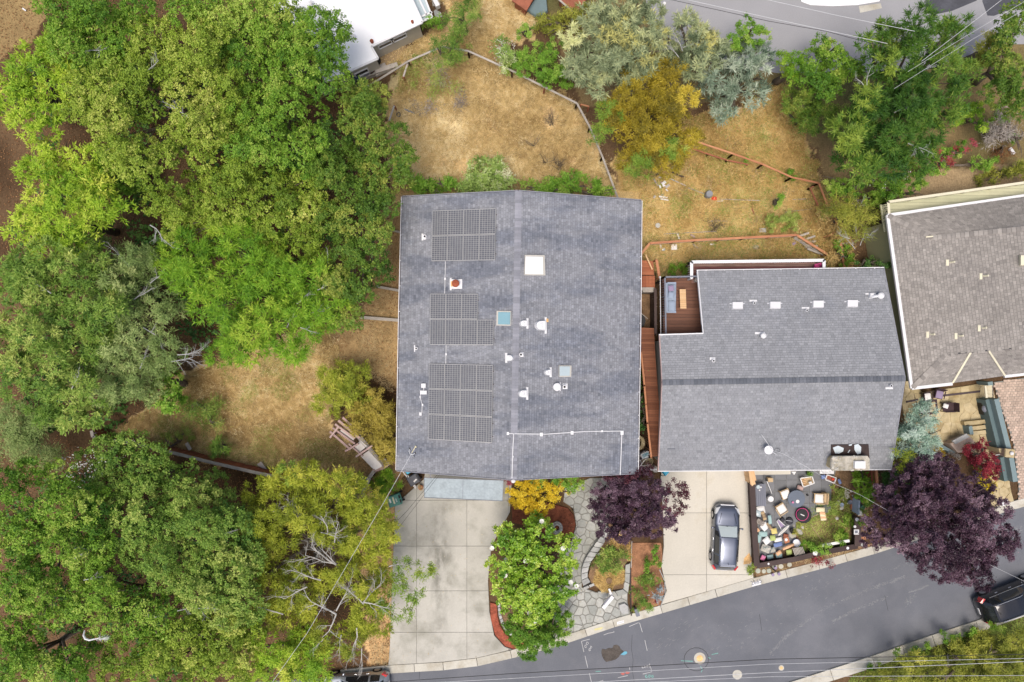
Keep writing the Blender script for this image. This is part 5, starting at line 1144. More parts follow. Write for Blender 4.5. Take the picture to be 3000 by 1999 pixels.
T('shrub', 'green shrub row at the back eave near the grey fence rail', 'shrub', [(1660, 535, 35, 25), (1710, 545, 40, 22), (1745, 555, 30, 18), (1600, 552, 26, 16), (1640, 560, 50, 14), (1540, 545, 22, 14), (1785, 565, 24, 12)], 2.2, 1, 'shrub', 'broad', .42, 46, .06, leafk=.85)
T('shrub', 'light shrub with cream blossoms left of the bright green shrubs by the upper fence', 'shrub', [(1480, 155, 30, 48), (1505, 185, 22, 25)], 2.4, 1.2, 'shrub_pale', 'broad', .42, 47, .05, leafk=.85, extra=[('flowers', 'petal', 'fine', [(1470, 150, 20, 35)], .06)])
T('shrub', 'wide fresh green shrub just inside the upper fence', 'shrub', [(1550, 190, 70, 38), (1610, 215, 60, 30), (1580, 160, 50, 35), (1630, 140, 35, 30), (1655, 230, 28, 20)], 2.6, 1, 'shrub', 'fine', .5, 48, .05, cov=1.1)
T('shrub', 'small grassy green bush in the top dry field', 'shrub', [(1555, 88, 28, 16), (1530, 100, 16, 10)], 1.5, .5, 'shrub', 'fine', .4, 49, .05)
T('dry_brush', 'brown dry brush between the tarp corner and the grey acacia', 'shrub', [(1610, 75, 35, 28), (1650, 60, 30, 30), (1690, 50, 35, 35), (1720, 25, 40, 20), (1620, 110, 40, 20)], 1.6, .4, 'scrub', 'spray', .45, 50, .15, cov=.8)
T('acacia_tree', 'big grey green acacia with pale yellow tips at the upper road', 'tree', [(1700, 120, 60, 40), (1800, 75, 85, 52), (1880, 105, 75, 50), (1730, 190, 75, 55), (1850, 175, 90, 60), (1780, 235, 70, 45), (1690, 170, 45, 40), (1930, 150, 35, 40), (1800, 140, 80, 50), (1740, 30, 50, 25), (1850, 40, 60, 30), (1900, 20, 40, 20)], 6.5, 3.8, 'acacia', 'long', .58, 51, .05, cov=1.15, extra=[('yellow_tips', 'acacia_yellow', 'long', [(1850, 50, 70, 30), (1800, 110, 80, 30), (1900, 90, 50, 30), (1870, 160, 50, 25)], .45)])
T('acacia_tree', 'yellow tipped acacia with bare grey twigs between the grey and the silver acacias', 'tree', [(2060, 125, 45, 45), (2045, 185, 50, 40), (2100, 150, 30, 40), (2040, 80, 28, 25), (1995, 70, 25, 18), (2020, 150, 40, 40)], 5.5, 3.2, 'acacia', 'long', .55, 52, .08, extra=[('yellow_tips', 'acacia_yellow', 'long', [(2070, 130, 35, 40)], .6)], dead=[(2000, 150, 1.9, 2, 3), (1990, 170, 2.4, 1.8, 3), (2010, 120, 1.2, 1.8, 3), (2000, 140, .6, 1.6, 2)])
T('broom_tree', 'golden yellow broom-like tree in front of the grey acacia', 'tree', [(1900, 225, 60, 50), (1960, 220, 45, 45), (1830, 290, 65, 50), (1930, 310, 80, 60), (1995, 300, 42, 50), (1800, 370, 45, 45), (1890, 400, 80, 55), (1980, 400, 60, 45), (1940, 460, 70, 35), (2035, 420, 32, 35), (1860, 460, 40, 25)], 6, 3, 'broom', 'spray', .55, 53, .06, cov=1.35, leafk=.9, extra=[('green_sprays', 'cypress_dark', 'spray', [(1760, 400, 30, 50), (1790, 330, 20, 20), (1980, 440, 40, 25), (1880, 480, 50, 20)], .8)])
T('acacia_tree', 'silver blue leaved acacia above the dry eastern slope', 'tree', [(2160, 185, 55, 40), (2200, 190, 38, 50), (2140, 255, 62, 50), (2195, 275, 45, 42), (2150, 320, 50, 26), (2080, 240, 40, 40), (2230, 230, 25, 40), (2210, 160, 30, 25)], 5.5, 3, 'silver', 'long', .56, 54, .06, cov=1.1)
T('laurel_tree', 'small vivid green tree beside the upper road above the silver acacia', 'tree', [(2165, 130, 42, 30), (2200, 85, 32, 26), (2215, 115, 26, 24), (2150, 150, 26, 16)], 4.5, 2.8, 'shrub', 'fine', .45, 55, .04, cov=1.2)
T('laurel_tree', 'narrow light green tree west of the twin-crowned green trees at the road', 'tree', [(2315, 185, 34, 36), (2325, 225, 24, 22)], 4.5, 2.8, 'pine', 'oak', .45, 56, .05, leafk=.8)
T('laurel_tree', 'glossy green double crowned tree standing at the lower edge of the upper road', 'tree', [(2430, 140, 42, 38), (2400, 190, 45, 42), (2470, 200, 55, 45), (2440, 250, 60, 40), (2510, 195, 28, 22), (2380, 230, 26, 26)], 5, 3, 'oak_mid', 'oak', .52, 57, .07, cov=1.1)
T('shrub', 'dull green scrubby shrub on the edge of the dry eastern slope', 'shrub', [(2340, 300, 48, 36), (2400, 320, 55, 34), (2350, 340, 30, 24), (2460, 350, 50, 30), (2380, 370, 45, 25)], 3.2, 1.6, 'oak_dark', 'spray', .5, 58, .08, cov=1.1)
T('pine_tree', 'large shaggy dark green pine leaning over the upper road', 'tree', [(2555, 115, 24, 26), (2610, 105, 45, 38), (2700, 60, 38, 38), (2600, 160, 50, 40), (2700, 130, 65, 55), (2790, 80, 38, 32), (2820, 65, 24, 18), (2640, 215, 85, 60), (2760, 220, 85, 65), (2820, 170, 50, 50), (2560, 290, 65, 48), (2670, 320, 90, 65), (2780, 310, 60, 50), (2500, 365, 75, 45), (2600, 420, 85, 60), (2700, 415, 65, 45), (2490, 430, 50, 35), (2540, 480, 65, 40), (2640, 480, 60, 35)], 8.5, 5, 'pine_dark', 'needle', .6, 59, .03, cov=1.35, tintv=.2, dead=[(2540, 250, 1.6, 1.2, 2), (2620, 330, .4, 1.4, 2), (2660, 420, -.3, 1.6, 3), (2530, 250, 2, 1, 2)])
T('oak_tree', 'dark green oak filling the northeast corner', 'tree', [(2980, 40, 30, 50), (2955, 110, 35, 45), (2950, 180, 45, 45), (2975, 240, 40, 50), (2925, 250, 35, 40), (2985, 310, 30, 35)], 6, 3.6, 'oak_dark', 'oak', .6, 60, 0.030, cov=1.1)
T('shrub', 'olive brown shrub between the big pine and the northeast oak', 'shrub', [(2900, 130, 38, 34), (2880, 160, 30, 20)], 3.5, 2, 'scrub', 'spray', .45, 61, .06)
T('shrub', 'yellow green bush beneath the east side of the big pine', 'shrub', [(2820, 340, 30, 30), (2855, 320, 22, 22), (2870, 370, 24, 16)], 2.2, .9, 'pine', 'fine', .42, 62, .12)
T('dry_brush', 'tangle of grey bare stems near the east edge above the red flowers', 'shrub', [(2930, 350, 32, 32), (2960, 385, 28, 28), (2900, 400, 35, 20)], 1.8, .5, 'twig', 'wisp', .5, 63, .05, cov=1.1)
T('shrub', 'round green bush at the east edge below the grey stems', 'shrub', [(2975, 398, 24, 22), (2985, 440, 18, 14), (2920, 350, 22, 14)], 1.8, .8, 'shrub', 'fine', .4, 64, .05)
T('rose_bush', 'bush with crimson and pink flowers south of the big pine', 'shrub', [(2790, 450, 45, 16), (2740, 460, 32, 16), (2690, 490, 24, 20), (2820, 430, 35, 10), (2760, 495, 40, 14)], 1.4, .5, 'shrub', 'fine', .38, 65, .15, extra=[('flowers', 'rose', 'fine', [(2780, 448, 50, 16), (2690, 485, 22, 16), (2830, 430, 30, 8), (2770, 480, 30, 8)], .55)])
T('shrub', 'low green bush on the bare soil above the olive balcony', 'shrub', [(2880, 480, 34, 18), (2720, 500, 30, 18), (2650, 455, 30, 18)], 1.4, .4, 'shrub', 'fine', .4, 66, .08)
T('shrub', 'reddish dry shrub near the white pipe at the east edge', 'shrub', [(2935, 450, 30, 16)], 1.0, .2, 'litter', 'wisp', .38, 67, .05)
T('scrub_bush', 'olive scrub beside the east edge directly above the olive balcony', 'shrub', [(2930, 510, 40, 20), (2980, 500, 28, 24), (2890, 530, 30, 12)], 1.2, .3, 'scrub', 'spray', .4, 68, .1)
T('flowering_shrub', 'green shrub speckled with cream flowers next to the olive balcony corner', 'shrub', [(2590, 555, 45, 38), (2640, 530, 45, 30), (2690, 550, 30, 20), (2570, 585, 28, 16), (2640, 570, 32, 16)], 3, 1.4, 'oak_mid', 'fine', .48, 69, .05, cov=1.1, extra=[('flowers', 'petal', 'fine', [(2580, 550, 30, 30), (2640, 520, 30, 16)], .035)])
T('flowering_shrub', 'dark green shrub under the big pine beside the orange rail', 'shrub', [(2455, 550, 34, 26), (2490, 565, 26, 20), (2430, 540, 18, 16), (2500, 540, 40, 20)], 2.6, 1.2, 'oak_mid', 'fine', .45, 70, .05)
T('willow_tree', 'wispy yellow green tree at the northwest corner of the olive house', 'tree', [(2440, 620, 40, 26), (2500, 640, 42, 32), (2530, 625, 30, 28), (2480, 605, 40, 16), (2500, 680, 34, 22)], 4, 2.4, 'scrub', 'wisp', .5, 71, .1, cov=1.5, dead=[(2510, 690, 1.5, 1.2, 3), (2520, 720, 1.2, 1.3, 3), (2505, 730, 2.2, 1.3, 3), (2530, 700, .4, 1.2, 3), (2490, 700, 2.8, 1.2, 3), (2505, 620, 1.0, 1.4, 3)])
T('shrub', 'dark shrub squeezed between the grey roof and the olive wall', 'shrub', [(2555, 772, 28, 10), (2590, 778, 14, 8), (2525, 778, 12, 7)], 2.2, 1.0, 'shrub_dark', 'fine', .35, 72, .02)
T('hedge_plant', 'narrow green hedge between the orange post rail and the olive wall', 'hedge', [(2455, 720, 12, 30), (2462, 760, 10, 22), (2478, 750, 10, 30)], 1.6, .6, 'oak_mid', 'fine', .35, 73, .05)
T('dry_brush', 'tuft of orange dry stalks beside the willow-like tree', 'weed', [(2410, 665, 22, 24), (2440, 700, 16, 26), (2400, 630, 24, 16), (2435, 750, 14, 30)], 1.2, .2, 'straw_gold', 'wisp', .4, 74, .1, cov=1.1, trunk=False)
# west side of house 1
T('juniper_bush', 'round olive green juniper beside the big house', 'bush', [(990, 1120, 68, 58), (1030, 1160, 60, 50), (965, 1170, 46, 50), (1045, 1100, 36, 34)], 3.0, 1.0, 'juniper', 'spray', .5, 80, .03, cov=1.15)
T('juniper_bush', 'golden juniper against the west gutter next to the faded pergola', 'bush', [(1100, 1200, 55, 55), (1122, 1260, 52, 55), (1060, 1200, 46, 40), (1132, 1310, 44, 42), (1065, 1245, 48, 30)], 2.8, 1.1, 'juniper_gold', 'spray', .5, 81, .03, cov=1.15)
T('fern_bush', 'feathery deep green fern bush behind the green bin', 'bush', [(1122, 1422, 38, 30), (1108, 1436, 26, 22), (1140, 1400, 22, 20)], 1.6, .6, 'pine', 'long', .38, 82, .03)
T('dry_brush', 'grey leafless brush against the leaning orange board fence', 'shrub', [(1060, 1415, 22, 26), (1050, 1450, 16, 14)], 1.2, .3, 'twig', 'wisp', .4, 83, .05, cov=1.1)
T('shrub', 'grey stemmed green shrub in the northwest of the dry lawn', 'shrub', [(600, 1200, 55, 28), (560, 1190, 30, 20), (640, 1240, 36, 16)], 1.2, .3, 'bay', 'wisp', .42, 84, .2, cov=.9)
T('shrub', 'small green shrub above the red stained fence', 'shrub', [(645, 1310, 28, 22), (660, 1330, 16, 12)], 1.5, .6, 'bay', 'spray', .38, 85, .05)
T('shrub', 'green weeds sprouting along the top of the red stained fence', 'shrub', [(500, 1290, 28, 12), (540, 1270, 26, 10)], .8, .2, 'green_grass', 'fine', .36, 86, .3)
# front gardens
T('maple_tree', 'brilliant golden yellow maple under the front eave beside the canopy', 'tree', [(1560, 1430, 62, 34), (1545, 1470, 46, 28), (1620, 1435, 45, 34), (1590, 1480, 40, 22), (1510, 1440, 22, 22), (1660, 1440, 22, 22)], 3.2, 1.8, 'maple', 'fine', .48, 90, .03, cov=1.2, extra=[('green_leaves', 'shrub', 'fine', [(1680, 1415, 22, 18), (1650, 1405, 40, 10), (1610, 1402, 50, 8)], .9)])
T('plum_tree', 'smaller purple leaved plum between the two driveways, touching the big grey roof', 'tree', [(1795, 1425, 70, 38), (1870, 1440, 75, 45), (1760, 1470, 45, 38), (1850, 1490, 85, 55), (1905, 1530, 70, 45), (1830, 1550, 60, 34), (1780, 1520, 40, 30), (1925, 1470, 40, 50), (1860, 1400, 45, 25)], 4.8, 2.6, 'plum', 'fine', .55, 91, .0, cov=1.55, extra=[('wispy_top', 'plum_red', 'fine', [(1855, 1370, 40, 26), (1990, 1430, 34, 26), (2010, 1470, 28, 24), (1975, 1475, 26, 26), (1815, 1400, 40, 14)], .55)], dead=[(1855, 1385, 1.6, 1.4, 3), (1865, 1380, 1.1, 1.3, 3), (1840, 1385, 2.1, 1.2, 3)])
T('plum_tree', 'large dark purple plum spreading over the lower road', 'tree', [(2720, 1400, 90, 55), (2640, 1450, 75, 65), (2770, 1460, 95, 75), (2845, 1450, 60, 60), (2615, 1545, 75, 75), (2700, 1560, 95, 75), (2820, 1550, 100, 75), (2900, 1590, 60, 60), (2770, 1640, 85, 55), (2840, 1655, 70, 45), (2905, 1510, 42, 50), (2870, 1690, 40, 28), (2760, 1540, 130, 110), (2665, 1500, 90, 90)], 6.5, 3.3, 'plum', 'fine', .6, 92, .0, cov=1.6, tr=.28)
T('magnolia_tree', 'bright glossy green magnolia with white blossoms beside the concrete driveway', 'tree', [(1500, 1580, 62, 48), (1570, 1555, 62, 38), (1480, 1660, 44, 62), (1550, 1640, 75, 70), (1635, 1650, 44, 50), (1540, 1740, 90, 62), (1620, 1725, 55, 50), (1550, 1790, 65, 38), (1655, 1585, 26, 14), (1655, 1715, 30, 24)], 4.6, 2.6, 'magnolia', 'mag', .50, 93, .0, cov=1.45, jz=.2)
T('round_bush', 'rounded deep green bush at the kerb below the magnolia', 'bush', [(1625, 1810, 42, 48), (1570, 1880, 58, 42), (1660, 1825, 28, 34), (1515, 1840, 34, 34), (1620, 1870, 36, 26)], 3.2, 1.5, 'box', 'fine', .48, 94, .0, cov=1.6)
T('juniper_mat', 'low green spreading juniper on the planter between the stone walls', 'ground cover', [(1785, 1620, 34, 18), (1765, 1645, 28, 22), (1810, 1630, 30, 26), (1790, 1660, 36, 14)], .7, .3, 'bay', 'spray', .32, 95, .04, cov=1.1, trunk=False)
T('shrub', 'bright green strip of low shrub along the edge of the cream driveway', 'shrub', [(1920, 1610, 10, 22), (1925, 1645, 14, 18), (1905, 1655, 18, 12)], .8, .3, 'shrub', 'fine', .3, 96, .04, cov=1.1, trunk=False)
T('shrub', 'mixed green weeds in the red soil bed near the small mailbox', 'shrub', [(1900, 1700, 24, 22), (1870, 1735, 20, 18), (1890, 1770, 24, 14), (1865, 1690, 10, 14), (1870, 1790, 18, 10)], .6, .15, 'bay', 'spray', .3, 97, .2, cov=.9, trunk=False)
T('agave', 'pale blue spiky rosette beside the cream driveway', 'plant', [(1930, 1726, 8, 12), (1930, 1745, 5, 8)], .5, .2, 'blueplant', 'long', .25, 98, .0, trunk=False)
T('shrub', 'dark red leaved plant next to the pale blue rosette', 'plant', [(1912, 1748, 10, 5), (1925, 1755, 6, 6)], .5, .2, 'red', 'fine', .22, 99, .0, trunk=False)
T('cedar_tree', 'blue green weeping cedar leaning over the gap by the flagstone terrace', 'tree', [(2695, 1180, 32, 26), (2710, 1210, 28, 24), (2690, 1250, 38, 28), (2655, 1275, 30, 28), (2700, 1300, 36, 34), (2725, 1270, 22, 26), (2680, 1330, 36, 26), (2640, 1330, 30, 30)], 4.2, 2.2, 'cedar', 'spray', .5, 100, .05, cov=1.1, extra=[('green_sprays', 'juniper', 'spray', [(2630, 1320, 28, 30), (2650, 1350, 30, 22), (2660, 1240, 20, 18)], .9)])
T('shrub', 'dark green undergrowth in the corner between the cedar and the big plum', 'shrub', [(2620, 1385, 30, 18), (2600, 1400, 24, 20), (2640, 1400, 24, 16), (2600, 1440, 16, 30)], 1.6, .6, 'shrub_dark', 'fine', .42, 101, .04)
T('maple_bush', 'crimson japanese maple beside the terrace steps', 'bush', [(2850, 1330, 38, 20), (2880, 1350, 38, 24), (2905, 1375, 24, 24), (2840, 1325, 20, 12), (2870, 1310, 12, 12)], 2.2, 1.0, 'red', 'fine', .4, 102, .03, cov=1.2)
T('flower_bush', 'vivid yellow flowering clump below the crimson maple', 'bush', [(2882, 1395, 22, 12), (2895, 1415, 18, 14), (2902, 1430, 8, 12)], .9, .3, 'yellow_fl', 'long', .3, 103, .03, trunk=False)
T('flax_plant', 'arching olive striped leaves between the crimson maple and the yellow flowers', 'plant', [(2875, 1370, 14, 14), (2885, 1385, 14, 8)], 1.3, .6, 'scrub', 'long', .35, 104, .0, leafk=1.6)
T('hosta_plant', 'broad bright lime leaved plant in the cluttered patio corner', 'plant', [(2525, 1430, 22, 22), (2515, 1450, 20, 16), (2535, 1410, 20, 16), (2510, 1395, 22, 14)], 1.1, .5, 'hosta', 'broad', .3, 105, .02, leafk=1.5, trunk=False)
T('shrub', 'leafy green bush behind the lime leaved plant along the orange fence', 'shrub', [(2545, 1450, 14, 26), (2540, 1470, 16, 14), (2550, 1410, 10, 20), (2525, 1385, 14, 8)], 1.5, .6, 'shrub', 'fine', .35, 106, .03)
T('shrub', 'green herb patch west of the pebbles in the patio garden', 'shrub', [(2455, 1450, 16, 22), (2450, 1475, 16, 10), (2445, 1500, 12, 14)], .5, .15, 'green_grass', 'fine', .28, 107, .04, trunk=False, cov=1.1)
T('shrub', 'bushy green plant at the low south boards of the patio', 'shrub', [(2380, 1600, 22, 16), (2370, 1585, 14, 14), (2400, 1612, 18, 8), (2350, 1610, 12, 8), (2425, 1590, 12, 10)], .9, .3, 'shrub', 'fine', .3, 108, .03, trunk=False)
T('shrub', 'tangled green creeper against the dark east boards of the patio', 'shrub', [(2480, 1540, 14, 34), (2465, 1570, 22, 14), (2470, 1510, 14, 14)], .9, .3, 'oak_mid', 'fine', .32, 109, .05, trunk=False)
T('shrub', 'dark ivy in the gap between the dark boards and the big plum', 'shrub', [(2525, 1530, 10, 40), (2530, 1495, 12, 20)], .8, .3, 'oak_dark', 'fine', .3, 110, .05, trunk=False)
T('rose_bush', 'crimson flowering plant spilling over the kerb', 'plant', [(2395, 1640, 22, 10), (2380, 1650, 14, 6), (2425, 1652, 10, 6), (2405, 1630, 14, 6)], .5, .15, 'red', 'fine', .22, 111, .25, trunk=False, cov=.9)
T('shrub', 'green leafy plants in the narrow gap beside the boardwalk', 'shrub', [(1882, 1110, 8, 22), (1884, 1160, 8, 20), (1886, 1205, 10, 26), (1884, 1250, 10, 18)], 1.8, 1.0, 'shrub_dark', 'broad', .3, 112, .02)
T('shrub', 'green tufted weeds at the corner of the cream driveway', 'shrub', [(2205, 1680, 8, 12), (2200, 1665, 8, 8)], .5, .15, 'green_grass', 'fine', .25, 113, .1, trunk=False)
T('bush', 'bright green bush on the dry slope near the orange upper rail', 'bush', [(2280, 588, 24, 20)], 1.4, .5, 'shrub', 'fine', .38, 114, .02)
T('shrub', 'green weedy mound above the orange rail end', 'shrub', [(2300, 650, 52, 22), (2340, 665, 30, 14), (2270, 660, 26, 10), (2330, 640, 26, 14)], .9, .2, 'green_grass', 'fine', .4, 115, .08, cov=1.1, trunk=False)
T('shrub', 'small green weed clump just below the long orange upper rail', 'weed', [(2168, 470, 20, 10)], .6, .2, 'shrub', 'fine', .3, 116, .02, trunk=False)
T('shrub', 'green shoots at the corner of the orange fence frame', 'weed', [(2310, 512, 14, 8)], .6, .2, 'shrub', 'fine', .3, 117, .02, trunk=False)
T('shrub', 'yellow green weeds beside the maroon deck', 'weed', [(1995, 785, 20, 16), (1975, 795, 16, 8)], .8, .2, 'oak_mid', 'fine', .3, 118, .05, trunk=False)
T('shrub', 'small green tuft west of the lean-to on the white house', 'plant', [(1265, 65, 22, 14), (1285, 55, 12, 10)], 1.2, .5, 'shrub', 'long', .3, 119, .02, trunk=False)
T('shrub', 'small green plant at the end of the low retaining board', 'plant', [(1107, 222, 9, 8), (1225, 175, 12, 8)], .5, .2, 'shrub', 'fine', .25, 120, .02, trunk=False)
T('scrub_bush', 'green tufts along the wide kerb in the southeast', 'ground cover', [(2850, 1845, 32, 18), (2780, 1868, 34, 16), (2690, 1895, 26, 12), (2630, 1915, 22, 8), (2900, 1840, 30, 14), (2560, 1960, 20, 10)], .9, .2, 'oak_mid', 'fine', .4, 121, .0, trunk=False)
T('scrub_thicket', 'olive yellow scrub covering the bank in the southeast corner', 'scrub', [(2900, 1900, 90, 45), (2790, 1925, 80, 40), (2690, 1945, 60, 32), (2960, 1960, 90, 50), (2620, 1975, 60, 28), (2850, 1985, 100, 40), (2720, 1990, 80, 30), (2990, 1870, 40, 40), (2540, 1992, 40, 14)], 1.6, .6, 'scrub', 'spray', .5, 122, .06, cov=1.15, dead=[(2900, 1960, 1, .9, 2), (2780, 1950, 2, .8, 2), (2950, 1900, .3, .9, 2)])
T('dry_tree', 'grey wispy bush over the kerb corner of the terrace wall', 'shrub', [(2770, 1345, 34, 14), (2745, 1335, 20, 10)], .6, .2, 'twig', 'fine', .25, 123, .3, trunk=False, cov=.5)
# white blossoms of the magnolia as countable things are parts of the tree
mg = [o for o in bpy.data.objects if o.name.startswith('magnolia_tree')][0]
for x, y in ((1537, 1599), (1540, 1644), (1587, 1527), (1649, 1607), (1537, 1761), (1552, 1773), (1551, 1797), (1567, 1819), (1552, 1827), (1689, 1717), (1672, 1706), (1441, 1606), (1483, 1640), (1480, 1686)):
    mb = MB(); p = P(x, y, 4.4)
    for k in range(7):
        a_ = k*.9; q = p+Vector((.13*math.cos(a_), .13*math.sin(a_), .03)); s_ = Vector((-math.sin(a_), math.cos(a_), 0))*.07
        mb.poly([p+s_*.3, q+s_, q+Vector((.05*math.cos(a_), .05*math.sin(a_), .05)), q-s_, p-s_*.3], rnd.random())
    ob('blossom', mb, L['petal'], mg)
# curved white fallen limb in the lower wood
mb = MB(); pts = [P(248, 1848, 8.6), P(245, 1862, 8.8), P(250, 1872, 8.9), P(262, 1876, 8.9), P(280, 1872, 8.8), P(300, 1872, 8.6)]
mb.tube(pts, [.04, .06, .07, .06, .04, .02], 6)
for k in range(10): twigs(mb, P(272+k*3, 1872, 8.8), (1, random.Random(k).uniform(-.3, .5), .1), .5, .02, 1, random.Random(k))
ob('dead_limb', mb, mt['white'], label='curved bleached white dead limb lying on the lower oak crowns', cat='branch')
# ---------------- grasses
def region_pts(polys, n, rs, holes=()):
    out = []
    for poly in polys:
        xs_ = [p[0] for p in poly]; ys_ = [p[1] for p in poly]; A = abs(area(poly)); bb = (max(xs_)-min(xs_))*(max(ys_)-min(ys_))
        m = int(n*A*S*S*bb/A); x = rs.uniform(min(xs_), max(xs_), m); y = rs.uniform(min(ys_), max(ys_), m)
        k = inpoly(x+(vnoise(x, y, 30, 5)-.5)*40, y+(vnoise(x, y, 30, 6)-.5)*40, poly)
        for h in holes: k &= ~inpoly(x, y, h)
        out.append(np.stack([x[k], y[k]], 1))
    return np.concatenate(out)
def blades(name, polys, dens, ln, wd, leaf, seed, label, cat, holes=(), flat=.55, z=0., tint=.45, thin=0.):
    rs = np.random.RandomState(seed); q = region_pts(polys, dens, rs, holes); x, y = q[:, 0], q[:, 1]
    if thin:
        k = fbm(x, y, 60, seed+70) > thin+rs.uniform(-.08, .08, len(x)); x, y = x[k], y[k]
    n = len(x); ang = fbm(x, y, 70, seed+3)*9+rs.randn(n)*.7
    A = np.stack([np.cos(ang), np.sin(ang), rs.uniform(.15, 1.1, n)*(1-flat)+.12], 1)
    l_ = ln*rs.uniform(.5, 1.35, n); A /= np.linalg.norm(A, axis=1, keepdims=True)
    C = np.stack([(x-1500)*S, (999.5-y)*S, z+A[:, 2]*l_/2+rs.uniform(0, .04, n)], 1)
    Tn = tint+(fbm(x, y, 9, seed+9)-.5)*1.1+(fbm(x, y, 120, seed+19)-.5)*1.6+rs.randn(n)*.17
    N = np.stack([rs.randn(n)*.5, rs.randn(n)*.5, np.ones(n)], 1)
    return leafmesh(name, C, A, N, l_, wd*rs.uniform(.6, 1.4, n), Tn, L[leaf], None, tri=True, label=label, cat=cat, kind='stuff')
HOUSES = [[(1150, 560), (1880, 560), (1880, 1400), (1150, 1400)], [(1925, 800), (2610, 800), (2610, 1370), (1925, 1370)]]
blades('dry_grass', [FIELD, TOPF], 430, .36, .028, 'straw', 1, 'pale dry grass covering the upper field', 'grass', HOUSES, thin=.30)
blades('dry_grass', [RFIELD], 430, .38, .030, 'straw_gold', 2, 'golden dry grass on the littered eastern slope', 'grass', HOUSES, thin=.30)
blades('dry_grass', [LAWN], 400, .32, .027, 'straw', 3, 'dry grass of the western lawn beside the pergola', 'grass', HOUSES, tint=.35, thin=.28)
blades('dry_grass', [SIDE, BED], 230, .26, .022, 'straw_dull', 4, 'thin dull grass on the brown soil west of the big house', 'grass', HOUSES, thin=.42, tint=.55)
blades('green_weeds', [RFIELD, OLIVEG, [(1300, 120), (1190, 180), (1140, 250), (1200, 330), (1330, 330), (1370, 250)]], 330, .26, .026, 'green_grass', 5, 'green weeds mixed through the dry eastern slope', 'weeds', HOUSES, thin=.56)
blades('green_weeds', [LAWN, [(560, 1180), (430, 1240), (560, 1290), (700, 1320), (740, 1250)]], 330, .24, .026, 'green_grass', 6, 'green weeds in the western lawn', 'weeds', HOUSES, thin=.60)
blades('straw_mulch', [OLIVEG], 400, .26, .026, 'straw_dull', 7, 'matted olive straw between the orange rail and the maroon deck', 'grass', HOUSES, tint=.6)
blades('bank_grass', [[(2470, 1999), (2560, 1945), (2700, 1885), (2860, 1830), (3050, 1790), (3050, 2050), (2470, 2050)]], 300, .24, .03, 'green_grass', 8, 'grass under the scrub in the southeast corner', 'grass')
def tufts(name, polys, dens, r_, leaf, seed, label, holes=()):
    rs = np.random.RandomState(seed); q = region_pts(polys, dens, rs, holes)
    foliage(name, [P(x, y, .02) for x, y in q], r_, L[leaf], 'wisp', seed, None, .8, .9, .2, label=label, cat='grass')
tufts('grass_tufts', [FIELD, TOPF], 3.2, .25, 'straw', 31, 'standing tufts of pale dry grass in the upper field', HOUSES)
tufts('grass_tufts', [RFIELD, OLIVEG], 3.4, .26, 'straw_gold', 32, 'standing tufts of golden grass on the eastern slope', HOUSES)
tufts('grass_tufts', [LAWN], 2.2, .22, 'straw', 33, 'standing tufts of dry grass in the western lawn', HOUSES)
tufts('green_tufts', [RFIELD, OLIVEG], 1.0, .27, 'green_grass', 34, 'scattered green weed tufts on the eastern slope', HOUSES)
tufts('brown_tufts', [FIELD, RFIELD, LAWN], .45, .26, 'straw_dull', 35, 'scattered dull brown tufts in all the dry fields', HOUSES)
def litter(name, polys, dens, seed, label, leaf='litter', z=.02, ln=.11, holes=()):
    rs = np.random.RandomState(seed); q = region_pts(polys, dens, rs, holes); x, y = q[:, 0], q[:, 1]; n = len(x); a_ = rs.rand(n)*6.3
    return leafmesh(name, np.stack([(x-1500)*S, (999.5-y)*S, z+rs.rand(n)*.04], 1), np.stack([np.cos(a_), np.sin(a_), rs.randn(n)*.2], 1), np.stack([rs.randn(n)*.3, rs.randn(n)*.3, np.ones(n)], 1),
                    ln*rs.uniform(.6, 1.4, n), ln*.55*rs.uniform(.6, 1.4, n), rs.rand(n)*.9+.05, L[leaf], None, label=label, cat='leaves', kind='stuff')
litter('fallen_leaves', [[(-40, -40), (700, -40), (1150, 300), (1180, 1150), (700, 1150), (-40, 1300)]], 22, 1, 'brown fallen leaves under the upper wood')
litter('fallen_leaves', [[(-40, 1250), (800, 1380), (1150, 1500), (1150, 1960), (1000, 2040), (-40, 2040)]], 34, 2, 'brown fallen leaves under the lower wood')
litter('fallen_leaves', [[(1100, 150), (1230, 100), (1260, 130), (1200, 170), (950, 270), (940, 250)], [(1880, 870), (1925, 870), (1925, 970), (1880, 970)]], 60, 3, 'tan dry leaves scattered behind the white house and by the dark fence', 'straw', .02, .10)
litter('fallen_leaves', [[(1150, 1480), (1440, 1480), (1440, 1940), (1150, 1940)], [(1660, 1400), (1780, 1400), (1780, 1820), (1600, 1890)]], 1.6, 4, 'few scattered leaves on the concrete driveway and flagstones', 'straw_dull', .11, .07)
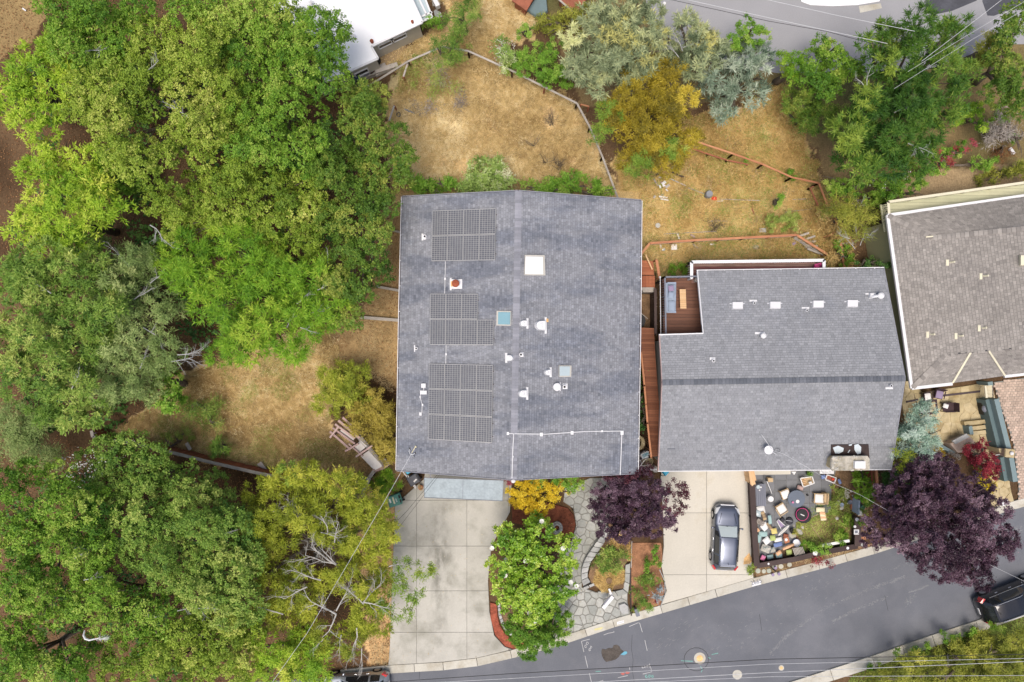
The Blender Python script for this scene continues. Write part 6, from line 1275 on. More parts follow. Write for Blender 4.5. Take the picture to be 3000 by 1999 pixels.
# ------------------------------------------------------------ fences, walls, boardwalk
def rail_fence(name, label, runs, h_, mr, mp, w_=.1, th=.06, step=2.2, mid=(), cat='fence', midm=None):
    """runs: px polylines of the top rail"""
    q0 = P(*runs[0][0]); r = root(name, (q0.x, q0.y, 0), label, cat)
    for run in runs:
        q = [P(x, y, h_) for x, y in run]
        for a_, b_ in zip(q, q[1:]):
            ob('rail', MB().beam(a_, b_, w_, th, rnd.random()), mr, r)
            for zf in mid: ob('rail', MB().beam(Vector((a_.x, a_.y, h_*zf)), Vector((b_.x, b_.y, h_*zf)), .05, .10, rnd.random()), midm or mr, r)
            n = max(1, round((b_-a_).length/step))
            for k in range(n+1):
                p = lerp(a_, b_, k/n); ob('post', MB().beam(Vector((p.x, p.y, -.05)), p-Vector((0, 0, .02)), .10, .10, rnd.random()), mp, r)
    return r
rail_fence('fence', 'grey top railed fence curving across the upper dry field', [[(1072, 257), (1196, 180), (1295, 137), (1372, 150), (1500, 208), (1690, 303), (1728, 373), (1765, 460), (1810, 580)]], 1.25, mt['grey_wood'], mt['rust_wood'], .13, .06, 2.4)
rail_fence('fence', 'short grey railed fence stub by the bucket in the upper field', [[(1196, 180), (1182, 225)], [(1155, 310), (1140, 355)]], 1.0, mt['grey_wood'], mt['rust_wood'], .12, .05, 1.6)
rail_fence('fence', 'small orange rail stub beside the fence bend near the golden broom tree', [[(1702, 306), (1725, 312)]], 1.0, mt['orange_wood'], mt['rust_wood'])
rail_fence('fence', 'orange brown handrail running down the eastern slope from the golden broom tree', [[(2028, 411), (2148, 451), (2235, 482), (2320, 520), (2399, 537), (2424, 602)]], 1.3, mt['orange_wood'], mt['rust_wood'], .12, .06, 2.2)
rail_fence('fence', 'lower red brown rail parallel to the upper orange handrail', [[(2022, 434), (2075, 452), (2130, 470), (2190, 482)], [(2373, 552), (2399, 537)], [(2373, 552), (2396, 600)]], .5, mt['rust_wood'], mt['rust_wood'], .09, .05, 2.2)
rail_fence('fence', 'long orange rail fence with grey lower boards above the maroon deck', [[(1878, 745), (1904, 713), (2040, 704), (2180, 697), (2334, 689), (2424, 746)]], 1.1, mt['orange_wood'], mt['rust_wood'], .16, .06, 1.9, (.45,), midm=mt['grey_wood'])
rail_fence('fence', 'orange post rail along the olive house side yard', [[(2449, 640), (2460, 700), (2474, 784)], [(2430, 690), (2450, 680)]], 1.0, mt['orange_wood'], mt['orange_wood'], .15, .1, 2.5)
rail_fence('fence', 'dark fallen timber post at the edge of the dry eastern slope', [[(2298, 318), (2336, 362)]], .6, mt['dark_wood'], mt['dark_wood'], .14, .1, 2.5)
def board_fence(name, label, px, h_, mcap, mb_, capw=.22, bw=.16, cat='fence', step=2.2):
    q = [P(x, y, h_) for x, y in px]; r = root(name, (q[0].x, q[0].y, 0), label, cat); rr = random.Random(len(px))
    for a_, b_ in zip(q, q[1:]):
        ob('cap_rail', MB().beam(a_, b_, capw, .05, rr.random()), mcap, r); L_ = (b_-a_).length; n = int(L_/bw)
        for k in range(n):
            p0, p1 = lerp(a_, b_, (k+.04)/n), lerp(a_, b_, (k+.96)/n)
            dz = rr.uniform(-.01, .01); mb = MB(); d = (p1-p0).normalized(); s_ = Vector((-d.y, d.x, 0))*.012
            off = s_*rr.uniform(-.4, .4)
            mb.prism([Vector((v.x, v.y, 0)) for v in (p0-s_+off, p1-s_+off, p1+s_+off, p0+s_+off)], [Vector((v.x, v.y, h_-.03+dz*0)) for v in (p0-s_+off, p1-s_+off, p1+s_+off, p0+s_+off)], rr.random())
            ob('board', mb, mb_, r)
        n2 = max(1, round(L_/step))
        for k in range(n2+1): p = lerp(a_, b_, k/n2)+Vector((.06, -.06, 0)); ob('post', MB().beam(Vector((p.x, p.y, 0)), p-Vector((0, 0, .05)), .09, .09), mb_, r)
    return r
board_fence('board_fence', 'red stained board fence with pale cap along the foot of the western lawn', [(268, 1262), (272, 1281), (325, 1290), (400, 1302), (462, 1316), (552, 1338), (602, 1351), (750, 1385), (850, 1405)], 1.7, mt['grey_wood'], mt['rust_wood'])
board_fence('board_fence', 'leaning orange board fence running down from the faded pergola', [(1096, 1380), (1082, 1400), (1060, 1455)], 1.8, mt['grey_wood'], mt['orange_wood'], .26)
board_fence('board_fence', 'short board fence joining the faded pergola to the big house', [(1096, 1380), (1125, 1370), (1149, 1352)], 1.8, mt['pink_wood'], mt['orange_wood'], .2)
mb = MB(); mb.beam(P(944, 273, .3), P(1040, 235, .3), .34, .5, .3); rb = ob('retaining_board', mb, mt['grey_wood'], label='long grey retaining board below the white house yard', cat='retaining wall', loc=P(944, 273, 0))
for a_, b_ in (((1041, 234), (1100, 214)), ((1101, 213), (1166, 192))): ob('board', MB().beam(P(*a_, .3), P(*b_, .3), .32, .5, rnd.random()), mt['grey_wood'], rb)
ob('board', MB().box(P(1115, 205, .2), (1.0, .6, .3), R(25), .8), mt['grey_wood'], rb)
for k, (a_, b_) in enumerate((((1140, 674), (1172, 681)), ((1103, 840), (1170, 852)), ((1056, 930), (1170, 939)))):
    o = ob('terrace_board', MB().beam(P(*a_, .15), P(*b_, .15), .12+.05*k, .3, .3), mt['grey_wood'], label=['thin brown terrace board nearest the back of the big house', 'middle grey terrace board on the brown soil strip west of the big house', 'thickest grey terrace board, the southern one on the brown strip'][k], cat='terrace board', group='terrace boards west of the big house')
# boardwalk between the houses
bw = decking('boardwalk', [(1876, 960), (1916, 962), (1920, 1040), (1932, 1200), (1931, 1300), (1929, 1337), (1908, 1338), (1896, 1220), (1886, 1120), (1880, 1040)], 2.0, mt['boardwalk'], .165, 'x', label='narrow red brown boardwalk squeezed between the two grey roofed houses', cat='boardwalk', seed=5)
legs(bw, [(1884, 1000), (1890, 1100), (1900, 1220), (1910, 1320), (1915, 1000), (1925, 1200)], 2.0)
railing(bw, [(1878, 1030), (1888, 1130), (1897, 1240), (1908, 1341)], 2.0, .9, mt['orange_wood'], mt['boardwalk'], .12, .16, 1.6)
ld = decking('landing', [(1874, 762), (1914, 766), (1916, 806), (1874, 806)], 1.6, mt['redwood'], .26, 'x', label='bright red wood landing with cross boards behind the middle house', cat='landing', seed=6)
ld2 = decking('landing', [(1874, 808), (1919, 808), (1919, 844), (1874, 844)], 1.75, mt['redwood'], .20, 'y', label='lower red wood landing step with lengthwise boards and a pale front edge', cat='landing', seed=7)
ob('front_edge', MB().beam(P(1876, 847, 1.75), P(1915, 847, 1.75), .22, .12), mt['grey_wood'], ld2)
for o_, p_ in ((ld, [(1880, 770), (1905, 800)]), (ld2, [(1880, 815), (1912, 838)])): legs(o_, p_, 1.6)
rail_fence('handrail', 'round orange handrail east of the red wood landing', [[(1923, 762), (1932, 814)]], 2.3, mt['orange_wood'], mt['orange_wood'], .18, .12, 3, cat='handrail')
ob('loose_board', MB().beam(P(1892, 748, 1.9), P(1911, 790, 1.9), .09, .05, .9), mt['tan_wood'], label='thin pale loose board lying askew on the red wood landing', cat='board')
board_fence('board_fence', 'very dark brown board screen west of the sofa deck', [(1920, 846), (1921, 978)], 2.2, mt['dark_wood'], mt['dark_wood'], .18)
mb = MB(); mb.ext(ccw(pxy([(1876, 862), (1918, 862), (1918, 975), (1876, 975)], .3)), 0, .3); ob('side_yard_soil', mb, mt['soil'], kind='structure')
ob('concrete_step', MB().box(P(1896, 852, 1.1), (.9, .3, 1.3)), mt['grey_wood'], label='pale timber step edge under the red wood landing', cat='step')
g_ = root('barbecue', P(1886, 935, .3), 'black covered barbecue tucked beside the big house gutter', 'barbecue')
ob('cover', MB().ext(ccw(pxy([(1872, 915), (1886, 920), (1895, 938), (1888, 958), (1872, 960)], 1.2)), .3, 1.25, inset=.08), mt['black'], g_)
ob('handle', MB().beam(P(1876, 916, 1.35), P(1898, 935, 1.35), .04, .04), mt['grey_wood'], g_)
ob('hose_ring', MB().tube([P(1917+6*math.cos(a_), 872+6*math.sin(a_), .4) for a_ in [k*.5 for k in range(12)]], .05, 6), mt['fab_white'], label='white coiled hose loop beside the dark board screen', cat='hose')
# things at the south end of the gap
mb = MB()
for k in range(14): a_ = k*.32-1.6; mb.beam(P(1872+11*math.cos(a_), 1297+15*math.sin(a_), .5), P(1872+11*math.cos(a_+.33), 1297+15*math.sin(a_+.33), .5), .28, .28, rnd.random())
ob('stone_ring', mb, mt['sandstone'], label='curved tan stone ring half hidden under the big house gutter', cat='planter')
wb = root('workbench', P(1885, 1335, .2), 'metal framed glass-topped box on the clutter below the boardwalk', 'cold frame')
ob('top', MB().ext(ccw(pxy([(1877, 1331), (1899, 1322), (1904, 1338), (1882, 1346)], 1.0)), .2, 1.0), mt['galv'], wb); ob('pane', MB().ext(ccw(pxy([(1880, 1332), (1898, 1325), (1902, 1337), (1884, 1343)], 1.02)), 1.0, 1.03), mt['teal_glass'], wb)
wp_ = root('wood_pile', P(1895, 1357, .2), 'stack of weathered tan planks at the south end of the boardwalk', 'wood pile')
for k in range(6): ob('plank', MB().beam(P(1868, 1351+k*3.2, .5), P(1913-abs(k-2), 1344+k*3.2, .5), .12, .12, rnd.random()), mt['sandstone'], wp_)
ob('bin_lid', MB().cyl(P(1914, 1370, .3), .22, .8, 18), mt['kerb'], label='round grey bin lid beside the stacked tan planks', cat='bin')
gt = root('gate', P(1905, 1376, 0), 'white gate bar closing the gap between the two grey roofed houses', 'gate')
ob('rail', MB().beam(P(1878, 1376, 1.8), P(1924, 1376, 1.8), .14, .08), mt['white'], gt)
for x in (1880, 1900, 1922): ob('post', MB().beam(P(x, 1376, 0), P(x, 1376, 1.75), .07, .07), mt['white'], gt)
# pergola
pg = root('pergola', P(1050, 1310), 'collapsing faded pink pergola with pale roof panels west of the big house', 'pergola')
zq = lambda x, y: (940+x/5.6, 1200+y/5.6)
PZ = 2.5
def beamz(a, b, z, w_, m, nm='beam', h_=.12): ob(nm, MB().beam(P(*zq(*a), z), P(*zq(*b), z), w_, h_, rnd.random()), mt[m], pg)
for a_, b_, w_ in (((150, 360), (490, 655), .15), ((195, 300), (560, 560), .13), ((235, 240), (560, 475), .14), ((290, 180), (640, 470), .17), ((360, 130), (600, 350), .15), ((455, 560), (690, 765), .10)): beamz(a_, b_, PZ+.12, w_, 'pink_wood')
for a_, b_ in (((150, 465), (300, 270)), ((400, 685), (620, 560)), ((575, 775), (850, 590))): beamz(a_, b_, PZ+.26, .12, 'pink_wood', 'cross_beam')
for pl_, m_ in (([(290, 360), (380, 310), (560, 460), (520, 530)], 'pergola_panel'), ([(545, 605), (650, 510), (760, 600), (620, 720)], 'pergola_panel'), ([(650, 765), (790, 670), (1020, 930), (880, 1000)], 'pergola_panel')):
    ob('panel', MB().ext(ccw(pxy([zq(*p) for p in pl_], PZ)), PZ-.03, PZ), mt[m_], pg)
mb = MB(); a_, b_, c_, d_ = [P(*zq(*p), z) for p, z in (((600, 350), PZ), ((1035, 930), PZ), ((1000, 900), PZ-.3), ((690, 420), PZ-.3))]
ob('panel', MB().prism([p-Vector((0, 0, .03)) for p in (P(*zq(560, 440), PZ+.05), P(*zq(1020, 935), PZ+.05), P(*zq(1050, 905), PZ-.2), P(*zq(640, 400), PZ-.2))], [P(*zq(560, 440), PZ+.05), P(*zq(1020, 935), PZ+.05), P(*zq(1050, 905), PZ-.2), P(*zq(640, 400), PZ-.2)]), mt['grey_wood'], pg)
ob('panel', MB().ext(ccw(pxy([zq(*p) for p in ((900, 760), (1100, 820), (1150, 870), (1030, 930))], 1.9)), 1.87, 1.9), mt['pergola_panel'], pg)
for x, y in ((160, 440), (420, 670), (600, 760), (870, 990), (600, 340), (1010, 930)): p = P(*zq(x, y), PZ); ob('post', MB().beam(Vector((p.x, p.y, 0)), p, .12, .12), mt['pink_wood'], pg)
# ------------------------------------------------------------ bins, ladder, tarp
def wheelie(px, py, rz, m, label, sc_=1.0, marks=True):
    r = root('wheelie_bin', (0, 0, 0), label, 'bin')
    b = MB(); b.prism([(-.26, -.30, .06), (.26, -.30, .06), (.26, .28, .06), (-.26, .28, .06)], [(-.33, -.40, .98), (.33, -.40, .98), (.33, .36, .98), (-.33, .36, .98)]); ob('body', b, m, r)
    b = MB(); b.prism([(-.36, -.42, .98), (.36, -.42, .98), (.36, .42, .98), (-.36, .42, .98)], [(-.31, -.36, 1.06), (.31, -.36, 1.06), (.31, .34, 1.06), (-.31, .34, 1.06)], .7)
    ld_ = ob('lid', b, m, r)
    for x in (-.14, .14): ob('lid_recess', MB().box((x, .37, 1.045), (.2, .1, .03)), mt['black'], ld_)
    if marks:
        b = MB(); b.box((-.02, -.02, 1.064), (.44, .10, .008)); ob('sticker', b, mt['fab_cream'], ld_)
        b = MB(); b.box((-.06, -.24, 1.064), (.26, .10, .008)); ob('sticker', b, mt['fab_white'], ld_)
        b = MB()
        for k in range(4): b.box((-.08+k*.06, .14, 1.064), (.035, .09 if k % 2 else .06, .008))
        ob('lettering', b, mt['fab_white'], ld_)
    else: ob('sticker', MB().box((0.1, .1, 1.064), (.10, .28, .008), .3), mt['fab_white'], ld_)
    ob('handle', MB().tube([(-.28, .44, .96), (.28, .44, .96)], .025, 8), m, r)
    for s_ in (-1, 1): ob('wheel', MB().tube([(s_*.24, .34, .12), (s_*.32, .34, .12)], .12, 14), mt['rubber'], r)
    return place(r, P(px, py, .10), rz, sc_)
wheelie(1163, 1456, R(-72), mt['bin_green'], 'green wheelie bin with pale stickers at the corner of the concrete driveway', 1.15)
wheelie(1217, 1398, R(-60), mt['bin_grey'], 'dark grey wheelie bin against the garage wall', 1.0, False)
ob('tarp', MB().ext(ccw(pxy([(1180, 1376), (1212, 1374), (1206, 1384), (1192, 1394), (1186, 1388)], 1.2)), .9, 1.2, inset=.1), mt['cyan'], label='bright cyan tarp folded against the front corner of the big house', cat='tarp')
ob('tarp', MB().ext(ccw(pxy([(1936, 1374), (1968, 1374), (1962, 1388), (1951, 1398), (1942, 1388)], 1.2)), .9, 1.2, inset=.1), mt['cyan'], label='bright cyan cover at the front corner of the middle house above the cream driveway', cat='tarp')
ob('side_step', MB().ext(ccw(pxy([(1936, 1395), (1950, 1395), (1950, 1425), (1936, 1425)], .2)), 0, .2), mt['concrete_warm'], label='small pale concrete step under the cyan cover', cat='step')
la = root('ladder', P(1200, 1405, .1), 'thin white ladder frame propped between the two wheelie bins', 'ladder')
for a_, b_ in (((1180, 1382), (1217, 1431)), ((1195, 1394), (1219, 1428))): ob('rail', MB().beam(P(*a_, 1.2), P(*b_, .3), .06, .06), mt['fab_white'], la)
for k in range(5): ob('rung', MB().beam(lerp(P(1186, 1390, 1.05), P(1216, 1430, .32), k/4), lerp(P(1197, 1396, 1.05), P(1219, 1428, .32), k/4), .04, .04), mt['fab_white'], la)
def pot(px, py, r_, m, label, plant=None, z=.1):
    p = P(px, py, z); rt = root('plant_pot', p, label, 'pot'); ob('pot', MB().lathe(p, [(r_*.7, 0), (r_, .32), (r_*1.08, .32), (r_*1.08, .36), (r_*.85, .36), (r_*.8, .3)], 16), mt[m], rt, smooth=False)
    if plant: foliage('leaves', [p+Vector((0, 0, .42))], r_*1.1, L[plant], 'fine', int(px), rt, 1.1, .6)
    return rt
pot(1234, 1426, .17, 'terracotta', 'square terracotta pot beside the blue sheet canopy', 'straw_dull')
# vines of magenta flowers at the canopy end
foliage('bougainvillea', [P(1484, 1403, .8), P(1490, 1412, .6)], .28, L['rose'], 'fine', 5, None, 1.2, .7, label='small magenta flowering plant at the east end of the blue canopy', cat='plant')
# ------------------------------------------------------------ planters, beds, retaining wall
def bed(name, poly, z, m, label=None):
    mb = MB(); mb.ext(ccw(pxy(poly, z)), 0, z, inset=.04); return ob(name, mb, mt[m], kind='structure')
bed('mulch_bed', [(1500, 1480), (1600, 1470), (1665, 1489), (1682, 1510), (1687, 1540), (1680, 1570), (1665, 1590), (1640, 1600), (1590, 1560), (1500, 1530)], .10, 'mulch')
bed('mulch_strip', [(1436, 1765), (1455, 1770), (1456, 1800), (1462, 1830), (1480, 1860), (1505, 1875), (1535, 1885), (1540, 1895), (1505, 1903), (1480, 1895), (1450, 1862), (1436, 1810)], .11, 'mulch_red')
bed('soil_bed', [(1458, 1770), (1560, 1700), (1620, 1740), (1600, 1890), (1540, 1885), (1490, 1862), (1465, 1822)], .09, 'soil')
bed('planter_soil', [(1785, 1530), (1850, 1530), (1850, 1590), (1848, 1630), (1830, 1660), (1828, 1725), (1765, 1735), (1735, 1715), (1722, 1690), (1732, 1650), (1755, 1610)], .28, 'soil')
blades('planter_straw', [[(1735, 1665), (1825, 1660), (1828, 1722), (1795, 1732), (1755, 1730), (1725, 1700)], [(1775, 1560), (1800, 1545), (1850, 1560), (1848, 1640), (1835, 1640), (1815, 1600), (1770, 1590)]], 900, .20, .028, 'straw_gold', 21, 'golden dry straw on the planter beside the curved stone wall', 'grass', z=.28)
bed('red_soil_bed', [(1850, 1590), (1937, 1590), (1943, 1640), (1937, 1665), (1943, 1700), (1950, 1725), (1936, 1775), (1905, 1783), (1855, 1800), (1846, 1740), (1848, 1660)], .06, 'soil_red')
blades('bed_grass', [[(1855, 1680), (1930, 1680), (1930, 1770), (1860, 1790)]], 260, .16, .03, 'green_grass', 22, 'short grass over the red soil bed', 'grass', z=.06, thin=.5)
bed('roadside_soil', [(2206, 1655), (2250, 1650), (2400, 1625), (2565, 1590), (2560, 1605), (2400, 1650), (2215, 1693)], .08, 'soil')
blades('roadside_straw', [[(2206, 1655), (2250, 1650), (2400, 1625), (2565, 1590), (2560, 1605), (2400, 1650), (2215, 1693)]], 420, .10, .03, 'straw_dull', 23, 'sparse dry litter between the dark boards and the kerb', 'leaves', z=.08, flat=.9)
def blockwall(name, label, left, right, z0, z1, m, step, cat='wall', seed=3):
    """blocks between two px polylines (same z)"""
    a_ = [tuple(P(x, y, z1)[:2]) for x, y in left]; b_ = [tuple(P(x, y, z1)[:2]) for x, y in right]
    def rs_(pts, n):
        L_ = [0]
        for p, q in zip(pts, pts[1:]): L_.append(L_[-1]+math.hypot(q[0]-p[0], q[1]-p[1]))
        out = []
        for k in range(n+1):
            t_ = L_[-1]*k/n; i = max(j for j in range(len(L_)) if L_[j] <= t_+1e-9); i = min(i, len(pts)-2); f = (t_-L_[i])/(L_[i+1]-L_[i]); out.append((pts[i][0]+(pts[i+1][0]-pts[i][0])*f, pts[i][1]+(pts[i+1][1]-pts[i][1])*f))
        return out
    tot = sum(math.hypot(q[0]-p[0], q[1]-p[1]) for p, q in zip(a_, a_[1:])); n = max(2, int(tot/step)); A, B = rs_(a_, n), rs_(b_, n)
    r = root(name, (A[0][0], A[0][1], 0), label, cat); rr = random.Random(seed)
    for k in range(n):
        q = ccw([A[k], A[k+1], B[k+1], B[k]]); ob('stone', MB().ext(shrink(q, .012), z0, z1+rr.uniform(-.015, .015), rr.random(), inset=.015), m, r)
    return r
blockwall('stone_wall', 'curved grey stone block wall edging the planter beside the flagstone path', [(1777, 1541), (1757, 1575), (1732, 1610), (1712, 1640), (1703, 1670), (1702, 1695), (1708, 1718)], [(1792, 1550), (1772, 1590), (1748, 1625), (1731, 1648), (1723, 1672), (1722, 1692), (1731, 1706)], 0, .5, mt['stone_wall'], .42)
blockwall('stone_wall', 'straight low grey stone edging at the foot of the planter', [(1708, 1722), (1740, 1708)], [(1713, 1730), (1743, 1716)], 0, .35, mt['stone_wall'], .3)
blockwall('paving_edge', 'pale grey paving strip on the south and east sides of the straw planter', [(1752, 1733), (1800, 1733), (1829, 1725), (1830, 1690), (1832, 1655)], [(1752, 1750), (1806, 1750), (1843, 1738), (1846, 1690), (1847, 1650)], 0, .2, mt['flag'], .55)
blockwall('timber_edging', 'thin brown timber edging between the planter and the red soil bed', [(1850, 1585), (1849, 1620), (1848, 1665)], [(1853, 1585), (1852, 1620), (1851, 1665)], 0, .35, mt['grey_wood'], 1.2)
blockwall('timber_edging', 'dark curb board along the west side of the red soil bed', [(1846, 1668), (1846, 1740), (1842, 1765), (1848, 1806)], [(1850, 1668), (1850, 1740), (1846, 1765), (1852, 1806)], 0, .2, mt['dark_wood'], 1.2)
blockwall('concrete_edging', 'curving thin concrete edging between the red soil bed and the cream driveway', [(1931, 1670), (1945, 1700), (1952, 1722), (1944, 1755), (1934, 1777)], [(1934, 1668), (1948, 1699), (1955, 1722), (1947, 1757), (1937, 1780)], 0, .15, mt['stone_wall'], .8)
blockwall('brick_edging', 'pale stone edging curving along the red mulch strip by the magnolia', [(1457, 1770), (1460, 1805), (1470, 1835), (1490, 1860), (1520, 1876)], [(1466, 1768), (1468, 1800), (1478, 1828), (1497, 1852), (1524, 1868)], 0, .18, mt['stone_wall'], .3)
for k, z in enumerate((.22, .30)):
    pass
rg = root('ring_planter', P(1636, 1545, .1), 'round grey stacked block ring on the dark red mulch beside the magnolia', 'planter'); 
for kk, (rd, z) in enumerate(((17, .28), (12, .38))):
    for k in range(12):
        a0, a1 = k*math.pi/6+kk*.26, (k+.93)*math.pi/6+kk*.26; q = ccw([tuple(P(1632+r_*math.cos(a_), 1548+r_*1.15*math.sin(a_), z)[:2]) for r_, a_ in ((rd-5, a0), (rd, a0), (rd, a1), (rd-5, a1))])
        ob('block', MB().ext(q, .08, z, rnd.random(), inset=.01), mt['stone_wall'], rg)
def lamp(px, py, z, label):
    p = P(px, py, z); r = root('path_light', p, label, 'path light'); ob('stake', MB().cyl(p, .02, .3, 8), mt['galv'], r); ob('cap', MB().lathe(p+Vector((0, 0, .28)), [(.11, 0), (.12, .04), (.06, .09), (.01, .11)], 16), mt['white'], r, smooth=True)
lamp(1754, 1621, .28, 'round white path light in the corner of the green juniper mat'); lamp(1904, 1689, .06, 'round white path light in the red soil bed')
ob('valve_cover', MB().ext(ccw(pxy([(1784+10*math.cos(k*.63), 1701+10*math.sin(k*.63)) for k in range(10)], .3)), .2, .40, inset=.02), mt['soil'], label='round dark stump sunk in the golden straw planter', cat='stump')
m_ = root('mailbox', P(1790, 1745, .1), 'white framed mailbox post with dark slot at the flagstone apron', 'mailbox')
ob('post', MB().tube([P(1786, 1728, .1), P(1788, 1740, 1.0)], .07, 8), mt['white'], m_); ob('arm', MB().beam(P(1784, 1725, 1.0), P(1793, 1748, 1.05), .14, .12), mt['white'], m_)
ob('box', MB().beam(P(1795, 1746, 1.1), P(1766, 1781, 1.1), .26, .3), mt['white'], m_); ob('slot', MB().beam(P(1786, 1750, 1.27), P(1768, 1772, 1.27), .1, .03), mt['rail_grey'], m_)
m_ = root('mailbox', P(1865, 1792, .1), 'small dark grey mailbox at the kerb end of the red soil bed', 'mailbox')
ob('box', MB().beam(P(1863, 1783, 1.0), P(1869, 1804, 1.0), .27, .3), mt['rail_grey'], m_); p = P(1864, 1790, 1); ob('post', MB().beam((p.x, p.y, 0), p-Vector((0, 0, .16)), .1, .1), mt['dark_wood'], m_)
ob('boulder', MB().ext(ccw(pxy([(1812, 1772), (1830, 1766), (1842, 1775), (1844, 1800), (1825, 1803), (1813, 1790)], .3)), 0, .28, inset=.08), mt['stone_wall'], label='flat grey boulder at the corner of the flagstone apron', cat='boulder')
for k, (x, y, r_, lab) in enumerate(((2215+5, 1672, 7.5, 'first round stepping stone from the cream driveway'), (2237, 1673, 6.5, 'grey green stepping stone, second from the cream driveway'), (2252, 1672, 7, 'pinkish stepping stone, third from the cream driveway'), (2269, 1659, 8, 'stepping stone under the fallen solar light stems'), (2287, 1659, 7.5, 'tan stepping stone next to the last one by the kerb'), (2312, 1654, 7, 'last pale stepping stone before the crimson plant'))):
    ob('stepping_stone', MB().lathe(P(x, y, .05), [(r_*S, 0), (r_*S, .06), (r_*S*.9, .08)], 16, rnd.random()), mt['disc_stone'], label=lab, cat='stepping stone', group='round stepping stones beside the kerb')
sl = root('solar_light', P(2262, 1668, .1), 'dark stem with three violet solar light discs beside the stepping stones', 'solar light')
ob('stem', MB().beam(P(2253, 1657, .5), P(2274, 1676, .2), .07, .05), mt['black'], sl)
for x, y in ((2272, 1664), (2282, 1682), (2264, 1684)): ob('disc', MB().cyl(P(x, y, .3), .11, .05, 12), mt['mauve'], sl)
ob('rust_spill', MB().ext(ccw(pxy([(2180, 1636), (2195, 1620), (2205, 1640), (2198, 1652), (2178, 1654)], .104)), .09, .104), mt['rust_stain'], kind='structure')
# ------------------------------------------------------------ patio of house 2 with its clutter
bed('patio', [(2203, 1372), (2560, 1372), (2545, 1500), (2520, 1620), (2225, 1658)], .06, 'soil')
pt = slabs('patio_tiles', [(2206, 1372), (2450, 1372), (2435, 1425), (2432, 1500), (2390, 1510), (2330, 1530), (2330, 1590), (2225, 1640)], list(range(2200, 2460, 34)), list(range(1372, 1670, 34)), .10, mt['patio_grey'], .008, 'tile')
mb = MB(); mb.ext(ccw(pxy([(2205, 1371), (2318, 1371), (2316, 1390), (2206, 1392)], .16)), .1, .16); ob('door_step', mb, mt['concrete_warm'], kind='structure')
blades('patio_grass', [[(2330, 1530), (2430, 1430), (2500, 1430), (2500, 1590), (2340, 1620)]], 520, .14, .03, 'green_grass', 24, 'patchy yellow green grass in the cluttered patio garden', 'grass', z=.06)
# dark plank walls round the patio
def plankwall(label, runs, h_, m, w_, n, cap=None):
    q = [P(x, y, h_) for x, y in runs]; r = root('plank_wall', (q[0].x, q[0].y, 0), label, 'plank wall')
    for a_, b_ in zip(q, q[1:]):
        for k in range(n):
            z = h_*(k+.5)/n; ob('plank', MB().beam(Vector((a_.x, a_.y, z)), Vector((b_.x, b_.y, z)), .05, h_/n*.93, rnd.random()), mt[m], r)
        for k in range(3):
            ob('cap_board', MB().beam(a_+Vector((0, 0, .03)), b_+Vector((0, 0, .03)), w_, .05, rnd.random()), mt[m], r) if k == 0 else None
        for k in range(4): p = lerp(a_, b_, k/3); ob('post', MB().beam(Vector((p.x, p.y, 0)), p, .09, .09), mt[m], r)
    return r
plankwall('dark brown board wall between the cream driveway and the cluttered patio', [(2203, 1412), (2208, 1520), (2217, 1658)], 1.0, 'dark_wood', .40, 5)
plankwall('long dark board wall along the kerb side of the cluttered patio', [(2217, 1658), (2330, 1638), (2412, 1618), (2512, 1600)], .8, 'dark_wood', .36, 4)
plankwall('dark board wall on the plum tree side of the cluttered patio', [(2511, 1514), (2513, 1550), (2512, 1600)], .9, 'dark_wood', .46, 4)
for x, y, s_, sq in ((2510, 1522, 5, 0), (2504, 1543, 4, 0), (2509, 1559, 8, 1), (2483, 1606, 4, 0), (2388, 1621, 7, 0), (2251, 1652, 3, 0)):
    z = .92 if x > 2500 else .84
    ob('saucer' if not sq else 'photo_frame', MB().box(P(x, y, z+.03), (s_*2*S*.9, s_*2*S*.9, .03)) if sq else MB().cyl(P(x, y, z), s_*S, .04, 14), mt['white'],
       label={2510: 'oval white dish at the north end of the east board wall', 2504: 'small cream dish on the east board wall below the oval dish', 2509: 'square white framed plaque lying on the east board wall', 2483: 'tiny white dish on the south board wall near its east corner', 2388: 'blue white platter leaning by the bushy plant on the south board wall', 2251: 'tiny white dish at the west end of the south board wall'}[x], cat='dish' if not sq else 'plaque')
ob('plaque_centre', MB().box(P(2509, 1559, .975), (.2, .2, .012)), mt['rail_grey'], [o for o in bpy.data.objects if o.name == 'photo_frame'][0]) if [o for o in bpy.data.objects if o.name == 'photo_frame'] else None
plankwall('orange red board rails at the east end of the middle house', [(2567, 1374), (2571, 1445)], 1.3, 'orange_wood', .18, 4)
plankwall('weathered inner boards beside the lime leaved plant', [(2553, 1378), (2556, 1445)], 1.0, 'rust_wood', .12, 3)
plankwall('orange timber steps screen at the corner above the patio west wall', [(2198, 1374), (2206, 1420)], 1.6, 'tan_wood', .34, 5)
for k in range(3): ob('slat', MB().beam(P(2196+k*5, 1375, 1.66+.0*k), P(2204+k*5, 1424-k*8, 1.66), .09, .05, rnd.random()), mt['tan_wood'], [o for o in bpy.data.objects if o.name.startswith('plank_wall')][-1])
ob('white_plank', MB().beam(P(2400, 1600, .75), P(2488, 1584, .75), .2, .08), mt['fab_white'], label='weathered white board lying behind the south plank wall', cat='board')
ob('windbreak', MB().beam(P(2509, 1462, .8), P(2507, 1503, .8), .10, .9), mt['sofa'], label='narrow pale blue panel standing beside the east patio garden', cat='panel')  # plain pale blue panel, use unknown
ob('concrete_block', MB().box(P(2521, 1592, .35), (.42, .36, .3), .05), mt['stone_wall'], label='pale square block outside the corner of the dark board walls', cat='block')
ob('timber_offcut', MB().beam(P(2516, 1577, .3), P(2546, 1574, .3), .2, .2), mt['orange_wood'], label='orange timber offcut lying toward the big plum', cat='timber')
